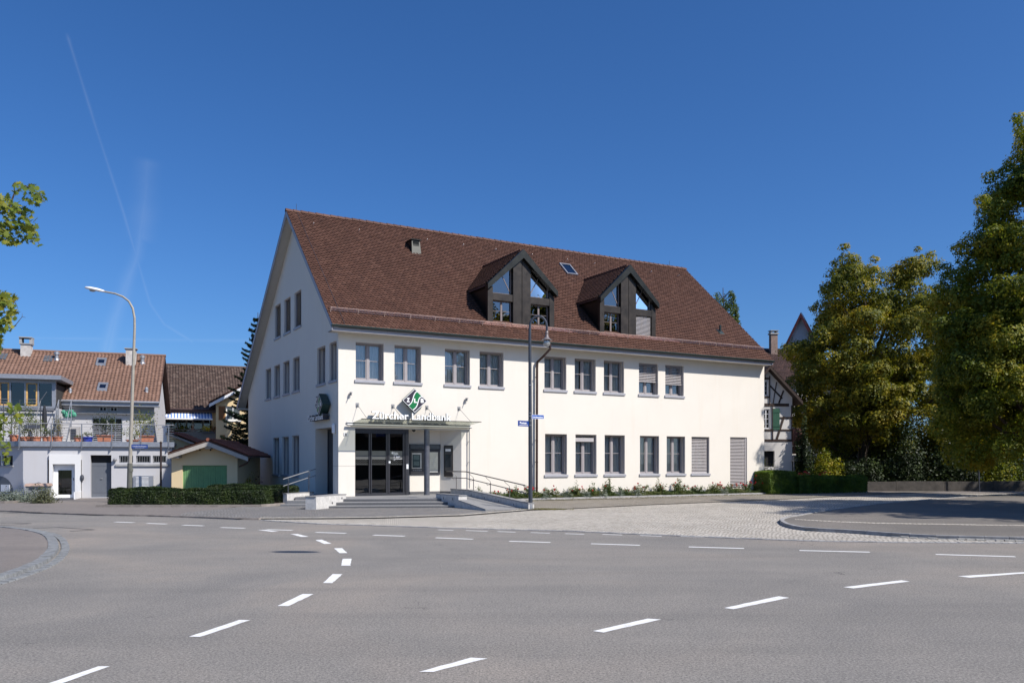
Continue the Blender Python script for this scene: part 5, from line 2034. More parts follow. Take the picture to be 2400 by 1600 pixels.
for f in (0.10, 0.78):
    c = Vector((-9.97, 36.6, 0)).lerp(Vector((-9.17, 38.8, 0)), f)
    zt = 1.18 + 0.42 * f
    m = MB()
    m.bar(c + Vector((.03, 0, .54)), c + Vector((.03, 0, zt - .2)), 0.035, 0.05)
    m.tube([c + Vector((.03, 0, zt - .22)), c + Vector((0.06, 0, zt - .12)), c + Vector((0, 0, zt))], 0.014, 6)
    m.build('post', DSTEEL, hl)
# ------------------------------------------------------------------ white house on the left with its roof terrace
o_w = ground(54, 1170)
W = Frame(o_w.x, o_w.y, 18.5)
FW = FR(W)
wh = thing('terrace_house', W(8, 5, 0), 'white house with clay tiled roof and railed roof terrace, left of the street lamp', 'house')


def wa(px, t=0.0):
    return W.front(px, 1000, t)[0]


def wz(px, py, t=0.0):
    return W.front(px, py, t)[1]


A_END = wa(402)
ZT = wz(230, 1036)                   # terrace floor
zb = lambda py, t=0.0: wz(230, py, t)
m = MB()
dh = [(wa(212), wa(261), 0.06, zb(1066)), (wa(116), wa(190), 0.0, zb(1065))]
wins = [(wa(279), wa(312)), (wa(319), wa(353)), (wa(358), wa(390))]
wh_holes = [dh[0], (wa(124.5) - .25, wa(176.5) + .3, 0.02, zb(1086) + .2)] + [(a, b, zb(1084), zb(1067)) for a, b in wins]
m.wall(FW, [(0, 0), (A_END, 0), (A_END, ZT - .1), (0, ZT - .1)], wh_holes, 0.35)
m.quad(W(A_END, 0, 0), W(A_END, 9, 0), W(A_END, 9, ZT), W(A_END, 0, ZT))
SHW = lambda a, z, d=0.0: W(-0.76 * a + 0.65 * d, 0.65 * a + 0.76 * d, z)
m.wall(SHW, [(0, 0), (7, 0), (7, ZT - .15), (0, ZT - .15)], [(0.75, 1.1, 1.75, 2.25), (1.2, 1.55, 1.75, 2.25), (1.65, 2.0, 1.75, 2.25)], 0.2)
m.build('lower_wall', WHITEW, wh)
m = MB()
m.add([W(-6, 4.4, ZT - .12), W(0, -.12, ZT - .12), W(A_END + .1, -.12, ZT - .12), W(A_END + .1, 9, ZT - .12), W(-6, 9, ZT - .12),
       W(-6, 4.4, ZT), W(0, -.12, ZT), W(A_END + .1, -.12, ZT), W(A_END + .1, 9, ZT), W(-6, 9, ZT)],
      [(4, 3, 2, 1, 0), (5, 6, 7, 8, 9), (0, 1, 6, 5), (1, 2, 7, 6), (2, 3, 8, 7)])
m.build('terrace_floor', CONC, wh)
m = MB()
m.bar(W(-0.1, -.15, ZT - .10), W(A_END + .15, -.15, ZT - .10), 0.04, 0.27)
m.bar(W(-0.1, -.15, ZT - .10), W(-5.5, 4.2, ZT - .10), 0.04, 0.27)
m.build('edge_flashing', ZINC, wh)
# railing
rl = MB()
hr_ = 0.95
rl.tube([W(-4.2, 3.2, ZT + hr_), W(-0.1, -.2, ZT + hr_), W(A_END + .1, -.2, ZT + hr_), W(A_END + .1, 3.5, ZT + hr_)], 0.024, 6)
for k in range(1, 7):
    z = ZT + k * 0.13
    rl.tube([W(-4.2, 3.2, z), W(-0.1, -.2, z), W(A_END + .1, -.2, z), W(A_END + .1, 3.5, z)], 0.006, 4)
ro = rl.build('railing', GALV, wh)
for px in (47, 122, 193, 263, 331, 396):
    a = wa(px)
    p = MB()
    p.bar(W(a, -.2, ZT - .32), W(a, -.2, ZT + hr_), 0.05, 0.02)
    p.bar(W(a - .04, -.18, ZT - .38), W(a - .04, 0.0, ZT - .38), 0.04, 0.04)
    p.build('railing_post', GALV, ro)
# entrance block, glazed white door
m = MB()
a0, a1 = wa(116), wa(190)
b0, b1 = wa(124.5), wa(176.5)
M15 = lambda a, z, d=0.0: W(a, d - 0.12, z)
m.wall(M15, [(a0, 0.0), (a0, zb(1065)), (a1, zb(1065)), (a1, 0.0)], [(b0, b1, 0.06, zb(1087))], 0.35)
m.quad(W(a0, -.12, 0), W(a0, 0, 0), W(a0, 0, zb(1065)), W(a0, -.12, zb(1065)))
m.quad(W(a1, -.12, 0), W(a1, 0, 0), W(a1, 0, zb(1065)), W(a1, -.12, zb(1065)))
m.quad(W(a0, -.12, zb(1065)), W(a1, -.12, zb(1065)), W(a1, 0, zb(1065)), W(a0, 0, zb(1065)))
m.build('door_surround', WHITE2, wh)
M20 = lambda a, z, d=0.0: W(a, d + 0.20, z)
m = MB()
g0, g1, gz0, gz1 = wa(134.5), wa(166.5), zb(1158), zb(1101)
m.wall(M20, [(b0, 0.06), (b0, zb(1086)), (b1, zb(1086)), (b1, 0.06)], [(g0, g1, gz0, gz1)], 0.04)
dr = m.build('white_door', WHITEP, wh)
m = MB()
m.quad(M20(g0, gz0, .03), M20(g1, gz0, .03), M20(g1, gz1, .03), M20(g0, gz1, .03))
m.quad(M20(g0, gz0, .6), M20(g1, gz0, .6), M20(g1, gz1, .6), M20(g0, gz1, .6))
m.build('door_pane', [GLASSD], dr)
m = MB()
m.quad(M20(b0 - .5, 0, .62), M20(b1 + .5, 0, .62), M20(b1 + .5, 2.3, .62), M20(b0 - .5, 2.3, .62))
m.tube([M20(b1 - .12, 0.95, -.01), M20(b1 - .12, 1.1, -.01)], 0.015, 5)
m.build('door_handle', ROOMD, dr)
# grey side door with dark transom
m = MB()
a0, a1 = dh[0][0], dh[0][1]
M30 = lambda a, z, d=0.0: W(a, d + 0.30, z)
zt_ = zb(1084)
m.pbox(M30, a0, a1, 0.06, zt_, 0, .06)
m.pbox(M30, a0 + .04, a1 - .04, zt_ - .16, zt_ - .14, -.012, 0)
m.pbox(M30, a0 + .04, a1 - .04, .30, .32, -.012, 0)
d2 = m.build('grey_door', GREYDOOR, wh)
m = MB()
m.pbox(M30, a0, a1, zt_, dh[0][3], 0.02, .06)
m.build('transom', BLACK, d2)
m = MB()
m.tube([M30(a0 + .45, 1.05, -.05), M30(a0 + .55, 1.05, -.05)], 0.015, 5)
m.build('handle', STEEL, d2)
# barred windows with their common sill
for (a, b) in wins:
    z0, z1 = zb(1084), zb(1067)
    m = MB()
    for (x0, x1, y0, y1) in ((a, a + .04, z0, z1), (b - .04, b, z0, z1), (a, b, z0, z0 + .04), (a, b, z1 - .04, z1)):
        m.pbox(FW, x0, x1, y0, y1, .12, .16)
    w_ = m.build('barred_window', GALV, wh)
    m = MB()
    for k in range(6):
        x = a + .06 + (b - a - .12) * k / 5
        m.tube([FW(x, z0 + .0, .03), FW(x, z1, .03)], 0.009, 4)
    m.build('bars', GALV, w_)
    m = MB()
    m.quad(FW(a, z0, .15), FW(b, z0, .15), FW(b, z1, .15), FW(a, z1, .15))
    m.build('pane', plain('black_pane', (0.012, 0.012, 0.015), 0.12), w_)
m = MB()
m.pbox(FW, wa(271), wa(397), zb(1092), zb(1087), -.09, 0.0)
m.build('long_sill', CONC, wh)
for k in range(3):
    m = MB()
    x0 = (0.75, 1.2, 1.65)[k]
    m.quad(SHW(x0, 1.75, .12), SHW(x0 + .35, 1.75, .12), SHW(x0 + .35, 2.25, .12), SHW(x0, 2.25, .12))
    m.build('pane', plain('black_pane2', (0.012, 0.012, 0.015), 0.12), wh)
m = MB()
m.pbox(SHW, 0.7, 2.1, 1.68, 1.75, -.05, 0)
m.build('long_sill', CONC, wh)
m = MB()
n = 14
arc = [(1.75 + 1.05 * cos(pi * k / n), 0.35 + 0.85 * sin(pi * k / n)) for k in range(n + 1)]
m.add([SHW(a, z, -.006) for a, z in arc], [tuple(range(n + 1))])
ao = m.build('arched_opening', GREYDOOR, wh)
m = MB()
m.pbox(SHW, 0.95, 1.6, 0.4, 0.75, -.03, -.01)
m.build('white_board', WHITEP, ao)
# vent housing, wall lamps
m = MB()
x0, x1, z0, z1 = wa(314), wa(360), 0.3, zb(1115)
m.pbox(FW, x0, x1, z0, z1, -.35, 0)
vb = m.build('vent_housing', ZINC, wh)
m = MB()
for k in range(9):
    m.pbox(FW, x0 + .12, x1 - .22, z1 - .09 - k * .065, z1 - .065 - k * .065, -.37, -.35)
m.build('vent_grille', WHITEP, vb)
m = MB()
c = FW(wa(193), zb(1119), -.1)
m.lathe(c - Vector((0, 0, .17)), [(0.02, 0), (0.08, .05), (0.1, .17), (0.08, .29), (0.02, .34)], 10)
m.build('wall_lamp', DSTEEL, wh)
m = MB()
c = FW(wa(270), zb(1077), -.12)
m.lathe(c - Vector((0, 0, .06)), [(0.09, 0), (0.11, .08), (0.05, .14)], 10)
m.bar(c, c + W.v * .12, 0.04)
m.build('wall_lamp', GALV, wh)
# downpipe at the corner
m = MB()
m.tube([W(A_END - .1, -.02, 2.4), W(A_END + .0, -.25, 2.1), W(A_END + .05, -.28, 1.9), W(A_END + .05, -.28, 0.05)], 0.045, 8)
m.build('downpipe', DSTEEL, wh)

# upper floor behind the terrace
T5 = 4.8
zb5 = lambda py: wz(260, py, T5)
wa5 = lambda px: W.front(px, 1000, T5)[0]
FU = FR(W, T5)
m = MB()
u0, u1 = wa5(-60), wa5(361)
uh = [(wa5(216), wa5(250), ZT + .02, zb5(979)), (wa5(253.5), wa5(286.5), ZT + .02, zb5(979)), (wa5(232), wa5(250), zb5(961.5), zb5(953)), (wa5(257.5), wa5(275), zb5(961.5), zb5(953))]
ZE = W.front(260, 940, T5 - 0.55)[1]
m.wall(FU, [(u0, ZT), (u0, ZE + .1), (u1, ZE + .1), (u1, ZT)], uh, 0.2)
RTt = T5 + 4.3
ZR = W.front(250, 829.5, RTt)[1]
m.wall(lambda a, z, d=0: W(u1, a, z), [(T5, 0), (T5, ZE + .1), (RTt, ZR - .1), (RTt + 4.5, ZE), (RTt + 4.5, 0)], (), .1)
m.build('upper_wall', WHITEW, wh)
for i, (a, b, z0, z1) in enumerate(uh):
    m = MB()
    f_ = .05
    for (x0, x1, y0, y1) in ((a, a + f_, z0, z1), (b - f_, b, z0, z1), (a + f_, b - f_, z1 - f_, z1), ((a + b) / 2 - .025, (a + b) / 2 + .025, z0, z1 - f_)):
        m.pbox(FU, x0, x1, y0, y1, .08, .14)
    w_ = m.build('shuttered_door' if i < 2 else 'small_window', GALV if i < 2 else WHITEP, wh)
    m = MB()
    m.quad(FU(a, z0, .15), FU(b, z0, .15), FU(b, z1, .15), FU(a, z1, .15))
    m.build('pane', BLACK, w_)
    if i < 2:
        blind(FU, a + f_, b - f_, z0, z1 - .3, 0.06, w_, plain('grey_shutter', (0.22, 0.23, 0.27), 0.5), pitch=0.11, name='shutter_slat')
m = MB()
m.pbox(FU, wa5(183), wa5(353), zb5(970), zb5(966.5), -.28, 0)
m.build('ledge', CONC, wh)
m = MB()
m.pbox(FU, wa5(312), wa5(314.5), zb5(984), zb5(980), -.02, 0)
m.build('wall_vent', BLACK, wh)
# roof
e0 = W.front(373, 941.5, T5 - .55)
r0, r1 = wa5(-90), e0[0]
pt = lambda a, t: W(a, t, ZE + (t - (T5 - .55)) * (ZR - ZE) / (RTt - T5 + .55))
m = MB()
m.extr([pt(r0, T5 - .55), pt(r1, T5 - .55), pt(r1, RTt), pt(r0, RTt)], (0, 0, -.16))
m.extr([W(r0, RTt, ZR), W(r1, RTt, ZR), W(r1, RTt + 5, ZE), W(r0, RTt + 5, ZE)], (0, 0, -.16))
rf = m.build('roof', UNDER, wh)
m = MB()
S = (pt(0, RTt) - pt(0, T5 - .55)).normalized()
roof_tiles(m, pt(r0, T5 - .6), W.u, S, r1 - r0, (pt(0, RTt) - pt(0, T5 - .6)).length, 0.20, 0.205, 'pan')
m.tube([W(r0, RTt, ZR + .02), W(r1 + .03, RTt, ZR + .02)], 0.10, 6)
m.build('roof_tiles', ROOFC, rf)
m = MB()
m.tube([W(r0, T5 - .66, ZE - .03), W(r1 + .02, T5 - .66, ZE - .03)], 0.07, 8)
m.fbox(W, r0, r1, T5 - .60, T5 - .56, ZE - .28, ZE - .03)
m.fbox(W, r0, r1, T5 - .56, T5, ZE - .28, ZE - .25)
m.build('eaves_gutter', ZINC, rf)


def on_roof(px, py):
    lo, hi = T5 - .55, RTt
    for _ in range(40):
        t = (lo + hi) / 2
        a, z = W.front(px, py, t)
        if pt(a, t).z < z:
            lo = t
        else:
            hi = t
    return a, t


for px0, px1, pyb, pyt, capd in ((52, 73, 822, 791, True), (297, 318, 851, 817, False)):
    a, t = on_roof((px0 + px1) / 2, pyb + (8 if capd else 0))
    w_ = (px1 - px0) / FOC * (W(a, t, 0).y)
    zt2 = W.front((px0 + px1) / 2, pyt, t)[1]
    m = MB()
    m.fbox(W, a - w_ / 2, a + w_ / 2, t - .3, t + .3, pt(a, t).z - .5, zt2 - (.38 if capd else .04))
    ch = m.build('chimney', plain('chimney_render', (0.50, 0.47, 0.44), 0.9, var=.3, nscale=3), rf)
    m = MB()
    if capd:
        for dx in (-1, 1):
            m.fbox(W, a + dx * w_ / 2 - .07, a + dx * w_ / 2 + .07, t - .3, t + .3, zt2 - .38, zt2 - .05)
        m.fbox(W, a - w_ / 2 - .06, a + w_ / 2 + .06, t - .36, t + .36, zt2 - .44, zt2 - .38)
    m.fbox(W, a - w_ / 2 - .08, a + w_ / 2 + .08, t - .38, t + .38, zt2 - .05, zt2)
    m.build('chimney_cap', CONC, ch)
for px, pyb, pyt, r_ in ((133, 842, 822, .11), (334, 851, 831, .11), (164.5, 919, 908, .07), (343.5, 918, 906, .07)):
    a, t = on_roof(px, pyb)
    zt2 = W.front(px, pyt, t)[1]
    m = MB()
    c = pt(a, t)
    m.lathe(c - Vector((0, 0, .1)), [(r_ * 1.8, 0), (r_ * 1.6, .14), (r_, .18), (r_, zt2 - c.z - .15), (r_ * 1.5, zt2 - c.z - .12), (r_ * 1.5, zt2 - c.z + .0), (r_ * .6, zt2 - c.z + .08)], 10)
    m.build('vent_pipe', GALV, rf)
for px0, px1, py0, py1 in ((225, 246, 858, 843), (228, 249.5, 917, 901)):
    a, t = on_roof((px0 + px1) / 2, py0)
    a2, t2 = on_roof((px0 + px1) / 2, py1)
    hw_ = (px1 - px0) / 2 / FOC * W(a, t, 0).y
    up_ = Vector((0, 0, .14))
    m = MB()
    for (x0, x1, ta, tb) in ((a - hw_, a - hw_ + .1, t, t2), (a + hw_ - .1, a + hw_, t, t2), (a - hw_ + .1, a + hw_ - .1, t, t + .12), (a - hw_ + .1, a + hw_ - .1, t2 - .12, t2)):
        m.hexa([pt(x0, ta), pt(x1, ta), pt(x1, tb), pt(x0, tb), pt(x0, ta) + up_, pt(x1, ta) + up_, pt(x1, tb) + up_, pt(x0, tb) + up_])
    sk2 = m.build('roof_window', GALV, rf)
    m = MB()
    up_ = Vector((0, 0, .10))
    m.quad(pt(a - hw_ + .1, t + .1) + up_, pt(a + hw_ - .1, t + .1) + up_, pt(a + hw_ - .1, t2 - .1) + up_, pt(a - hw_ + .1, t2 - .1) + up_)
    m.build('pane', GLASSR, sk2)
for px0, px1, py0, py1 in ((101, 121, 849, 835), (-10, 12, 844, 830)):
    a, t = on_roof((px0 + px1) / 2, py0)
    a2, t2 = on_roof((px0 + px1) / 2, py1)
    hw_ = (px1 - px0) / 2 / FOC * W(a, t, 0).y
    m = MB()
    nrm_ = Vector((0, 0, .075))
    for i in range(2):
        for j in range(3):
            x0 = a - hw_ + 2 * hw_ * j / 3
            ta = t + (t2 - t) * i / 2
            tb = ta + (t2 - t) * .48
            m.quad(pt(x0 + .01, ta) + nrm_, pt(x0 + 2 * hw_ / 3 - .01, ta) + nrm_, pt(x0 + 2 * hw_ / 3 - .01, tb) + nrm_, pt(x0 + .01, tb) + nrm_)
    m.build('glass_tile', plain('glass_tiles', (0.10, 0.11, 0.12), 0.3, var=.3), rf)

# glazed sunroom on the upper left
T3 = 2.6
F3 = FR(W, T3)
wa3 = lambda px: W.front(px, 1000, T3)[0]
zb3 = lambda py: wz(60, py, T3)
q0, q1 = wa3(-80), wa3(131)
z_f0, z_f1, z_s = zb3(897), zb3(888), zb3(951)
m = MB()
m.fbox(W, q0, q1, T3, T3 + 3, ZT, z_s - .05)
sr = m.build('sunroom_base', WHITEW, wh)
m = MB()
m.fbox(W, q0, wa3(147), T3 - .5, T3 + 3.3, zb3(889), zb3(879))
m.build('sunroom_roof', ZINC, sr)
m = MB()
m.pbox(F3, q0, q1, z_s - .12, z_s, -.15, .05)
m.pbox(F3, q0, q1, z_f0, zb3(889), -.0, .12)
m.pbox(F3, wa3(122), q1, z_s, z_f0, -.05, .12)
for px in (24, 59, 90):
    m.pbox(F3, wa3(px) - .035, wa3(px) + .035, z_s, z_f0, -.03, .1)
m.tube([F3(q0, z_s - .2, -.2), F3(q1 + .1, z_s - .2, -.2), F3(q1 + .1, ZT + .05, -.2)], .05, 8)
for k in (0.2, 0.35):
    m.tube([F3(q0, z_s + k, -.06), F3(wa3(22), z_s + k, -.06)], .012, 4)
    m.tube([F3(wa3(61), z_s + k, -.06), F3(wa3(88), z_s + k, -.06)], .012, 4)
m.build('sunroom_frame', ZINC, sr)
m = MB()
for x0, x1 in ((wa3(61), wa3(88)), (wa3(-2), wa3(22))):
    m = MB()
    m.pbox(F3, x0, x0 + .08, z_s, z_f0, -.01, .06)
    m.pbox(F3, x1 - .08, x1, z_s, z_f0, -.01, .06)
    m.pbox(F3, x0, x1, z_s, z_s + .08, -.01, .06)
    m.pbox(F3, x0, x1, z_f0 - .05, z_f0, -.01, .06)
    m.build('timber_frame', ORANGEW, sr)
m = MB()
m.quad(F3(q0, z_s, .05), F3(q1, z_s, .05), F3(q1, z_f0, .05), F3(q0, z_f0, .05))
m.build('sunroom_glass', GLASSD, sr)
m = MB()
m.quad(F3(q0, z_s, 2.0), F3(q1, z_s, 2.0), F3(q1, z_f0, 2.0), F3(q0, z_f0, 2.0))
m.quad(F3(q1, z_s, 0.1), F3(q1, z_s, 2.9), F3(q1, z_f0, 2.9), F3(q1, z_f0, .1))
m.build('room_back', ROOMD, sr)
# metal stair up to the sunroom
m = MB()
s0, s1 = wa3(131) + .15, wa3(168)
zl = zb3(979)
m.fbox(W, s0, s1, T3 - .1, T3 + 1.0, zl - .08, zl)
ns_ = 9
for k in range(ns_):
    z = ZT + (zl - ZT) * (k + .5) / ns_
    m.fbox(W, s0 + .05, s1 - .05, T3 - .15 - (ns_ - k) * .16, T3 - .15 - (ns_ - k) * .16 + .2, z - .03, z)
stair = m.build('metal_stair', ZINC, wh)
m = MB()
for x in (s0, s1):
    m.tube([W(x, T3 + .9, zl + 1.0), W(x, T3 - .1, zl + 1.0), W(x, T3 - .1 - ns_ * .16, ZT + 1.0)], .02, 5)
    m.tube([W(x, T3 - .1, zl + 1.0), W(x, T3 - .1, ZT)], .025, 5)
    m.bar(W(x, T3 - .1, zl - .1), W(x, T3 - .15 - ns_ * .16, ZT + .05), .04, .16)
for k in range(5):
    m.tube([W(s0, T3 + .9, zl + .15 + k * .18), W(s1, T3 + .9, zl + .15 + k * .18)], .008, 4)
m.build('stair_rail', ZINC, stair)

cl = MB()
for k in range(14):
    a = s0 + .2 + (k % 5) * .12 + random.uniform(0, .06)
    c = W(a, T3 + .1 + random.uniform(-.1, .1), zl + .05 + random.uniform(0, .32))
    cl.lathe(c, [(.02, -.05), (.11, 0), (.13, .09), (.05, .17)], 7)
tag(cl.build('cloth_bundle', GREENCL), 'green and white bundle of cloth lying on the metal stair landing', 'cloth bundle')
m = MB()
x0, x1 = wa3(171), wa3(193)
m.fbox(W, x0, x1, 1.6, 2.0, ZT + .12, ZT + .85)
ac = thing('heat_pump', W((x0 + x1) / 2, 1.8, ZT), 'grey cube-shaped air conditioning unit on the roof terrace beside the metal stair', 'air conditioner')
m.fbox(W, x0 + .1, x0 + .2, 1.6, 2.0, ZT, ZT + .12)
m.fbox(W, x1 - .2, x1 - .1, 1.6, 2.0, ZT, ZT + .12)
m.build('housing', plain('warm_grey_box', (0.42, .40, .38), .6), ac)
m = MB()
for k in range(7):
    m.fbox(W, x0 + .06, x1 - .14, 1.56, 1.6, ZT + .2 + k * .085, ZT + .24 + k * .085)
m.build('grille', DSTEEL, ac)
m = MB()
c = W(wa3(387), 2.4, ZT)
m.lathe(c, [(.16, 0), (.14, .1), (.11, .15), (.11, .85), (.16, .9), (.18, 1.0)], 4)
tag(m.build('white_pillar', WHITEP), 'slim white pillar at the right end of the roof terrace', 'pillar')

# parasols folded, dark
for px, lab in ((113.5, 'tall dark folded parasol on the roof terrace left of the metal stair'),):
    a = wa3(px)
    t = thing('parasol', W(a, 1.6, ZT), lab, 'parasol')
    m = MB()
    m.tube([W(a, 1.6, ZT), W(a, 1.6, ZT + 2.0)], .03, 8)
    m.lathe(W(a, 1.6, ZT), [(.25, 0), (.25, .06), (.04, .1)], 10)
    m.build('pole', DSTEEL, t)
    m = MB()
    m.lathe(W(a, 1.6, ZT + .8), [(.11, 0), (.13, .1), (.11, .8), (.05, 1.15), (.02, 1.2)], 9)
    m.build('folded_canopy', plain('dark_canvas', (.02, .022, .03), .8), t)

# potted plants on the terrace


def leafy(parent, c, r, h, n, leaf, mat, name='foliage', stems=4):
    P = rng.normal(size=(n, 3)) * np.array([r * .45, r * .45, h * .24]) + np.array([c[0], c[1], c[2] + h * .58])
    P[:, 2] = np.maximum(P[:, 2], c[2] + .02)
    N = rng.normal(size=(n, 3))
    N[:, 2] = np.abs(N[:, 2]) + .3
    N /= np.linalg.norm(N, axis=1)[:, None]
    numpy_mesh(name, leaf_quads(P, N, leaf), 4, mat, parent)
    m = MB()
    for k in range(stems):
        p = P[random.randrange(n)]
        m.tube([Vector(c), Vector(c).lerp(Vector(p), .5) + Vector((0, 0, h * .1)), Vector(p)], [.012, .009, .004], 4)
    m.build('stems', BARK, parent)


def pot(px, t_, r, h, plant_h, mat, leafm, label, n=500, spread=1.0, group=None, leaf=.035):
    a = W.front(px, 1000, t_)[0]
    base = W(a, t_, ZT)
    t = thing('potted_plant', base, label, 'potted plant', group)
    m = MB()
    m.lathe(base, [(r * .7, 0), (r * .92, h * .82), (r * 1.05, h * .83), (r * 1.05, h), (r * .9, h), (r * .88, h * .9)], 12)
    m.build('pot', mat, t)
    leafy(t, base + Vector((0, 0, h)), r * 1.6 * spread, plant_h, n, leaf, leafm)
    return t


GP = 'terracotta pots along the roof terrace railing'
pot(33, .5, .24, .36, 1.2, TERRA, LIND2, 'large terracotta pot with a reddish shrub at the left corner of the roof terrace', 500, 1.0, GP)
pot(56, .5, .20, .26, .7, TERRA, ROSEL, 'low terracotta pot behind the left end of the railing, second from the left', 300, .9, GP)
pot(84, .45, .27, .28, 1.0, TERRA, LIND2, 'wide terracotta pot with tall yellow-green plant under the hanging flower box', 600, 1.1, GP)
pot(68, .9, .22, .3, 1.7, TERRA, LIND2, 'terracotta pot with tall leggy shrub rising above the terrace railing', 700, 1.1, GP)
pot(107, .5, .18, .30, .5, TERRA, ROSEL, 'small terracotta pot with dark plant left of the parasol foot', 250, .8, GP)
pot(118, .45, .18, .30, .35, TERRA, ROSEL, 'small terracotta pot right of the parasol foot', 150, .8, GP)
pot(136, .5, .24, .30, 1.0, TERRA, GRASSY, 'terracotta pot with dry straw-coloured plant in front of the metal stair', 350, .8, GP)
pot(181, .5, .16, .26, .1, TERRA, GRASSY, 'small bare terracotta pot in front of the air conditioning unit', 60, .6, GP)
pot(190, .5, .15, .26, .12, TERRA, GRASSY, 'small bare terracotta pot just left of the blue pot', 60, .6, GP)
pot(206, .5, .28, .30, .22, BLUEPOT, ROSEL, 'cobalt blue glazed pot on the roof terrace', 150, .7)
for px0, px1, lab, hh, nn in ((228, 264, 'long terracotta trough with green bush in front of the shuttered doors', 1.05, 900), (327, 361, 'long terracotta trough with tall loose bush right of the street lamp', 1.25, 900), (296, 325, 'flat terracotta trough with low plants just right of the street lamp pole', .6, 350)):
    a0, a1 = W.front(px0, 1000, .5)[0], W.front(px1, 1000, .5)[0]
    hb = .38 if px0 != 296 else .16
    t = thing('planter_trough', W((a0 + a1) / 2, .5, ZT), lab, 'planter')
    m = MB()
    m.hexa([W(a0 + .05, .35, ZT), W(a1 - .05, .35, ZT), W(a1 - .05, .65, ZT), W(a0 + .05, .65, ZT), W(a0, .3, ZT + hb), W(a1, .3, ZT + hb), W(a1, .7, ZT + hb), W(a0, .7, ZT + hb)])
    m.fbox(W, a0 - .02, a1 + .02, .28, .72, ZT + hb - .05, ZT + hb + .01)
    m.build('trough', TERRA, t)
    leafy(t, W((a0 + a1) / 2 - (.2 if px0 == 327 else -.1), .5, ZT + hb), .75, hh, nn, .04, LIND2 if px0 != 228 else BOX, stems=7)
a0, a1 = wa(62), wa(97)
t = thing('flower_box', W((a0 + a1) / 2, -.35, ZT + .6), 'black flower box hanging on the terrace railing', 'flower box')
m = MB()
m.fbox(W, a0, a1, -.42, -.23, ZT + .68, ZT + .86)
m.build('box', DSTEEL, t)
m = MB()
for f in (.2, .8):
    x = a0 + (a1 - a0) * f
    m.tube([W(x, -.43, ZT + .68), W(x, -.43, ZT + .9), W(x, -.2, ZT + .98)], .012, 5)
m.build('bracket', GALV, t)
# plant rods and lines on the terrace corner
m = MB()
for px, tt, h in ((8, 2.2, 2.2), (27, 1.4, 2.2), (46, .6, 2.2), (95, 1.2, 2.3)):
    a = W.front(px, 1000, tt)[0]
    m.tube([W(a, tt, ZT), W(a, tt, ZT + h)], .022, 6)
m.tube([W(W.front(95, 1000, 1.2)[0], 1.2, ZT + 2.2), W(W.front(80, 1000, .6)[0], .6, ZT + .9)], .018, 5)
m.tube([W(W.front(95, 1000, 1.2)[0], 1.2, ZT + 2.2), W(W.front(108, 1000, 1.2)[0], 1.4, ZT + 2.7)], .018, 5)
tag(m.build('trellis_frame', DSTEEL), 'thin galvanised pergola poles and wires on the left corner of the roof terrace', 'trellis')

# in front of the white house
t = thing('container', W(wa(86), -1.0, 0), 'grey metal grit container with reddish lid against the white house, left of the white door', 'container')
a0, a1 = wa(60, -1.3), wa(113, -1.3)
H_ = W.front(86, 1134, -1.3)[1]
m = MB()
m.hexa([W(a0 + .05, -1.3, 0.05), W(a1 - .05, -1.3, 0.05), W(a1 - .05, -.5, 0.05), W(a0 + .05, -.5, 0.05), W(a0, -1.35, H_ - .1), W(a1, -1.35, H_ - .1), W(a1, -.45, H_ - .1), W(a0, -.45, H_ - .1)])
m.bar(W(a0 + .3, -1.36, H_ - .25), W(a0 + .5, -1.36, H_ - .55), .03)
m.bar(W(a0 + .5, -1.36, H_ - .55), W(a0 + .45, -1.34, .3), .03)
m.build('body', plain('stained_galvanised', (.30, .32, .32), .6, metal=.3, var=.4, nscale=3), t)
m = MB()
m.hexa([W(a0 - .06, -1.4, H_ - .1), W(a1 + .06, -1.4, H_ - .1), W(a1 + .06, -.4, H_ - .1), W(a0 - .06, -.4, H_ - .1), W(a0, -1.3, H_ + .03), W(a1, -1.3, H_ + .03), W(a1, -.45, H_ + .03), W(a0, -.45, H_ + .03)])
m.build('lid', plain('brown_lid', (.36, .25, .20), .7, var=.2), t)
m = MB()
for x in (a0 + .35, a1 - .35):
    m.pbox(FR(W, -1.42), x - .12, x + .12, H_ - .16, H_ - .09, -.02, .06)
m.tube([W((a0 + a1) / 2 - .1, -.9, H_ + .03), W((a0 + a1) / 2, -.9, H_ + .08), W((a0 + a1) / 2 + .1, -.9, H_ + .03)], .012, 5)
m.build('hinge', DSTEEL, t)


def shrub(name, base, r, h, n, leaf, mat, label, cat='shrub', group=None, stems=8):
    t = thing(name, base, label, cat, group)
    b = np.array(base)
    d = rng.normal(size=(n, 3))
    d /= np.linalg.norm(d, axis=1)[:, None]
    d[:, 2] = np.abs(d[:, 2])
    q = rng.uniform(.35, 1.08, size=n)
    wob = 1 + .18 * np.sin(d[:, 0] * 7 + b[0]) + .15 * np.cos(d[:, 1] * 6 + b[1] * 3)
    P = d * (q * wob)[:, None] * np.array([r, r, h]) + b
    numpy_mesh('foliage', leaf_quads(P, d, leaf, .6, .8), 4, mat, t)
    m = MB()
    for k in range(stems):
        p = P[random.randrange(n)]
        m.tube([Vector(base), Vector(p)], [.015, .005], 4)
    m.build('stems', BARK, t)
    return t


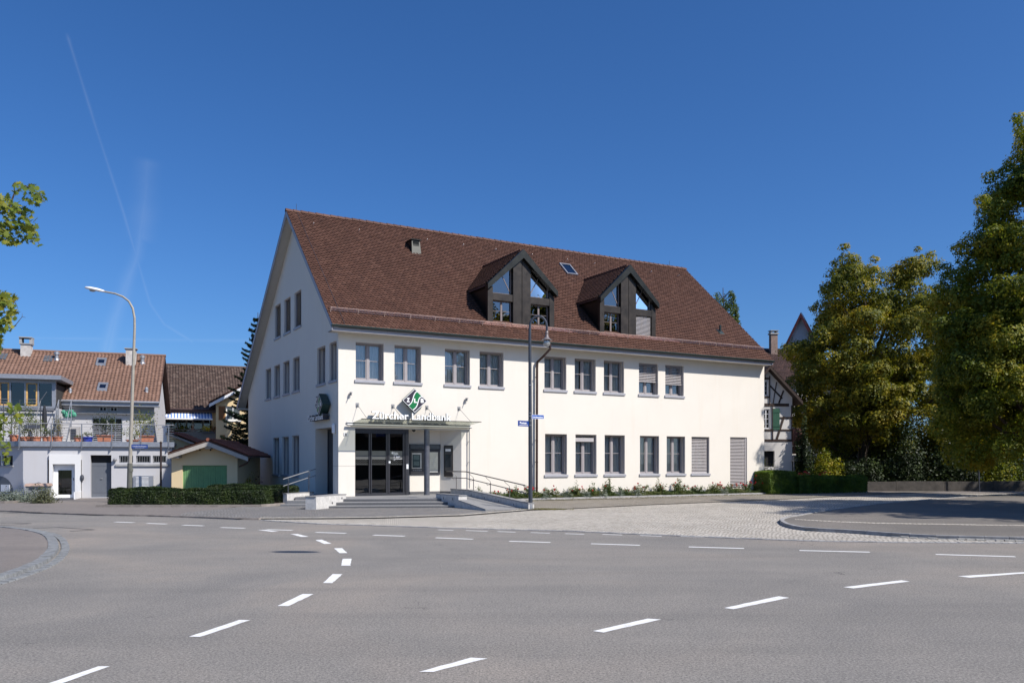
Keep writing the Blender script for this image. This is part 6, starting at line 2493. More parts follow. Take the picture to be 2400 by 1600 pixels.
p = ground(92, 1181)
shrub('lavender_bush', (p.x, p.y + .3, .04), .62, .72, 2200, .035, DRYL, 'loose greyish green bush growing in front of the grit container', 'shrub')
for px, lab in ((10, 'low grey-green lavender at the far left edge by the shaded wall'), (40, 'low grey-green lavender between the left edge and the grit container')):
    p = ground(px, 1178)
    shrub('lavender_bush', (p.x, p.y + .2, .04), .75, .55, 1600, .04, LAVL, lab)
kerb_line('kerb', [(ground(-20, 1181).x, ground(-20, 1181).y), (ground(30, 1181).x, ground(30, 1181).y), (ground(56, 1177).x, ground(56, 1177).y)], .12, .14, KERBD, .6)
# dark slab in front of the white door
m = MB()
m.fbox(W, wa(116), wa(190), -2.2, -.12, 0.0, .075)
struct(m.build('path', GRANITED, org=(0, 0, 0)))
m = MB()
m.fbox(W, wa(190) - .02, wa(190) + .03, -2.0, -.12, 0.05, .42)
tag(m.build('low_upstand', WHITEP), 'thin white upstand at the right side of the white door path', 'edging')
# black pole in front of the vent
p = W(wa(377, -1.6), -1.6, 0)
m = MB()
m.tube([p, p + Vector((0, 0, W.front(377, 1036, -1.6)[1]))], .055, 8)
m.lathe(p + Vector((0, 0, W.front(377, 1036, -1.6)[1] - .05)), [(.07, 0), (.07, .05), (.02, .1)], 8)
tag(m.build('dark_post', plain('rusty_black', (.035, .022, .022), .7)), 'dark rusty post standing between the vent housing and the garage', 'post')

# ------------------------------------------------------------------ tall street lamp on the left
c = Vector(((303 - 1200) / FOC * 38.6, 38.6, 0))
t = thing('street_lamp', c, 'tall curved street lamp with flat white head, left in front of the white house', 'street lamp')


def sl_(px, py):
    return at(px, py, 38.6)


m = MB()
pts = [c, sl_(305, 1080), sl_(309, 960), sl_(312.5, 850), sl_(315.5, 770), sl_(315.3, 745), sl_(311, 722), sl_(302, 706), sl_(288, 695), sl_(270, 688), sl_(243, 683)]
m.tube(pts, [.10, .085, .075, .065, .055, .052, .05, .047, .045, .042, .04], 10)
m.build('pole', POLEL, t)
m = MB()
m.tube([c, sl_(304.6, 1085)], [.125, .112], 10)
m.tube([sl_(305.6, 1105), sl_(305.9, 1098)], [.118, .118], 10)
m.build('pole_sleeve', plain('green_grey_sleeve', (.12, .12, .10), .6), t)
m = MB()
a, b = sl_(246, 683.5), sl_(199, 674)
d = (b - a).normalized()
L_ = (b - a).length
rings = []
n = 12
prof = [(0, .05, .05), (.08, .10, .07), (.35, .15, .10), (.7, .17, .10), (.92, .13, .07), (1.0, .04, .03)]
vs, fs = [], []
for f, w_, h_ in prof:
    q_ = a + d * L_ * f
    for k in range(n):
        an = 2 * pi * k / n
        up_ = sin(an) * h_ * (1.0 if sin(an) > 0 else .55)
        vs.append(q_ + Vector((0, 1, 0)) * cos(an) * w_ + Vector((0, 0, 1)) * up_)
for i in range(len(prof) - 1):
    for k in range(n):
        fs.append((i * n + k, i * n + (k + 1) % n, (i + 1) * n + (k + 1) % n, (i + 1) * n + k))
m.add(vs, fs + [tuple(range(n)), tuple(range((len(prof) - 1) * n, len(prof) * n))])
hd = m.build('lamp_head', WHITEP, t, smooth=True)
m = MB()
q_ = a + d * L_ * .62 - Vector((0, 0, .05))
m.lathe(q_ - Vector((0, 0, .07)), [(.03, 0), (.11, .02), (.14, .07)], 12)
m.build('lamp_lens', plain('milky_lens', (.35, .36, .37), .2), hd)
a, b = at(308.5, 1041, 38.55), at(346, 1041, 38.75)
t = thing('street_name_sign', at(308, 1050, 38.6), 'blue street name sign fixed to the pole of the tall street lamp on the left', 'street sign')
z0, z1 = at(326, 1050, 38.6).z, at(326, 1041, 38.6).z
MS = lambda x, z, d_=0.0: Vector((a.x + (b.x - a.x) * x, a.y + (b.y - a.y) * x + d_, z))
m = MB()
m.pbox(MS, -0.02, 1, z0, z1, 0, .012)
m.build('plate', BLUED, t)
m = MB()
put_text(m, 'Lindenhofgasse', .1, MS, .07, z0 + .07, -.006, width=.86, height=.085, bold=.002)
m.pbox(MS, .2, .8, z0 + .02, z0 + .03, -.006, 0)
m.build('lettering', plain('sign_white', (.5, .52, .6), .5), t)

# ------------------------------------------------------------------ swan neck lamp before the bank
c = Vector(((1243.5 - 1200) / FOC * 33.55, 33.55, 0))
t = thing('street_lamp', c, 'dark blue-grey swan neck street lamp with hanging glass bowl in front of the bank', 'street lamp')
cx = c.x


def ml(px, py):
    return Vector(((px - 1200) / FOC * 33.55, 33.55, EYE + (HOR - py) / FOC * 33.55))


m = MB()
pts = [c, ml(1242.6, 980), ml(1241.8, 800), ml(1241.8, 772)]
arcp = []
x0, x1 = ml(1241.8, 0).x, ml(1281.6, 0).x
r_ = (x1 - x0) / 2
zc = ml(1241, 766).z
for k in range(1, 13):
    an = pi - pi * k / 12
    arcp.append(Vector(((x0 + x1) / 2 + r_ * cos(an), 33.55, zc + r_ * 1.28 * sin(an))))
pts += arcp + [ml(1281.6, 777)]
m.tube(pts, [.085, .075, .06, .055] + [.048] * 12 + [.042], 12)
m.build('pole', POLE, t)
m = MB()
m.tube([c, c + Vector((0, 0, .25))], [.10, .095], 12)
for py in (968, 975, 986, 997, 903):
    m.tube([ml(1242.4, py), ml(1242.4, py - 1.2)], .084, 12)
m.build('pole_collar', GALV, t)
tip = ml(1281.6, 776)
m = MB()
m.lathe(tip - Vector((0, 0, .36)), [(.225, 0.0), (.23, .012), (.205, .02), (.12, .07), (.08, .12), (.062, .20), (.055, .26), (.065, .27), (.065, .31), (.045, .36)], 20)
hd = m.build('lamp_shade', plain('lamp_cast', (.22, .19, .185), .5, metal=.2), t, smooth=False)
m = MB()
m.lathe(tip - Vector((0, 0, .62)), [(.02, 0), (.08, .015), (.125, .07), (.14, .14), (.135, .22), (.13, .26)], 18)
m.build('glass_bowl', GLASSL, hd, smooth=True)
for nm, pxa, pya, pxb, pyb, yy0, yy1, ang, txt, mat_, lab in (
        ('street_name_sign', 1213.8, 999, 1240.2, 986, 33.0, 33.5, 0, 'Poststr.', BLUED, 'blue street sign with shade put into its colour, reading Poststr. on the left of the swan neck lamp pole'),
        ('street_name_sign', 1246.0, 980.5, 1275, 970.8, 33.5, 33.75, 0, 'Lindenplatz', BLUEP, 'bright blue street sign reading Lindenplatz on the right of the swan neck lamp pole')):
    a, b = at(pxa, pya, yy0), at(pxb, pya, yy1)
    z0, z1 = at(pxa, pya, 33.4).z, at(pxa, pyb, 33.4).z
    t = thing(nm, (a + b) / 2 - Vector((0, 0, .1)), lab, 'street sign')
    MS2 = lambda x, z, d_=0.0, a=a, b=b: Vector((a.x + (b.x - a.x) * x, a.y + (b.y - a.y) * x + d_, z))
    m = MB()
    m.pbox(MS2, 0, 1, z0, z1, 0, .012)
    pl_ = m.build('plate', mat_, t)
    m = MB()
    h_ = z1 - z0
    if txt == 'Lindenplatz':
        put_text(m, txt, .1, MS2, .07, z0 + h_ * .27, -.006, width=.86, height=h_ * .5, bold=.004)
        for (u0_, u1_, v0_, v1_) in ((0.0, 1, 0, .07), (0, 1, .93, 1), (0, .02, .07, .93), (.98, 1, .07, .93)):
            m.pbox(MS2, u0_, u1_, z0 + h_ * v0_, z0 + h_ * v1_, -.004, 0)
    else:
        put_text(m, txt, .1, MS2, .17, z0 + h_ * .45, -.006, width=.66, height=h_ * .36, bold=.004)
        m.pbox(MS2, .12, .88, z0 + h_ * .18, z0 + h_ * .24, -.006, 0)
        m.add([MS2(.8, z0 + h_ * .12, -.006), MS2(.9, z0 + h_ * .21, -.006), MS2(.8, z0 + h_ * .30, -.006)], [(0, 1, 2)])
    m.build('lettering', WHITEP, t)
    m = MB()
    m.bar((a if txt == 'Lindenplatz' else b) + Vector((0, .01, h_ / 2)), Vector((c.x, c.y, a.z + h_ / 2)), .02, .1)
    m.build('bracket', GALV, t)

# ------------------------------------------------------------------ garage with green door
gY = 42.6
gx = (402 - 1200) / FOC * gY
GA = Frame(gx, gY, 6.0)
gf = lambda px, py, t=0.0: GA.front(px, py, t)
ga = thing('garage', GA(2, 3, 0), 'small yellow garage with shallow gable roof and green boarded door behind the clipped hedge', 'garage')
ax, az = gf(487, 1036)
el = gf(402, 1068)
er = gf(556.5, 1068)
FG = FR(GA)
dx0, dx1, dz1 = gf(427.5, 1090)[0], gf(532, 1090)[0], gf(480, 1090)[1]
m = MB()
m.wall(FG, [(0, 0), (0, el[1]), (ax, az), (er[0], er[1]), (er[0], 0)], [(dx0, dx1, 0.05, dz1)], .2)
m.wall(lambda a, z, d=0: GA(er[0], a, z), [(0, 0), (0, er[1]), (6, er[1]), (6, 0)], (), .1)
m.wall(lambda a, z, d=0: GA(0, a, z), [(0, 0), (0, er[1]), (6, er[1]), (6, 0)], (), .1)
m.build('wall', YELLOW, ga)
m = MB()
nb_ = 26
for k in range(nb_):
    x0 = dx0 + (dx1 - dx0) * k / nb_
    m.pbox(FG, x0 + .008, x0 + (dx1 - dx0) / nb_ - .008, .05, dz1, .10, .14)
m.pbox(FG, dx0, dx1, .05, dz1, .14, .17)
m.build('garage_door', GREENP, ga)
m = MB()
for px in (468.5, 493.5):
    q_ = gf(px, 1053.5)
    m.add([FG(q_[0] + .05 * cos(k * pi / 4), q_[1] + .05 * sin(k * pi / 4), -.005) for k in range(8)], [tuple(range(8))])
m.build('vent_hole', BLACK, ga)
tl, tr, ta = gf(393, 1062, -.6), gf(581, 1067.5, -.6), gf(487, 1031, -.6)
m = MB()
for e_ in (tl, tr):
    m.extr([GA(e_[0], -.6, e_[1]), GA(ta[0], -.6, ta[1]), GA(ta[0], 6.3, ta[1]), GA(e_[0], 6.3, e_[1])], (0, 0, -.07))
rf = m.build('roof', UNDER, ga)
m = MB()
for e_ in (tl, tr):
    m.extr([GA(e_[0], -.6, e_[1] - .08), GA(ta[0], -.6, ta[1] - .08), GA(ta[0], -.6, ta[1] - .30), GA(e_[0], -.6, e_[1] - .28)], GA.v * .04)
for px in (412, 487, 558):
    q_ = gf(px, 1042 if px == 487 else 1064, -.5)
    m.fbox(GA, q_[0] - .14, q_[0] + .14, -.5, 0, q_[1] - .2, q_[1])
m.build('verge_board', plain('pale_wood', (.45, .41, .36), .8), rf)
m = MB()
for e_, sg in ((tl, 1), (tr, -1)):
    S = (GA(ta[0], 0, ta[1]) - GA(e_[0], 0, e_[1])).normalized()
    L_ = (GA(ta[0], 0, ta[1]) - GA(e_[0], 0, e_[1])).length
    roof_tiles(m, GA(e_[0], -.64, e_[1]), GA.v, S, 6.9, L_, .23, .26, 'pan')
m.tube([GA(ta[0], -.64, ta[1] + .03), GA(ta[0], 6.3, ta[1] + .03)], .09, 6)
m.build('roof_tiles', ROOFR, rf)
m = MB()
m.tube([GA(er[0] + .75, -.5, tr[1] - .1), GA(er[0] + .5, -.2, tr[1] - .4), GA(er[0] + .1, -.05, tr[1] - .55)], .04, 6)
m.build('downpipe', COPPER, ga)

# ------------------------------------------------------------------ low outbuilding behind the garage
OB = Frame((398 - 1200) / FOC * 47.5, 47.5, 10.0)
of = lambda px, py, t=0.0: OB.front(px, py, t)
ob_ = thing('outbuilding', OB(2, 3, 0), 'low yellow outbuilding with a single sloping tiled roof, between garage and awning house', 'outbuilding')
q1_, q2_ = of(396, 1012), of(466, 1042)
m = MB()
m.wall(FR(OB), [(q1_[0], 0), (q1_[0], q1_[1] - .1), (q2_[0], q2_[1] - .1), (q2_[0], 0)], (), .2)
m.build('wall', YELLOW, ob_)
m = MB()
m.extr([OB(q1_[0] - .1, -.4, q1_[1] - .02), OB(q2_[0] + .3, -.4, q2_[1] - .1), OB(q2_[0] + .3, 4, q2_[1] - .1), OB(q1_[0] - .1, 4, q1_[1] - .02)], (0, 0, -.12))
rf = m.build('roof', plain('roof_board', (.35, .3, .25), .8), ob_)
m = MB()
S = (OB(q1_[0], 0, q1_[1]) - OB(q2_[0] + .3, 0, q2_[1] - .12)).normalized()
roof_tiles(m, OB(q2_[0] + .35, -.45, q2_[1] - .10), OB.v, S, 4.4, (OB(q1_[0], 0, q1_[1]) - OB(q2_[0] + .3, 0, q2_[1] - .12)).length, .23, .26, 'pan')
m.build('roof_tiles', ROOFR, rf)

# ------------------------------------------------------------------ brown roofed house with awning and loggia
Q = Frame((355 - 1200) / FOC * 59.0, 59.0, 22.0)
qf = lambda px, py, t=0.0: Q.front(px, py, t)
qh = thing('awning_house', Q(6, 4, 0), 'house with weathered brown tiled roof above a dark loggia with striped awning', 'house')
FQ = FR(Q)
ez = qf(430, 957, -.4)[1]
rz_ = qf(455, 857, 5.2)[1]
ax1 = qf(600, 900, 2)[0]
m = MB()
pq = lambda a, t: Q(a, t, ez + (t + .4) * (rz_ - ez) / 5.6)
m.extr([pq(-.2, -.4), pq(ax1, -.4), pq(ax1, 5.2), pq(-.2, 5.2)], (0, 0, -.18))
m.extr([Q(-.2, 5.2, rz_), Q(ax1, 5.2, rz_), Q(ax1, 10, ez), Q(-.2, 10, ez)], (0, 0, -.18))
rf = m.build('roof', UNDER, qh)
m = MB()
S = (pq(0, 5.2) - pq(0, -.4)).normalized()
roof_tiles(m, pq(-.2, -.45), Q.u, S, ax1 + .2, (pq(0, 5.2) - pq(0, -.45)).length, .20, .21, 'pan', seed=4)
m.tube([Q(-.2, 5.2, rz_ + .02), Q(ax1, 5.2, rz_ + .02)], .1, 6)
m.build('roof_tiles', ROOFD, rf)
m = MB()
m.fbox(Q, -.2, qf(507, 1000)[0] + .2, -.44, -.40, ez - .26, ez)
m.tube([Q(-.2, -.5, ez - .05), Q(qf(513, 1000)[0], -.5, ez - .05)], .07, 6)
m.tube([Q(qf(508, 1000)[0], -.4, ez - .1), Q(qf(508, 1000)[0], -.12, ez - .4), Q(qf(508, 1000)[0], -.12, 0)], .06, 6)
m.build('gutter', COPPER, rf)
xl, xr = qf(372, 1000)[0], qf(496, 1000)[0]
zf, zc_ = qf(440, 1036)[1], qf(440, 963)[1]
m = MB()
xe = qf(620, 1000)[0]
m.wall(FQ, [(0, 0), (0, ez), (xe, ez), (xe, 0)], [(xl, xr, zf, zc_ - .1)], .3)
m.build('wall', YELLOW, qh)
m = MB()
m.quad(Q(xl, 1.6, zf), Q(xr, 1.6, zf), Q(xr, 1.6, zc_), Q(xl, 1.6, zc_))
m.quad(Q(xl, .3, zf), Q(xl, 1.6, zf), Q(xl, 1.6, zc_), Q(xl, .3, zc_))
m.quad(Q(xr, .3, zf), Q(xr, 1.6, zf), Q(xr, 1.6, zc_), Q(xr, .3, zc_))
m.quad(Q(xl, 0, zc_ - .1), Q(xr, 0, zc_ - .1), Q(xr, 1.6, zc_ - .1), Q(xl, 1.6, zc_ - .1))
m.build('loggia_wall', plain('loggia_brown', (.17, .11, .09), .8), qh)
m = MB()
F16 = FR(Q, 1.5)
for px in (384.5, 401.5, 416.5, 437, 452, 476):
    x = qf(px, 1000, 1.5)[0]
    m.pbox(F16, x - .06, x + .06, zf, zc_, -.02, .06)
for z in (zf + 1.0,):
    m.pbox(F16, xl, xr, z - .03, z + .03, -.01, .05)
m.build('loggia_window', plain('pale_frame', (.45, .44, .43), .6), qh)
m = MB()
m.quad(Q(xl, 1.56, zf), Q(xr, 1.56, zf), Q(xr, 1.56, zc_), Q(xl, 1.56, zc_))
m.build('loggia_pane', GLASSD, qh)
# parapet
m = MB()
m.fbox(Q, xl - .1, xr + .8, -.45, -.38, zf - .2, qf(440, 1012)[1])
m.build('parapet', plain('grey_sheet', (.12, .13, .14), .5), qh)
m = MB()
zt2 = qf(440, 1009)[1]
m.tube([Q(xl - .1, -.41, zt2 + .05), Q(xr + .8, -.41, zt2 + .05)], .025, 6)
m.build('parapet_rail', GALV, qh)
# awning
t = thing('awning', Q((xl + xr) / 2, -.5, zc_), 'blue and white striped awning extended over the dark loggia', 'awning')
z_a, z_b = qf(430, 964)[1], qf(430, 980, -1.2)[1]
nst = 36
aw0, aw1 = qf(367, 1000)[0], xr
wv, bv = MB(), MB()
for k in range(nst):
    x0 = aw0 + (aw1 - aw0) * k / nst
    x1 = aw0 + (aw1 - aw0) * (k + 1) / nst
    tgt = bv if k % 2 else wv
    tgt.extr([Q(x0, -.05, z_a), Q(x1, -.05, z_a), Q(x1, -1.2, z_b), Q(x0, -1.2, z_b)], (0, 0, -.01))
wv.build('white_stripe', plain('awning_white', (.74, .76, .82), .8), t)
bv.build('blue_stripe', plain('awning_blue', (.16, .26, .52), .8), t)
m = MB()
m.bar(Q(aw0 - .02, -1.22, z_b - .03), Q(aw1 + .02, -1.22, z_b - .03), .06, .1)
m.build('front_bar', WHITEP, t)

# person behind the parapet, seated body turned right
pp = Q(qf(452, 1000, .2)[0], .25, 0)
zh = at(456, 993, pp.y).z                 # crown of the head
pr = thing('person', (pp.x, pp.y, zf), 'white-haired person in a pale grey shirt sitting on the loggia behind the parapet', 'person')
zs = zf


def skin(name, verts, edges, radii, mat, parent, root=0, sub=1):
    o = base_of(parent)
    me = bpy.data.meshes.new(name)
    me.from_pydata([tuple(Vector(v) - o) for v in verts], edges, [])
    me.materials.append(mat)
    ob = bpy.data.objects.new(name, me)
    COL.objects.link(ob)
    ob.parent = parent
    md = ob.modifiers.new('skin', 'SKIN')
    for i, r in enumerate(radii):
        me.skin_vertices[0].data[i].radius = (r, r * .85)
    me.skin_vertices[0].data[root].use_root = True
    sb_ = ob.modifiers.new('sub', 'SUBSURF')
    sb_.levels = sb_.render_levels = sub
    return ob


hx = Q.u
fx = -Q.v


def PB(a, f, z):
    return pp + hx * a + fx * f + Vector((0, 0, z)) - Vector((0, 0, pp.z))


hz = zh - .12
V_ = [PB(0, 0, hz - .75), PB(0, .0, hz - .5), PB(0, .03, hz - .3), PB(0, .06, hz - .15), PB(.0, .10, hz), PB(0, .1, hz + .07),
      PB(-.19, .03, hz - .3), PB(-.25, .10, hz - .52), PB(-.16, .30, hz - .60), PB(-.10, .37, hz - .60),
      PB(.19, .03, hz - .3), PB(.27, .08, hz - .53), PB(.22, .30, hz - .58), PB(.15, .37, hz - .58),
      PB(-.12, .05, hz - .8), PB(-.14, .42, hz - .82), PB(-.14, .45, hz - 1.2),
      PB(.12, .05, hz - .8), PB(.14, .42, hz - .82), PB(.14, .45, hz - 1.2)]
E_ = [(0, 1), (1, 2), (2, 3), (3, 4), (4, 5), (2, 6), (6, 7), (7, 8), (8, 9), (2, 10), (10, 11), (11, 12), (12, 13), (0, 14), (14, 15), (15, 16), (0, 17), (17, 18), (18, 19)]
R_ = [.15, .14, .13, .05, .095, .07, .07, .045, .032, .028, .07, .045, .032, .028, .085, .07, .045, .085, .07, .045]
skin('body', V_, E_, R_, SKIN, pr)
V2 = V_[:3] + [V_[6], V_[7], V_[10], V_[11]]
skin('shirt', V2, [(0, 1), (1, 2), (2, 3), (3, 4), (2, 5), (5, 6)], [.17, .16, .15, .09, .065, .09, .065], SHIRT, pr)
m = MB()
m.lathe(PB(0, .075, hz + .02), [(.11, -.05), (.118, .02), (.10, .09), (.05, .125), (.01, .13)], 12)
m.build('hair', HAIRW, pr, smooth=True)
# balcony flowers
for px, lab, mt in ((485, 'yellow flowers in the parapet box right of the seated person', leafmat('yellow_petals', [(.5, .45, .02), (.7, .6, .03)], .3)), (505, 'orange red geraniums on the parapet next to the yellow flowers', leafmat('orange_petals', [(.5, .08, .03), (.3, .1, .04), (.1, .12, .03)], .3)), (521, 'bright red geraniums at the right end of the parapet', ROSER)):
    x = qf(px, 1000, -.4)[0]
    c_ = Q(x, -.42, qf(px, 1016, -.4)[1])
    t = thing('balcony_flowers', c_, lab, 'flowers', 'flower boxes on the loggia parapet')
    m = MB()
    m.fbox(Q, x - .3, x + .3, -.56, -.30, c_.z, c_.z + .18)
    m.build('box', WHITEP if px == 521 else DSTEEL, t)
    leafy(t, c_ + Vector((0, 0, .1)), .4, .45, 260, .045, mt)
for px, lab in ((425, 'green houseplant behind the parapet left of the seated person'),):
    t = thing('potted_plant', Q(qf(px, 1000, .3)[0], .3, zf), lab, 'potted plant')
    m = MB()
    m.lathe(Q(qf(px, 1000, .3)[0], .3, zf), [(.15, 0), (.2, .3), (.2, .35)], 10)
    m.build('pot', TERRA, t)
    leafy(t, Q(qf(px, 1000, .3)[0], .3, zf + .3), .6, 1.0, 350, .06, LIND2)

# ------------------------------------------------------------------ yellow gabled house behind the garage
YH = Frame((499 - 1200) / FOC * 59.4, 59.4, 20.0)
yf = lambda px, py, t=0.0: YH.front(px, py, t)
yh = thing('gabled_house', YH(3, 3, 0), 'cream yellow gabled house with brown shutters behind the spruce, left of the bank', 'house')
e1_, e2_ = yf(490, 944), yf(580, 896)
x_r = yf(612, 900)[0]
m = MB()
wx0, wx1, wz0, wz1 = yf(530, 968)[0], yf(562, 968)[0], yf(545, 984)[1], yf(545, 952)[1]
wall0 = yf(506, 1000)[0]
m.wall(FR(YH), [(wall0, 0), (wall0, yf(506, 942)[1]), (yf(600, 892)[0], yf(600, 892)[1]), (x_r, yf(600, 892)[1] - .5), (x_r, 0)], [(wx0, wx1, wz0, wz1)], .15)
m.build('wall', YELLOW, yh)
m = MB()
m.extr([YH(e1_[0], -.5, e1_[1]), YH(yf(604, 885)[0], -.5, yf(604, 885)[1]), YH(yf(604, 885)[0], 1.2, yf(604, 885)[1]), YH(e1_[0], 1.2, e1_[1])], (0, 0, -.10))
rf = m.build('roof', UNDER, yh)
m = MB()
S = (YH(yf(604, 885)[0], 0, yf(604, 885)[1]) - YH(e1_[0], 0, e1_[1])).normalized()
L_ = (YH(yf(604, 885)[0], 0, yf(604, 885)[1]) - YH(e1_[0], 0, e1_[1])).length
roof_tiles(m, YH(e1_[0], -.55, e1_[1]), YH.v, S, 1.8, L_, .23, .26, 'pan')
m.build('roof_tiles', ROOFR, rf)
m = MB()
m.extr([YH(e1_[0], -.5, e1_[1] - .1), YH(yf(604, 885)[0], -.5, yf(604, 885)[1] - .1), YH(yf(604, 885)[0], -.5, yf(604, 885)[1] - .32), YH(e1_[0], -.5, e1_[1] - .32)], YH.v * .04)
m.build('verge_board', WHITEP, rf)
m = MB()
FY = FR(YH)
for (x0, x1, y0, y1) in ((wx0, wx0 + .06, wz0, wz1), (wx1 - .06, wx1, wz0, wz1), (wx0, wx1, wz0, wz0 + .06), (wx0, wx1, wz1 - .06, wz1), ((wx0 + wx1) / 2 - .03, (wx0 + wx1) / 2 + .03, wz0, wz1), (wx0, wx1, wz0 + .4, wz0 + .43)):
    m.pbox(FY, x0, x1, y0, y1, .05, .1)
m.pbox(FY, wx0 - .2, wx1 + .1, wz0 - .1, wz0 - .02, -.06, .02)
w_ = m.build('window', WHITEP, yh)
m = MB()
m.quad(FY(wx0, wz0, .1), FY(wx1, wz0, .1), FY(wx1, wz1, .1), FY(wx0, wz1, .1))
m.build('pane', plain('grey_pane', (.10, .12, .13), .15), w_)
for (pa, pb, ya, yb) in ((512.5, 527.5, 984, 951.5), (517.5, 527, 1042, 1019)):
    m = MB()
    x0, x1, z0, z1 = yf(pa, 968)[0], yf(pb, 968)[0], yf(520, ya)[1], yf(520, yb)[1]
    m.pbox(FY, x0, x1, z0, z1, -.04, 0)
    k = z0 + .08
    while k < z1 - .08:
        m.pbox(FY, x0 + .05, x1 - .05, k, k + .03, -.055, -.04)
        k += .07
    m.build('shutter', SHUTB, yh)

# dark red shrub and small bush between garage and bank
p = at(566, 1120, 47)
shrub('red_shrub', (p.x, 47.5, 0), .9, 1.6, 1300, .05, leafmat('dark_red_foliage', [(.10, .008, .02), (.16, .015, .03), (.22, .03, .05)], .2), 'dark red shrub between garage and bank gable')
p = at(572, 1120, 45)
shrub('green_bush', (p.x, 45.2, 0), .55, 1.25, 1100, .05, LIND2, 'small green bush between garage and bank gable, in front of the red shrub')

# hedges left
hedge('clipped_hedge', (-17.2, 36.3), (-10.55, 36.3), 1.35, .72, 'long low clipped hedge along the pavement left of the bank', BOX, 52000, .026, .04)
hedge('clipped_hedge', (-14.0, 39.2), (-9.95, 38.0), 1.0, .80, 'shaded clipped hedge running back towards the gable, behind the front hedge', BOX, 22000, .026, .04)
# ------------------------------------------------------------------ half-timbered house right of the bank
HT = Frame((1776 - 1200) / FOC * 57.0, 57.0, 4.0)
hf = lambda px, py, t=0.0: HT.front(px, py, t)
th_ = thing('half_timbered_house', HT(2, 3, 0), 'white half-timbered house with green shutter, partly hidden right of the bank', 'house')
FH = FR(HT)


def hz(x, y):                      # picture points read off an enlarged detail
    return hf(1750 + x * .287, 720 + y * .287)


ap = hz(165, 500)
rt = hz(395, 760)
xl_, xr_ = hz(60, 700)[0], hz(372, 1200)[0]
m = MB()
sl_ = (ap[1] - rt[1]) / (rt[0] - ap[0])
w1 = (*hz(118, 720), *hz(176, 600))
w2 = (*hz(128, 990), *hz(190, 830))
w3 = (*hz(120, 1300), *hz(228, 1172))
hl_ = [(w[0], w[2], w[1], w[3]) for w in (w1, w2, w3)]
m.wall(FH, [(xl_, 0), (xl_, ap[1] - (ap[0] - xl_) * sl_), (ap[0], ap[1]), (xr_, ap[1] - (xr_ - ap[0]) * sl_), (xr_, 0)], hl_, .25)
m.wall(lambda a, z, d=0: HT(xr_, a, z), [(0, 0), (0, ap[1] - (xr_ - ap[0]) * sl_), (8, ap[1] - (xr_ - ap[0]) * sl_), (8, 0)], (), .1)
m.build('wall', OLDWHITE, th_)
m = MB()


def beam(p, q, w=.17):
    a, b = hz(*p), hz(*q)
    m.bar(HT(a[0], -.01, a[1]), HT(b[0], -.01, b[1]), .05, w, up=(0, 0, 1))


for p, q, w in (((60, 795), (345, 797), .20), ((60, 1085), (372, 1086), .16), ((130, 1002), (215, 1002), .14), ((270, 1002), (365, 1002), .12), ((60, 732), (186, 733), .12),
                ((186, 560), (186, 790), .14), ((149, 520), (149, 590), .12), ((130, 582), (186, 582), .12), ((190, 640), (290, 745), .10), ((243, 610), (215, 782), .10), ((300, 680), (262, 782), .10),
                ((208, 800), (212, 1080), .13), ((304, 890), (245, 1078), .14), ((365, 800), (368, 1085), .15), ((270, 902), (365, 902), .12), ((125, 990), (125, 1085), .1)):
    beam(p, q, w)
m.build('timber_frame', TIMBER, th_)
for i, w in enumerate((w1, w2)):
    m = MB()
    a0, z0, a1, z1 = w
    for (x0, x1, y0, y1) in ((a0, a1, z0, z0 + .06), (a0, a1, z1 - .06, z1), (a1 - .07, a1, z0, z1), (a0, a0 + .07, z0, z1), ((a0 + a1) / 2 - .03, (a0 + a1) / 2 + .03, z0, z1)):
        m.pbox(FH, x0, x1, y0, y1, .05, .1)
    for k in range(1, 4 if i else 3):
        z = z0 + (z1 - z0) * k / (4 if i else 3)
        m.pbox(FH, a0, a1, z - .015, z + .015, .06, .09)
    w_ = m.build('window', WHITEP, th_)
    m = MB()
    m.quad(FH(a0, z0, .1), FH(a1, z0, .1), FH(a1, z1, .1), FH(a0, z1, .1))
    m.build('pane', BLACK, w_)
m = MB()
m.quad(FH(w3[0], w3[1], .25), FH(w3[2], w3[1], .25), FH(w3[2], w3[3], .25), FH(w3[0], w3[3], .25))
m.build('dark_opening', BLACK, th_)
m = MB()
a, b = hz(212, 1000), hz(266, 826)
m.pbox(FH, a[0], b[0], a[1], b[1], -.07, -.02)
for f in (.17, .83):
    z = a[1] + (b[1] - a[1]) * f
    m.pbox(FH, a[0] - .03, b[0] + .03, z - .03, z + .03, -.09, -.07)
m.build('shutter', SHUTG, th_)
m = MB()
m.extr([HT(ap[0], -.6, ap[1] + .15), HT(rt[0] + .3, -.6, rt[1] - .1), HT(rt[0] + .3, 7, rt[1] - .1), HT(ap[0], 7, ap[1] + .15)], (0, 0, -.22))
m.extr([HT(ap[0], -.6, ap[1] + .15), HT(xl_ - .6, -.6, ap[1] - (ap[0] - xl_ + .6) * sl_), HT(xl_ - .6, 7, ap[1] - (ap[0] - xl_ + .6) * sl_), HT(ap[0], 7, ap[1] + .15)], (0, 0, -.22))
rf = m.build('roof', TIMBER, th_)
m = MB()
for ex, ez_ in ((rt[0] + .3, rt[1] - .1), (xl_ - .6, ap[1] - (ap[0] - xl_ + .6) * sl_)):
    S = (HT(ap[0], 0, ap[1] + .15) - HT(ex, 0, ez_)).normalized()
    roof_tiles(m, HT(ex, -.6, ez_), HT.v, S, 7.4, (HT(ap[0], 0, ap[1] + .15) - HT(ex, 0, ez_)).length, .2, .2, 'beaver')
m.build('roof_tiles', ROOFD, rf)
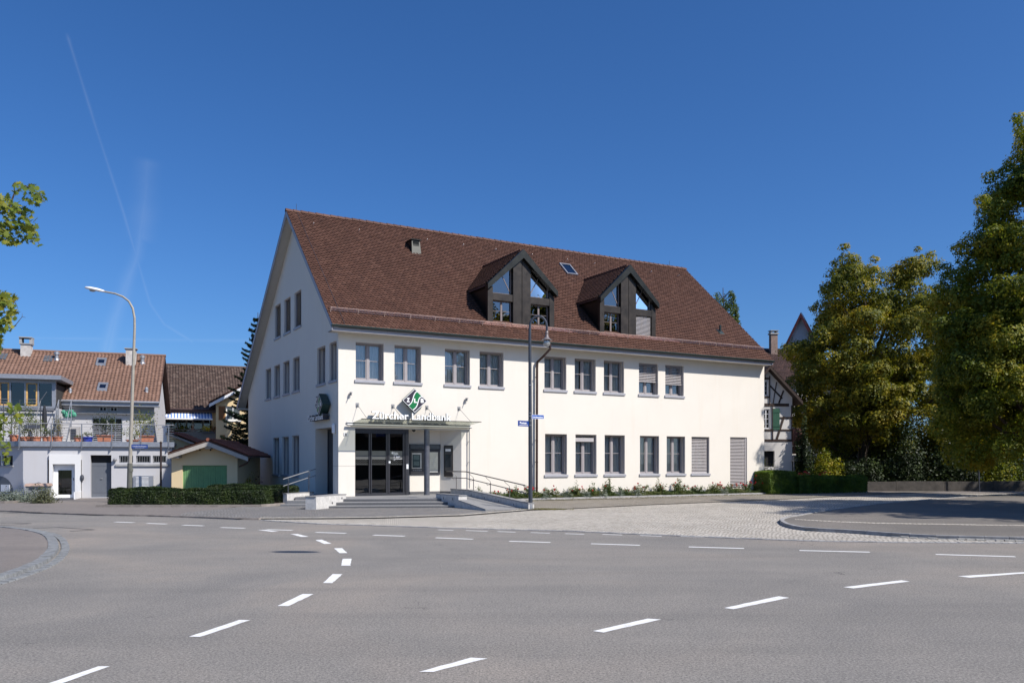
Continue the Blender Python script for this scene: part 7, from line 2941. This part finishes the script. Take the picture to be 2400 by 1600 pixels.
# boarded balcony box and lean-to
m = MB()
for (x0, x1, y0, y1, t0) in ((370, 443, 1128, 990, -.2), (380, 432, 1195, 1132, -.1)):
    a, b = hz(x0, y0), hz(x1, y1)
    n = 5
    for k in range(n):
        p0 = a[0] + (b[0] - a[0]) * k / n
        p1 = a[0] + (b[0] - a[0]) * (k + 1) / n
        m.pbox(FH, p0 + .01, p1 - .01, a[1], b[1], t0, t0 + 1.2)
m.build('boarded_balcony', WOODBR, th_)
m = MB()
a, b = hz(375, 1250), hz(485, 1206)
m.pbox(FH, a[0], b[0], a[1], b[1], -.3, 1.5)
a, b = hz(360, 1256), hz(490, 1248)
m.pbox(FH, a[0], b[0], a[1], b[1], -.5, 1.6)
for x in (362, 470):
    a, b = hz(x, 1400), hz(x + 6, 1252)
    m.pbox(FH, a[0], b[0], 0, b[1], -.45, -.37)
m.build('lean_to', plain('grey_boards', (.33, .33, .34), .8, var=.3), th_)
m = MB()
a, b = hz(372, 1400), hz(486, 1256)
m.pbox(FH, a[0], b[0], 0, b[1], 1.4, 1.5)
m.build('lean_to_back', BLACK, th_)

# dark roofed house behind it
DK = Frame((1780 - 1200) / FOC * 72, 72, 6.0)
df_ = lambda x, y, t=0.0: DK.front(1750 + x * .287, 720 + y * .287, t)
dk = thing('dark_roofed_house', DK(4, 3, 0), 'house with dark brown roof and slim brick chimney, above the half-timbered house', 'house')
e_, r_ = df_(200, 600), df_(200, 338, 5)
xr2 = df_(372, 340, 5)[0]
m = MB()
m.extr([DK(-4, 0, e_[1]), DK(xr2 + 3.6, 0, e_[1]), DK(xr2, 5, r_[1]), DK(-4, 5, r_[1])], (0, 0, -.2))
m.extr([DK(-4, 5, r_[1]), DK(xr2, 5, r_[1]), DK(xr2 + 3.6, 10, e_[1]), DK(-4, 10, e_[1])], (0, 0, -.2))
rf = m.build('roof', ROOFK, dk)
m = MB()
S = (DK(0, 5, r_[1]) - DK(0, 0, e_[1])).normalized()
roof_tiles(m, DK(-4, -.05, e_[1]), DK.u, S, xr2 + 4, (DK(0, 5, r_[1]) - DK(0, 0, e_[1])).length, .22, .22, 'beaver', seed=8)
m.build('roof_tiles', ROOFK, rf)
m = MB()
m.wall(FR(DK, .5), [(-3.5, 0), (xr2 + 3, 0), (xr2 + 3, e_[1]), (-3.5, e_[1])], (), .1)
m.quad(DK(xr2 + 3, .5, 0), DK(xr2 + 3, 9.5, 0), DK(xr2 + 3, 9.5, e_[1]), DK(xr2 + 3, .5, e_[1]))
m.build('wall', OLDWHITE, dk)
c0, c1 = df_(193, 350, 4.2), df_(246, 212, 4.2)
m = MB()
m.fbox(DK, c0[0], c1[0], 4.0, 4.5, c0[1] - .8, c1[1])
ch = m.build('chimney', plain('brick_chimney', (.24, .17, .14), .9, var=.3, nscale=5), dk)
m = MB()
m.fbox(DK, c0[0] - .08, c1[0] + .08, 3.92, 4.58, c1[1] - .12, c1[1])
for x in (c0[0], c1[0] - .12):
    m.fbox(DK, x, x + .12, 4.0, 4.5, c1[1], c1[1] + .18)
m.fbox(DK, c0[0] - .08, c1[0] + .08, 3.92, 4.58, c1[1] + .18, c1[1] + .24)
m.build('chimney_cap', CONC, ch)

# tall white gable behind the lindens
WG = Frame((1841 - 1200) / FOC * 80, 80, -24.0)
gf2 = lambda x, y, t=0.0: WG.front(1750 + x * .287, 720 + y * .287, t)
wg = thing('white_gable_house', WG(5, 3, 0), 'tall whitewashed gable with dark red verge rising behind the linden trees', 'house')
ap = gf2(445, 68)
sl2 = (68 - 335) / (445 - 318)
lo_ = gf2(318, 335)
k_ = (ap[1] - lo_[1]) / (ap[0] - lo_[0])
xa, xb = ap[0] - (ap[1] - 6) / k_, ap[0] + (ap[1] - 6) / k_
m = MB()
m.wall(FR(WG), [(xa, 0), (xa, 6), (ap[0], ap[1]), (xb, 6), (xb, 0)], (), .1)
m.build('wall', plain('whitewash_grey', (.50, .50, .52), .9, var=.12, nscale=1.2), wg)
m = MB()
for ex in (xa - .4, xb + .4):
    m.extr([WG(ex, -.45, 5.6), WG(ap[0], -.45, ap[1] + .25), WG(ap[0], 9, ap[1] + .25), WG(ex, 9, 5.6)], (0, 0, -.2))
rf = m.build('roof', ROOFC, wg)
m = MB()
for ex, sg in ((xa - .4, 1), (xb + .4, -1)):
    m.extr([WG(ex, -.48, 5.6), WG(ap[0], -.48, ap[1] + .22), WG(ap[0], -.48, ap[1] - .25), WG(ex, -.48, 5.1)], WG.v * .05)
m.build('verge_board', plain('oxblood_board', (.13, .03, .03), .7), rf)
m = MB()
S = (WG(ap[0], 0, ap[1] + .25) - WG(xb + .4, 0, 5.6)).normalized()
roof_tiles(m, WG(xb + .4, -.45, 5.65), WG.v, S, 9.4, (WG(ap[0], 0, ap[1] + .25) - WG(xb + .4, 0, 5.6)).length, .25, .25, 'beaver')
m.build('roof_tiles', ROOFC, rf)

# ------------------------------------------------------------------ low stone wall and sign post on the right
m = MB()
x = 22.4
while x < 52:
    l = random.uniform(2.6, 4.6)
    h = random.uniform(.62, .72)
    m.box(x, x + l - .02, 54.9, 55.35, 0, h)
    x += l
m.box(22.3, 52.2, 54.95, 55.3, 0, .60)
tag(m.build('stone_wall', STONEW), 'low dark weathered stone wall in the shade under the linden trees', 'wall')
t = thing('sign_post', (30.2, 54.0, 0), 'slim dark sign post with two small plates in the shade before the stone wall', 'sign post')
m = MB()
m.tube([(30.2, 54.0, 0), (30.1, 54.0, 3.95)], .045, 8)
m.build('post', DSTEEL, t)
for x0, x1, z0, z1, mt in ((29.6, 30.32, 3.6, 3.84, WHITEP), (29.95, 30.32, 3.3, 3.5, plain('grey_plate', (.25, .28, .33), .5))):
    m = MB()
    m.box(x0, x1, 53.93, 53.95, z0, z1)
    p_ = m.build('plate', mt, t)
    m = MB()
    for k in range(6):
        u = x0 + (x1 - x0) * (.1 + k * .135)
        m.box(u, u + (x1 - x0) * .09, 53.922, 53.926, z0 + (z1 - z0) * .32, z0 + (z1 - z0) * (.62 + .1 * (k % 2)))
    m.build('small_print', DSTEEL if mt is WHITEP else WHITEP, p_)

# ------------------------------------------------------------------ hedges right of the bank
ha = B.front(1793, 1150, -.9)[0]
hb_ = B.front(1853, 1150, -.9)[0]
hc = B.front(2003, 1150, -1.4)[0]
p0, p1 = B(ha, -.55, 0), B(hb_, -.65, 0)
hedge('clipped_hedge', (p0.x, p0.y), (p1.x, p1.y), 1.5, 1.30, 'taller bright green clipped hedge close to the right corner of the bank', BOXL, 30000, .03, .05)
p0, p1 = B(hb_ + .05, -.9, 0), B(hc, -1.75, 0)
hedge('clipped_hedge', (p0.x, p0.y), (p1.x, p1.y), 1.4, 1.02, 'low green clipped hedge ending at the lane, right of the taller hedge', BOXL, 42000, .03, .05)
c = B(hb_ + .2, .9, 0)
sx_ = [(B(ha + .6, .8, 0), .8, 1.75, ROSEP, 'pale pink flowering shrub behind the taller hedge'), (B(ha + 1.9, .9, 0), .8, 1.95, LIND2, 'loose light green shrub between pink shrub and the low hedge'),
       (B(hb_ + 2.4, .2, 0), .7, 1.25, ROSER, 'red flowers just above the middle of the low hedge'), (B(hb_ + 3.9, -.2, 0), .8, 1.2, ROSER, 'red flowers above the right part of the low hedge')]
for p, r, h, fm_, lab in sx_:
    t = shrub('flowering_shrub', (p.x, p.y, .08), r, h, 1500, .05, LIND2, lab)
    if fm_ is not LIND2:
        n = 170
        d = rng.normal(size=(n, 3))
        d /= np.linalg.norm(d, axis=1)[:, None]
        d[:, 2] = np.abs(d[:, 2])
        P = d * np.array([r, r, h]) * 1.02 + np.array([p.x, p.y, .08])
        numpy_mesh('blossom', leaf_quads(P, d, .06, .9, .6), 4, fm_, t)

# ------------------------------------------------------------------ roses and lavender along the bank


def rose(s, t_, h, r, nfl, label, col=ROSER, tall=0):
    p = B(s, t_, 0.085)
    th = thing('rose_bush', p, label, 'rose bush', 'rose bushes along the front of the bank')
    m = MB()
    tips = []
    for k in range(9 + tall * 3):
        an = random.uniform(0, 2 * pi)
        rr_ = r * random.uniform(.3, 1.0)
        hh = h * random.uniform(.65, 1.05)
        tip = p + Vector((cos(an) * rr_, sin(an) * rr_, hh))
        if k < tall:
            tip = p + Vector((cos(an) * r * .25, sin(an) * r * .25, h * random.uniform(1.35, 1.7)))
        m.tube([p, p.lerp(tip, .5) + Vector((cos(an) * .04, sin(an) * .04, .02)), tip], [.008, .006, .003], 4)
        tips.append(tip)
    m.build('stems', plain('rose_stem', (.10, .12, .04), .7) if 'rose_stem' not in MATS else MATS['rose_stem'], th)
    L = []
    for tip in tips:
        n = 95
        f = rng.uniform(.12, 1.0, n)
        b0 = np.array(p)
        v = np.array(tip) - b0
        L.append(b0 + f[:, None] * v + rng.normal(size=(n, 3)) * .10 * (1 - f[:, None] * .55))
    P = np.concatenate(L)
    P[:, 2] = np.maximum(P[:, 2], .1)
    N = rng.normal(size=P.shape)
    N[:, 2] = np.abs(N[:, 2]) + .4
    N /= np.linalg.norm(N, axis=1)[:, None]
    numpy_mesh('foliage', leaf_quads(P, N, .034, .7, .4), 4, ROSEL, th)
    if nfl:
        F_ = []
        NN = []
        for k in range(int(nfl * .75 + .6)):
            tip = np.array(random.choice(tips)) + rng.normal(size=3) * .07
            n = 12
            d = rng.normal(size=(n, 3))
            d /= np.linalg.norm(d, axis=1)[:, None]
            F_.append(tip + d * .030)
            NN.append(d)
        numpy_mesh('blossom', leaf_quads(np.concatenate(F_), np.concatenate(NN), .036, .95, .2), 4, col, th)
    return th


for s, t_, h, r, nf, lab, tl_ in (
        (6.75, -.45, .55, .3, 5, 'small rose bush behind the upper end of the ramp handrail', 1), (7.75, -.5, .45, .35, 7, 'low red rose bush behind the middle of the ramp handrail', 0),
        (8.85, -.45, .6, .35, 5, 'pale leaved rose bush behind the lower end of the ramp handrail', 1), (9.75, -.5, .75, .42, 13, 'red rose bush just right of the swan neck lamp at the downpipe foot', 0),
        (11.0, -.5, .6, .42, 8, 'red rose bush under the first ground floor window', 0), (12.35, -.5, .65, .4, 2, 'mostly green rose bush between the first and second ground floor windows', 1),
        (13.4, -.5, .6, .4, 4, 'rose bush with one pink-red bloom under the second ground floor window', 1), (14.5, -.45, .75, .35, 1, 'tall thin rose shoots left of the third ground floor window', 3),
        (15.6, -.5, .6, .42, 3, 'low green rose bush under the third ground floor window', 0), (16.7, -.5, .75, .40, 10, 'red rose bush between the third and fourth ground floor windows', 0),
        (18.0, -.5, .75, .5, 6, 'dense orange-red rose bush under the fourth ground floor window', 1), (19.3, -.5, .75, .48, 5, 'dense rose bush with tall shoots under the fifth ground floor window', 3),
        (20.6, -.5, .65, .48, 4, 'green rose bush left of the blind-covered ground floor window', 0), (21.9, -.5, .75, .4, 9, 'red rose bush under the blind-covered ground floor window', 0),
        (23.0, -.5, .7, .45, 8, 'rose bush with red blooms left of the tall louvre', 0), (24.4, -.5, .8, .5, 16, 'full red rose bush in front of the tall louvre', 0), (25.6, -.5, .85, .5, 16, 'last red rose bush at the right corner of the bank', 1)):
    rose(s, t_, h * .82, r * 1.15, nf, lab, ROSER, tl_)
for s, lab in ((7.2, 'grey lavender tuft behind the ramp handrail'), (10.4, 'grey lavender tuft right of the downpipe foot'), (11.7, 'grey lavender tuft right of the first ground floor window rose'), (12.9, 'grey lavender tuft under the second ground floor window'),
               (14.0, 'grey lavender tuft between second and third ground floor windows'), (15.1, 'grey lavender tuft under the third ground floor window'), (16.2, 'grey lavender tuft right of the third ground floor window'), (22.5, 'grey lavender tuft right of the blind-covered window'), (26.3, 'dry lavender tuft beyond the last rose at the bank corner')):
    p = B(s, -.68, .085)
    shrub('lavender_tuft', (p.x, p.y, .085), .34, .38, 700, .035, LAVL, lab, 'lavender', 'lavender tufts in the bed along the bank', 4)
n = 30000
S_ = rng.uniform(6.2, 26.4, n)
T_ = -.12 - rng.uniform(0, 1, n) ** .8 * .72
hh_ = .12 + .16 * (.5 + .5 * np.sin(S_ * 2.3 + 1) * np.cos(S_ * .9)) + .06 * np.sin(S_ * 7)
Zc = .09 + hh_ * rng.uniform(0, 1, n) ** .7
P = np.array([tuple(B(a, b, c)) for a, b, c in zip(S_, T_, Zc)])
N = rng.normal(size=P.shape)
N[:, 2] = np.abs(N[:, 2])
struct(numpy_mesh('ground_cover', leaf_quads(P, N / np.linalg.norm(N, axis=1)[:, None], .036, .6), 4, ROSEL), 'stuff')
# dry grass in the joints
m_n = 2600
P = np.zeros((m_n, 3))
for i in range(m_n):
    k = random.random()
    if k < .75:
        s = random.uniform(9, 30)
        p = B(s, -1.05 - abs(random.gauss(0, .28)), .02)
    else:
        p = Vector((1.2 + random.gauss(0, .45), 33.45 + random.gauss(0, .12), .02))
    P[i] = (p.x, p.y, p.z + random.uniform(0, .03))
N = rng.normal(size=P.shape)
struct(numpy_mesh('grass', leaf_quads(P, N / np.linalg.norm(N, axis=1)[:, None], .045, .3), 4, GRASSY), 'stuff')

# ------------------------------------------------------------------ trees
GT = 'linden trees around the lane on the right'
broad_tree('linden_tree', (25.3, 60.6, 0), [((-.3, 0, 8.6), (4.9, 4.8, 5.0)), ((-.5, 0, 13.6), (2.5, 2.5, 3.2)), ((3.7, 0, 13.4), (2.1, 2.3, 3.1)), ((1.6, 0, 10.6), (4.6, 4.2, 3.8)), ((-2.3, -.6, 5.9), (3.1, 3.2, 3.2)), ((3.8, -.4, 5.4), (4.2, 3.6, 4.2))],
           .36, 'broad yellowing linden tree with two rounded tops, in the middle of the right side', LIND, 300, 900, .094, (.6, 1.2), GT, seed=21)
broad_tree('linden_tree', (29.5, 46.0, 0), [((-3.2, 0.0, 8.8), (2.9, 3.0, 3.4)), ((-2.72, 0.0, 5.28), (3.52, 3.36, 4.16)), ((-1.76, 0.0, 7.2), (4.48, 3.68, 4.32)), ((-1.1, 0.0, 11.04), (4.32, 3.68, 3.84)), ((0.0, 0.0, 14.56), (3.76, 3.52, 3.68)), ((0.9, 0.0, 18.08), (2.64, 2.56, 3.2))],
           .40, 'tall linden tree cut off by the right edge of the picture', LIND2, 380, 1000, .08, (.55, 1.1), GT, seed=5)
tc = broad_tree('linden_tree', (26.0, 25.0, 0), [((0, 0, 7.5), (4.2, 4.2, 4.4)), ((0, 0, 12), (3.0, 3.0, 3.4))],
                .33, 'linden tree outside the right edge whose shadow falls on the parking area', LIND, 90, 420, .16, (.9, 1.5), GT, seed=9)
for i, (x, y, rz_, sc, lab) in enumerate(((27.5, 31.5, 1.0, 1.12, 'linden tree outside the right edge, shading the lane'), (40.0, 41.0, 2.2, .85, 'linden tree outside the right edge, farther back along the lane'), (43.0, 48.0, 3.3, .85, 'linden tree outside the right edge, shading the stone wall'), (40, 12, 2.0, .8, 'linden tree across the square, mirrored in the bank windows'), (47, 22, 3.0, .85, 'second linden tree across the square, mirrored in the bank windows'),
                                          (36, -3, 4.0, .8, 'third linden tree across the square, mirrored in the bank windows'), (54, 4, 5.0, 1.0, 'fourth linden tree across the square, mirrored in the bank windows'), (62, 16, .5, 1.0, 'fifth linden tree across the square, mirrored in the bank windows'), (48, -14, 2.5, 1.0, 'sixth linden tree across the square, mirrored in the bank windows'),
                                          (38.5, 70, 1.7, .85, 'linden tree far back on the right behind the stone wall'), (30, 74, 2.7, .8, 'linden tree far back in the middle behind the stone wall'), (34.5, 63, .2, .72, 'smaller linden tree behind the stone wall near the right edge'), (28.0, 66, 3.9, .7, 'smaller linden tree behind the stone wall, left of the sign post'), (41.5, 66, 5.2, .9, 'linden tree behind the stone wall at the right edge'))):
    dup(tc, (x, y, 0), lab, rz_, sc)

for i, (x, y, r, h, n, mt, lab) in enumerate((
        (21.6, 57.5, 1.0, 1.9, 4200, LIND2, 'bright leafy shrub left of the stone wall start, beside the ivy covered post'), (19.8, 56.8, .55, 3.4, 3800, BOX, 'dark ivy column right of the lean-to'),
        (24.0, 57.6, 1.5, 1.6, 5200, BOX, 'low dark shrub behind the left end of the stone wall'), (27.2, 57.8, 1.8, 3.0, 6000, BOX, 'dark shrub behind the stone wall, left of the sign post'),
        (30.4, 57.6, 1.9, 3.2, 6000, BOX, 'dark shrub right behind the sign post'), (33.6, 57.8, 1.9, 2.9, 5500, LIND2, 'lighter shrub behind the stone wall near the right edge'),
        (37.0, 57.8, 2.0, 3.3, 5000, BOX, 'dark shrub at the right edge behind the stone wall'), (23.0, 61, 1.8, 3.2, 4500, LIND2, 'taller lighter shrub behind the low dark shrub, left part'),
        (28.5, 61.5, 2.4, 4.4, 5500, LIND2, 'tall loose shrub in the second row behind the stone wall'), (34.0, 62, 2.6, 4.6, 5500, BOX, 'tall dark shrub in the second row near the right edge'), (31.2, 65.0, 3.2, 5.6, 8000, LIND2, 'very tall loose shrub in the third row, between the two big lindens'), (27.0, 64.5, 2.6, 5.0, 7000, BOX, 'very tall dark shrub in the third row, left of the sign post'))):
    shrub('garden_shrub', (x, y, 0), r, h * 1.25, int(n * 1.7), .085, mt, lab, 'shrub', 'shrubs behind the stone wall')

# birch top behind the bank roof
def weeping(name, base, h, label, seed=3):
    global rng
    rng = np.random.default_rng(seed)
    rr = random.Random(seed)
    t = thing(name, base, label, 'tree')
    b = Vector(base)
    m = MB()
    tr = limb(m, b, b + Vector((.3, 0, h)), .25, .03, .02, 8, 8)
    Pl = []
    for k in range(60):
        f = rr.uniform(.35, .98)
        st_ = b + Vector((.3 * f, 0, h * f))
        L = (1 - f) * 4.5 + .9
        an = rr.uniform(0, 2 * pi)
        mid = st_ + Vector((cos(an) * L * .6, sin(an) * L * .6, L * .55))
        end = st_ + Vector((cos(an) * L, sin(an) * L, L * .1))
        m.tube([st_, mid, end], [.04, .02, .006], 4)
        for q in range(5):
            c = mid.lerp(end, rr.random())
            n = 42
            dz = rng.uniform(0, 1.5, n)
            P = np.zeros((n, 3))
            P[:, 0] = c.x + rng.normal(size=n) * .10
            P[:, 1] = c.y + rng.normal(size=n) * .10
            P[:, 2] = c.z + .1 - dz
            Pl.append(P)
    m.build('trunk', BARK, t)
    P = np.concatenate(Pl)
    N = rng.normal(size=P.shape)
    numpy_mesh('crown', leaf_quads(P, N / np.linalg.norm(N, axis=1)[:, None], .085, .7), 4, leafmat('birch_leaves', [(.05, .08, .02), (.09, .13, .03), (.16, .19, .05)], .35), t)


weeping('birch_tree', (19.9, 80, 0), 18.6, 'birch top just visible above the roof at the right end of the bank')


def spruce(name, base, h, rbase, label, seed=4):
    global rng
    rng = np.random.default_rng(seed)
    rr = random.Random(seed)
    t = thing(name, base, label, 'conifer')
    b = Vector(base)
    m = MB()
    m.tube([b, b + Vector((0, 0, h))], [.24, .02], 8)
    Pl, Nl = [], []
    z = 1.0
    while z < h - .25:
        f = 1 - z / h
        L = rbase * (f ** .8) * rr.uniform(.8, 1.12) + .15
        nb = rr.randint(5, 8)
        a0 = rr.uniform(0, 6)
        for k in range(nb):
            an = a0 + 2 * pi * k / nb + rr.uniform(-.25, .25)
            l = L * rr.uniform(.72, 1.1)
            d = Vector((cos(an), sin(an), 0))
            p0 = b + Vector((0, 0, z))
            p1 = p0 + d * l * .6 + Vector((0, 0, -.12 * l))
            p2 = p0 + d * l + Vector((0, 0, .02 * l))
            m.tube([p0, p1, p2], [.03, .018, .006], 4)
            side = Vector((-d.y, d.x, 0))
            n = int(380 * l) + 30
            q = rng.uniform(.12, 1.04, n)
            w_ = (1.05 - q) * l * .42 + .05
            off = rng.uniform(-1, 1, n) * w_
            P = np.array(p0) + np.outer(q * l, np.array(d)) + np.outer(off, np.array(side))
            sag = np.where(q < .6, -.12 * l * q / .6, -.12 * l + .14 * l * (q - .6) / .4)
            P[:, 2] += sag - np.abs(off) * .35 + rng.normal(size=n) * .03
            N = rng.normal(size=(n, 3)) * .5
            N[:, 2] += 1
            Pl.append(P)
            Nl.append(N)
        z += rr.uniform(.26, .38)
    m.build('trunk', BARK, t)
    P = np.concatenate(Pl)
    N = np.concatenate(Nl)
    numpy_mesh('crown', leaf_quads(P, N / np.linalg.norm(N, axis=1)[:, None],   .085, .28, .3), 4, SPRUCE, t)


spruce('spruce_tree', (-17.3, 56.9, 0), 12.1, 2.9, 'dark spruce behind the shaded gable of the bank')

# ------------------------------------------------------------------ maple reaching in at the left edge
rng = np.random.default_rng(77)
mp_base = Vector((-11.2, 13.6, 0))
mp = thing('maple_tree', mp_base, 'yellow-green maple whose leafy twigs reach in at the left edge of the picture', 'tree')
MY = 13.5


def mpt(px, py, dy=0.0):
    return at(px, py, MY + dy)


m = MB()
trunk_pts = limb(m, mp_base, mp_base + Vector((-.2, .1, 8.5)), .16, .05, .03, 8, 10)
twigs = []


def twig(pts, r0=.016):
    P = [mpt(*p) for p in pts]
    m.tube(P, [r0 * (1 - .75 * i / (len(P) - 1)) for i in range(len(P))], 5)
    twigs.append(P)


limb(m, trunk_pts[5], mpt(-70, 560), .05, .02, .1, 5, 6)
limb(m, trunk_pts[4], mpt(-70, 800), .05, .02, .1, 5, 6)
limb(m, trunk_pts[3], mpt(-60, 1050, .3), .04, .015, .1, 5, 6)
twig([(-70, 560), (-20, 510), (20, 490), (50, 500), (80, 540), (92, 575)])
twig([(20, 490), (35, 450), (60, 435), (85, 450), (105, 472)])
twig([(-70, 560), (-20, 560), (20, 565), (48, 572)])
twig([(35, 450), (30, 430)], .008)
twig([(-70, 800), (-20, 740), (10, 720), (30, 700), (42, 722)])
twig([(-20, 740), (10, 770), (34, 765), (52, 742), (60, 744)], .010)
twig([(52, 742), (52, 733)], .004)
twig([(-70, 800), (-30, 800), (-6, 810), (18, 820)], .008)
twig([(-60, 1050), (-20, 1000), (10, 990), (30, 960), (42, 955)], .008)
twig([(-60, 1050), (-20, 1060), (10, 1050), (22, 1080)], .008)
m.build('trunk', BARK, mp)
LV = []


def maple_leaf(c, size, nrm, az):
    n = Vector(nrm).normalized()
    x = n.cross(Vector((cos(az), sin(az), .3))).normalized()
    y = n.cross(x).normalized()
    shp = [(0, -.45), (.10, -.12), (.42, -.30), (.34, -.05), (.55, .12), (.28, .16), (.26, .42), (.10, .30), (0, .62), (-.10, .30), (-.26, .42), (-.28, .16), (-.55, .12), (-.34, -.05), (-.42, -.30), (-.10, -.12)]
    for (a, b) in shp:
        droop = -.18 * (a * a + b * b)
        LV.append(tuple(c + x * a * size + y * b * size + n * droop * size))


def fill(blobs, n, size=(.085, .13), dz=.28):
    ws = [b[2] * b[3] for b in blobs]
    for _ in range(n):
        bx, by, rx, ry = random.choices(blobs, ws)[0]
        while True:
            u, v = random.uniform(-1, 1), random.uniform(-1, 1)
            if u * u + v * v < 1:
                break
        c = mpt(bx + u * rx, by + v * ry, random.gauss(0, dz))
        nr = Vector((random.gauss(0.25, .55), random.gauss(-.45, .5), random.gauss(.6, .4)))
        maple_leaf(c, random.uniform(*size), nr, random.uniform(0, 6.28))


fill([(80, 458, 26, 24), (42, 440, 16, 12), (-20, 480, 30, 30), (18, 480, 30, 28), (48, 515, 36, 30), (70, 545, 22, 22), (85, 568, 10, 12), (30, 560, 28, 14), (-10, 540, 35, 25)], 440, (.085, .135))
fill([(-5, 710, 22, 28), (25, 705, 16, 18), (30, 735, 14, 14), (12, 760, 24, 16), (-15, 790, 22, 24), (-2, 820, 12, 10), (2, 690, 18, 10)], 250, (.085, .135))
fill([(5, 1000, 22, 30), (30, 955, 18, 10), (15, 1050, 18, 16), (8, 1075, 20, 10), (-20, 1020, 30, 60), (44, 975, 10, 16)], 200, (.07, .11))
fill([(-140, 600, 75, 190), (-150, 900, 80, 200)], 700)
A = np.array(LV)
numpy_mesh('crown', A, 16, MAPLE, mp)
# loose leaf clusters of the crown outside the frame

# ------------------------------------------------------------------ unseen barn added to darken the reflections in the glass doors
BN = Frame(44.0, -8.0, 58.6)
bn = thing('reflection_barn', BN(13, 5, 0), 'long dark timber barn added out of view to darken the reflections in the glass doors', 'barn')
m = MB()
m.wall(lambda a, z, d=0.0: BN(a, 10 - d, z), [(0, 0), (34, 0), (34, 5.2), (0, 5.2)], [(5, 8.5, 0.1, 3.6), (20, 23.5, 0.1, 3.6), (12, 13.2, 1.4, 2.6), (28, 29.2, 1.4, 2.6)], .2)
m.wall(FR(BN), [(0, 0), (34, 0), (34, 5.2), (0, 5.2)], (), .2)
for a in (0, 34):
    m.wall(lambda t, z, d=0.0, a=a: BN(a, t, z), [(0, 0), (10, 0), (10, 5.2), (5, 9.2), (0, 5.2)], (), .2)
m.build('wall', plain('barn_boards', (.10, .07, .05), .85, var=.3), bn)
m = MB()
for x0, x1 in ((5, 8.5), (20, 23.5)):
    for k in range(12):
        q0 = x0 + (x1 - x0) * k / 12
        m.pbox(lambda a, z, d=0.0: BN(a, 10 - d, z), q0 + .01, q0 + (x1 - x0) / 12 - .01, .1, 3.6, .12, .16)
m.build('barn_door', WOODBR, bn)
m = MB()
for (t0, z0, t1, z1) in ((-.6, 4.75, 5, 9.25), (10.6, 4.75, 5, 9.25)):
    m.extr([BN(-.5, t0, z0), BN(34.5, t0, z0), BN(34.5, t1, z1), BN(-.5, t1, z1)], (0, 0, -.15))
m.build('roof', ROOFK, bn)

# unseen lamp shape on a wire, added to cast the oval shadow on the road
t = thing('road_shadow_caster', (4.3, 12.7, 9.8), 'unseen flat lamp shape on a wire, added above the junction to cast the road shadow', 'street lamp')
m = MB()
vs_, fs_ = [], []
for i, (zz, a_, b_) in enumerate(((9.8, .42, .14), (9.9, .52, .18), (10.05, .4, .14), (10.1, .1, .1))):
    for k in range(12):
        vs_.append((4.3 + a_ * cos(k * pi / 6), 12.7 + b_ * sin(k * pi / 6), zz))
for i in range(3):
    for k in range(12):
        fs_.append((i * 12 + k, i * 12 + (k + 1) % 12, i * 12 + 12 + (k + 1) % 12, i * 12 + 12 + k))
m.add(vs_, fs_ + [tuple(range(12)), tuple(range(36, 48))])
m.build('caster_body', DSTEEL, t)
m = MB()
m.tube([(-34, 4.5, 11.5), (4.3, 12.7, 10.15), (44, 21.2, 11.5)], .006, 4)
m.build('caster_wire', DSTEEL, t)
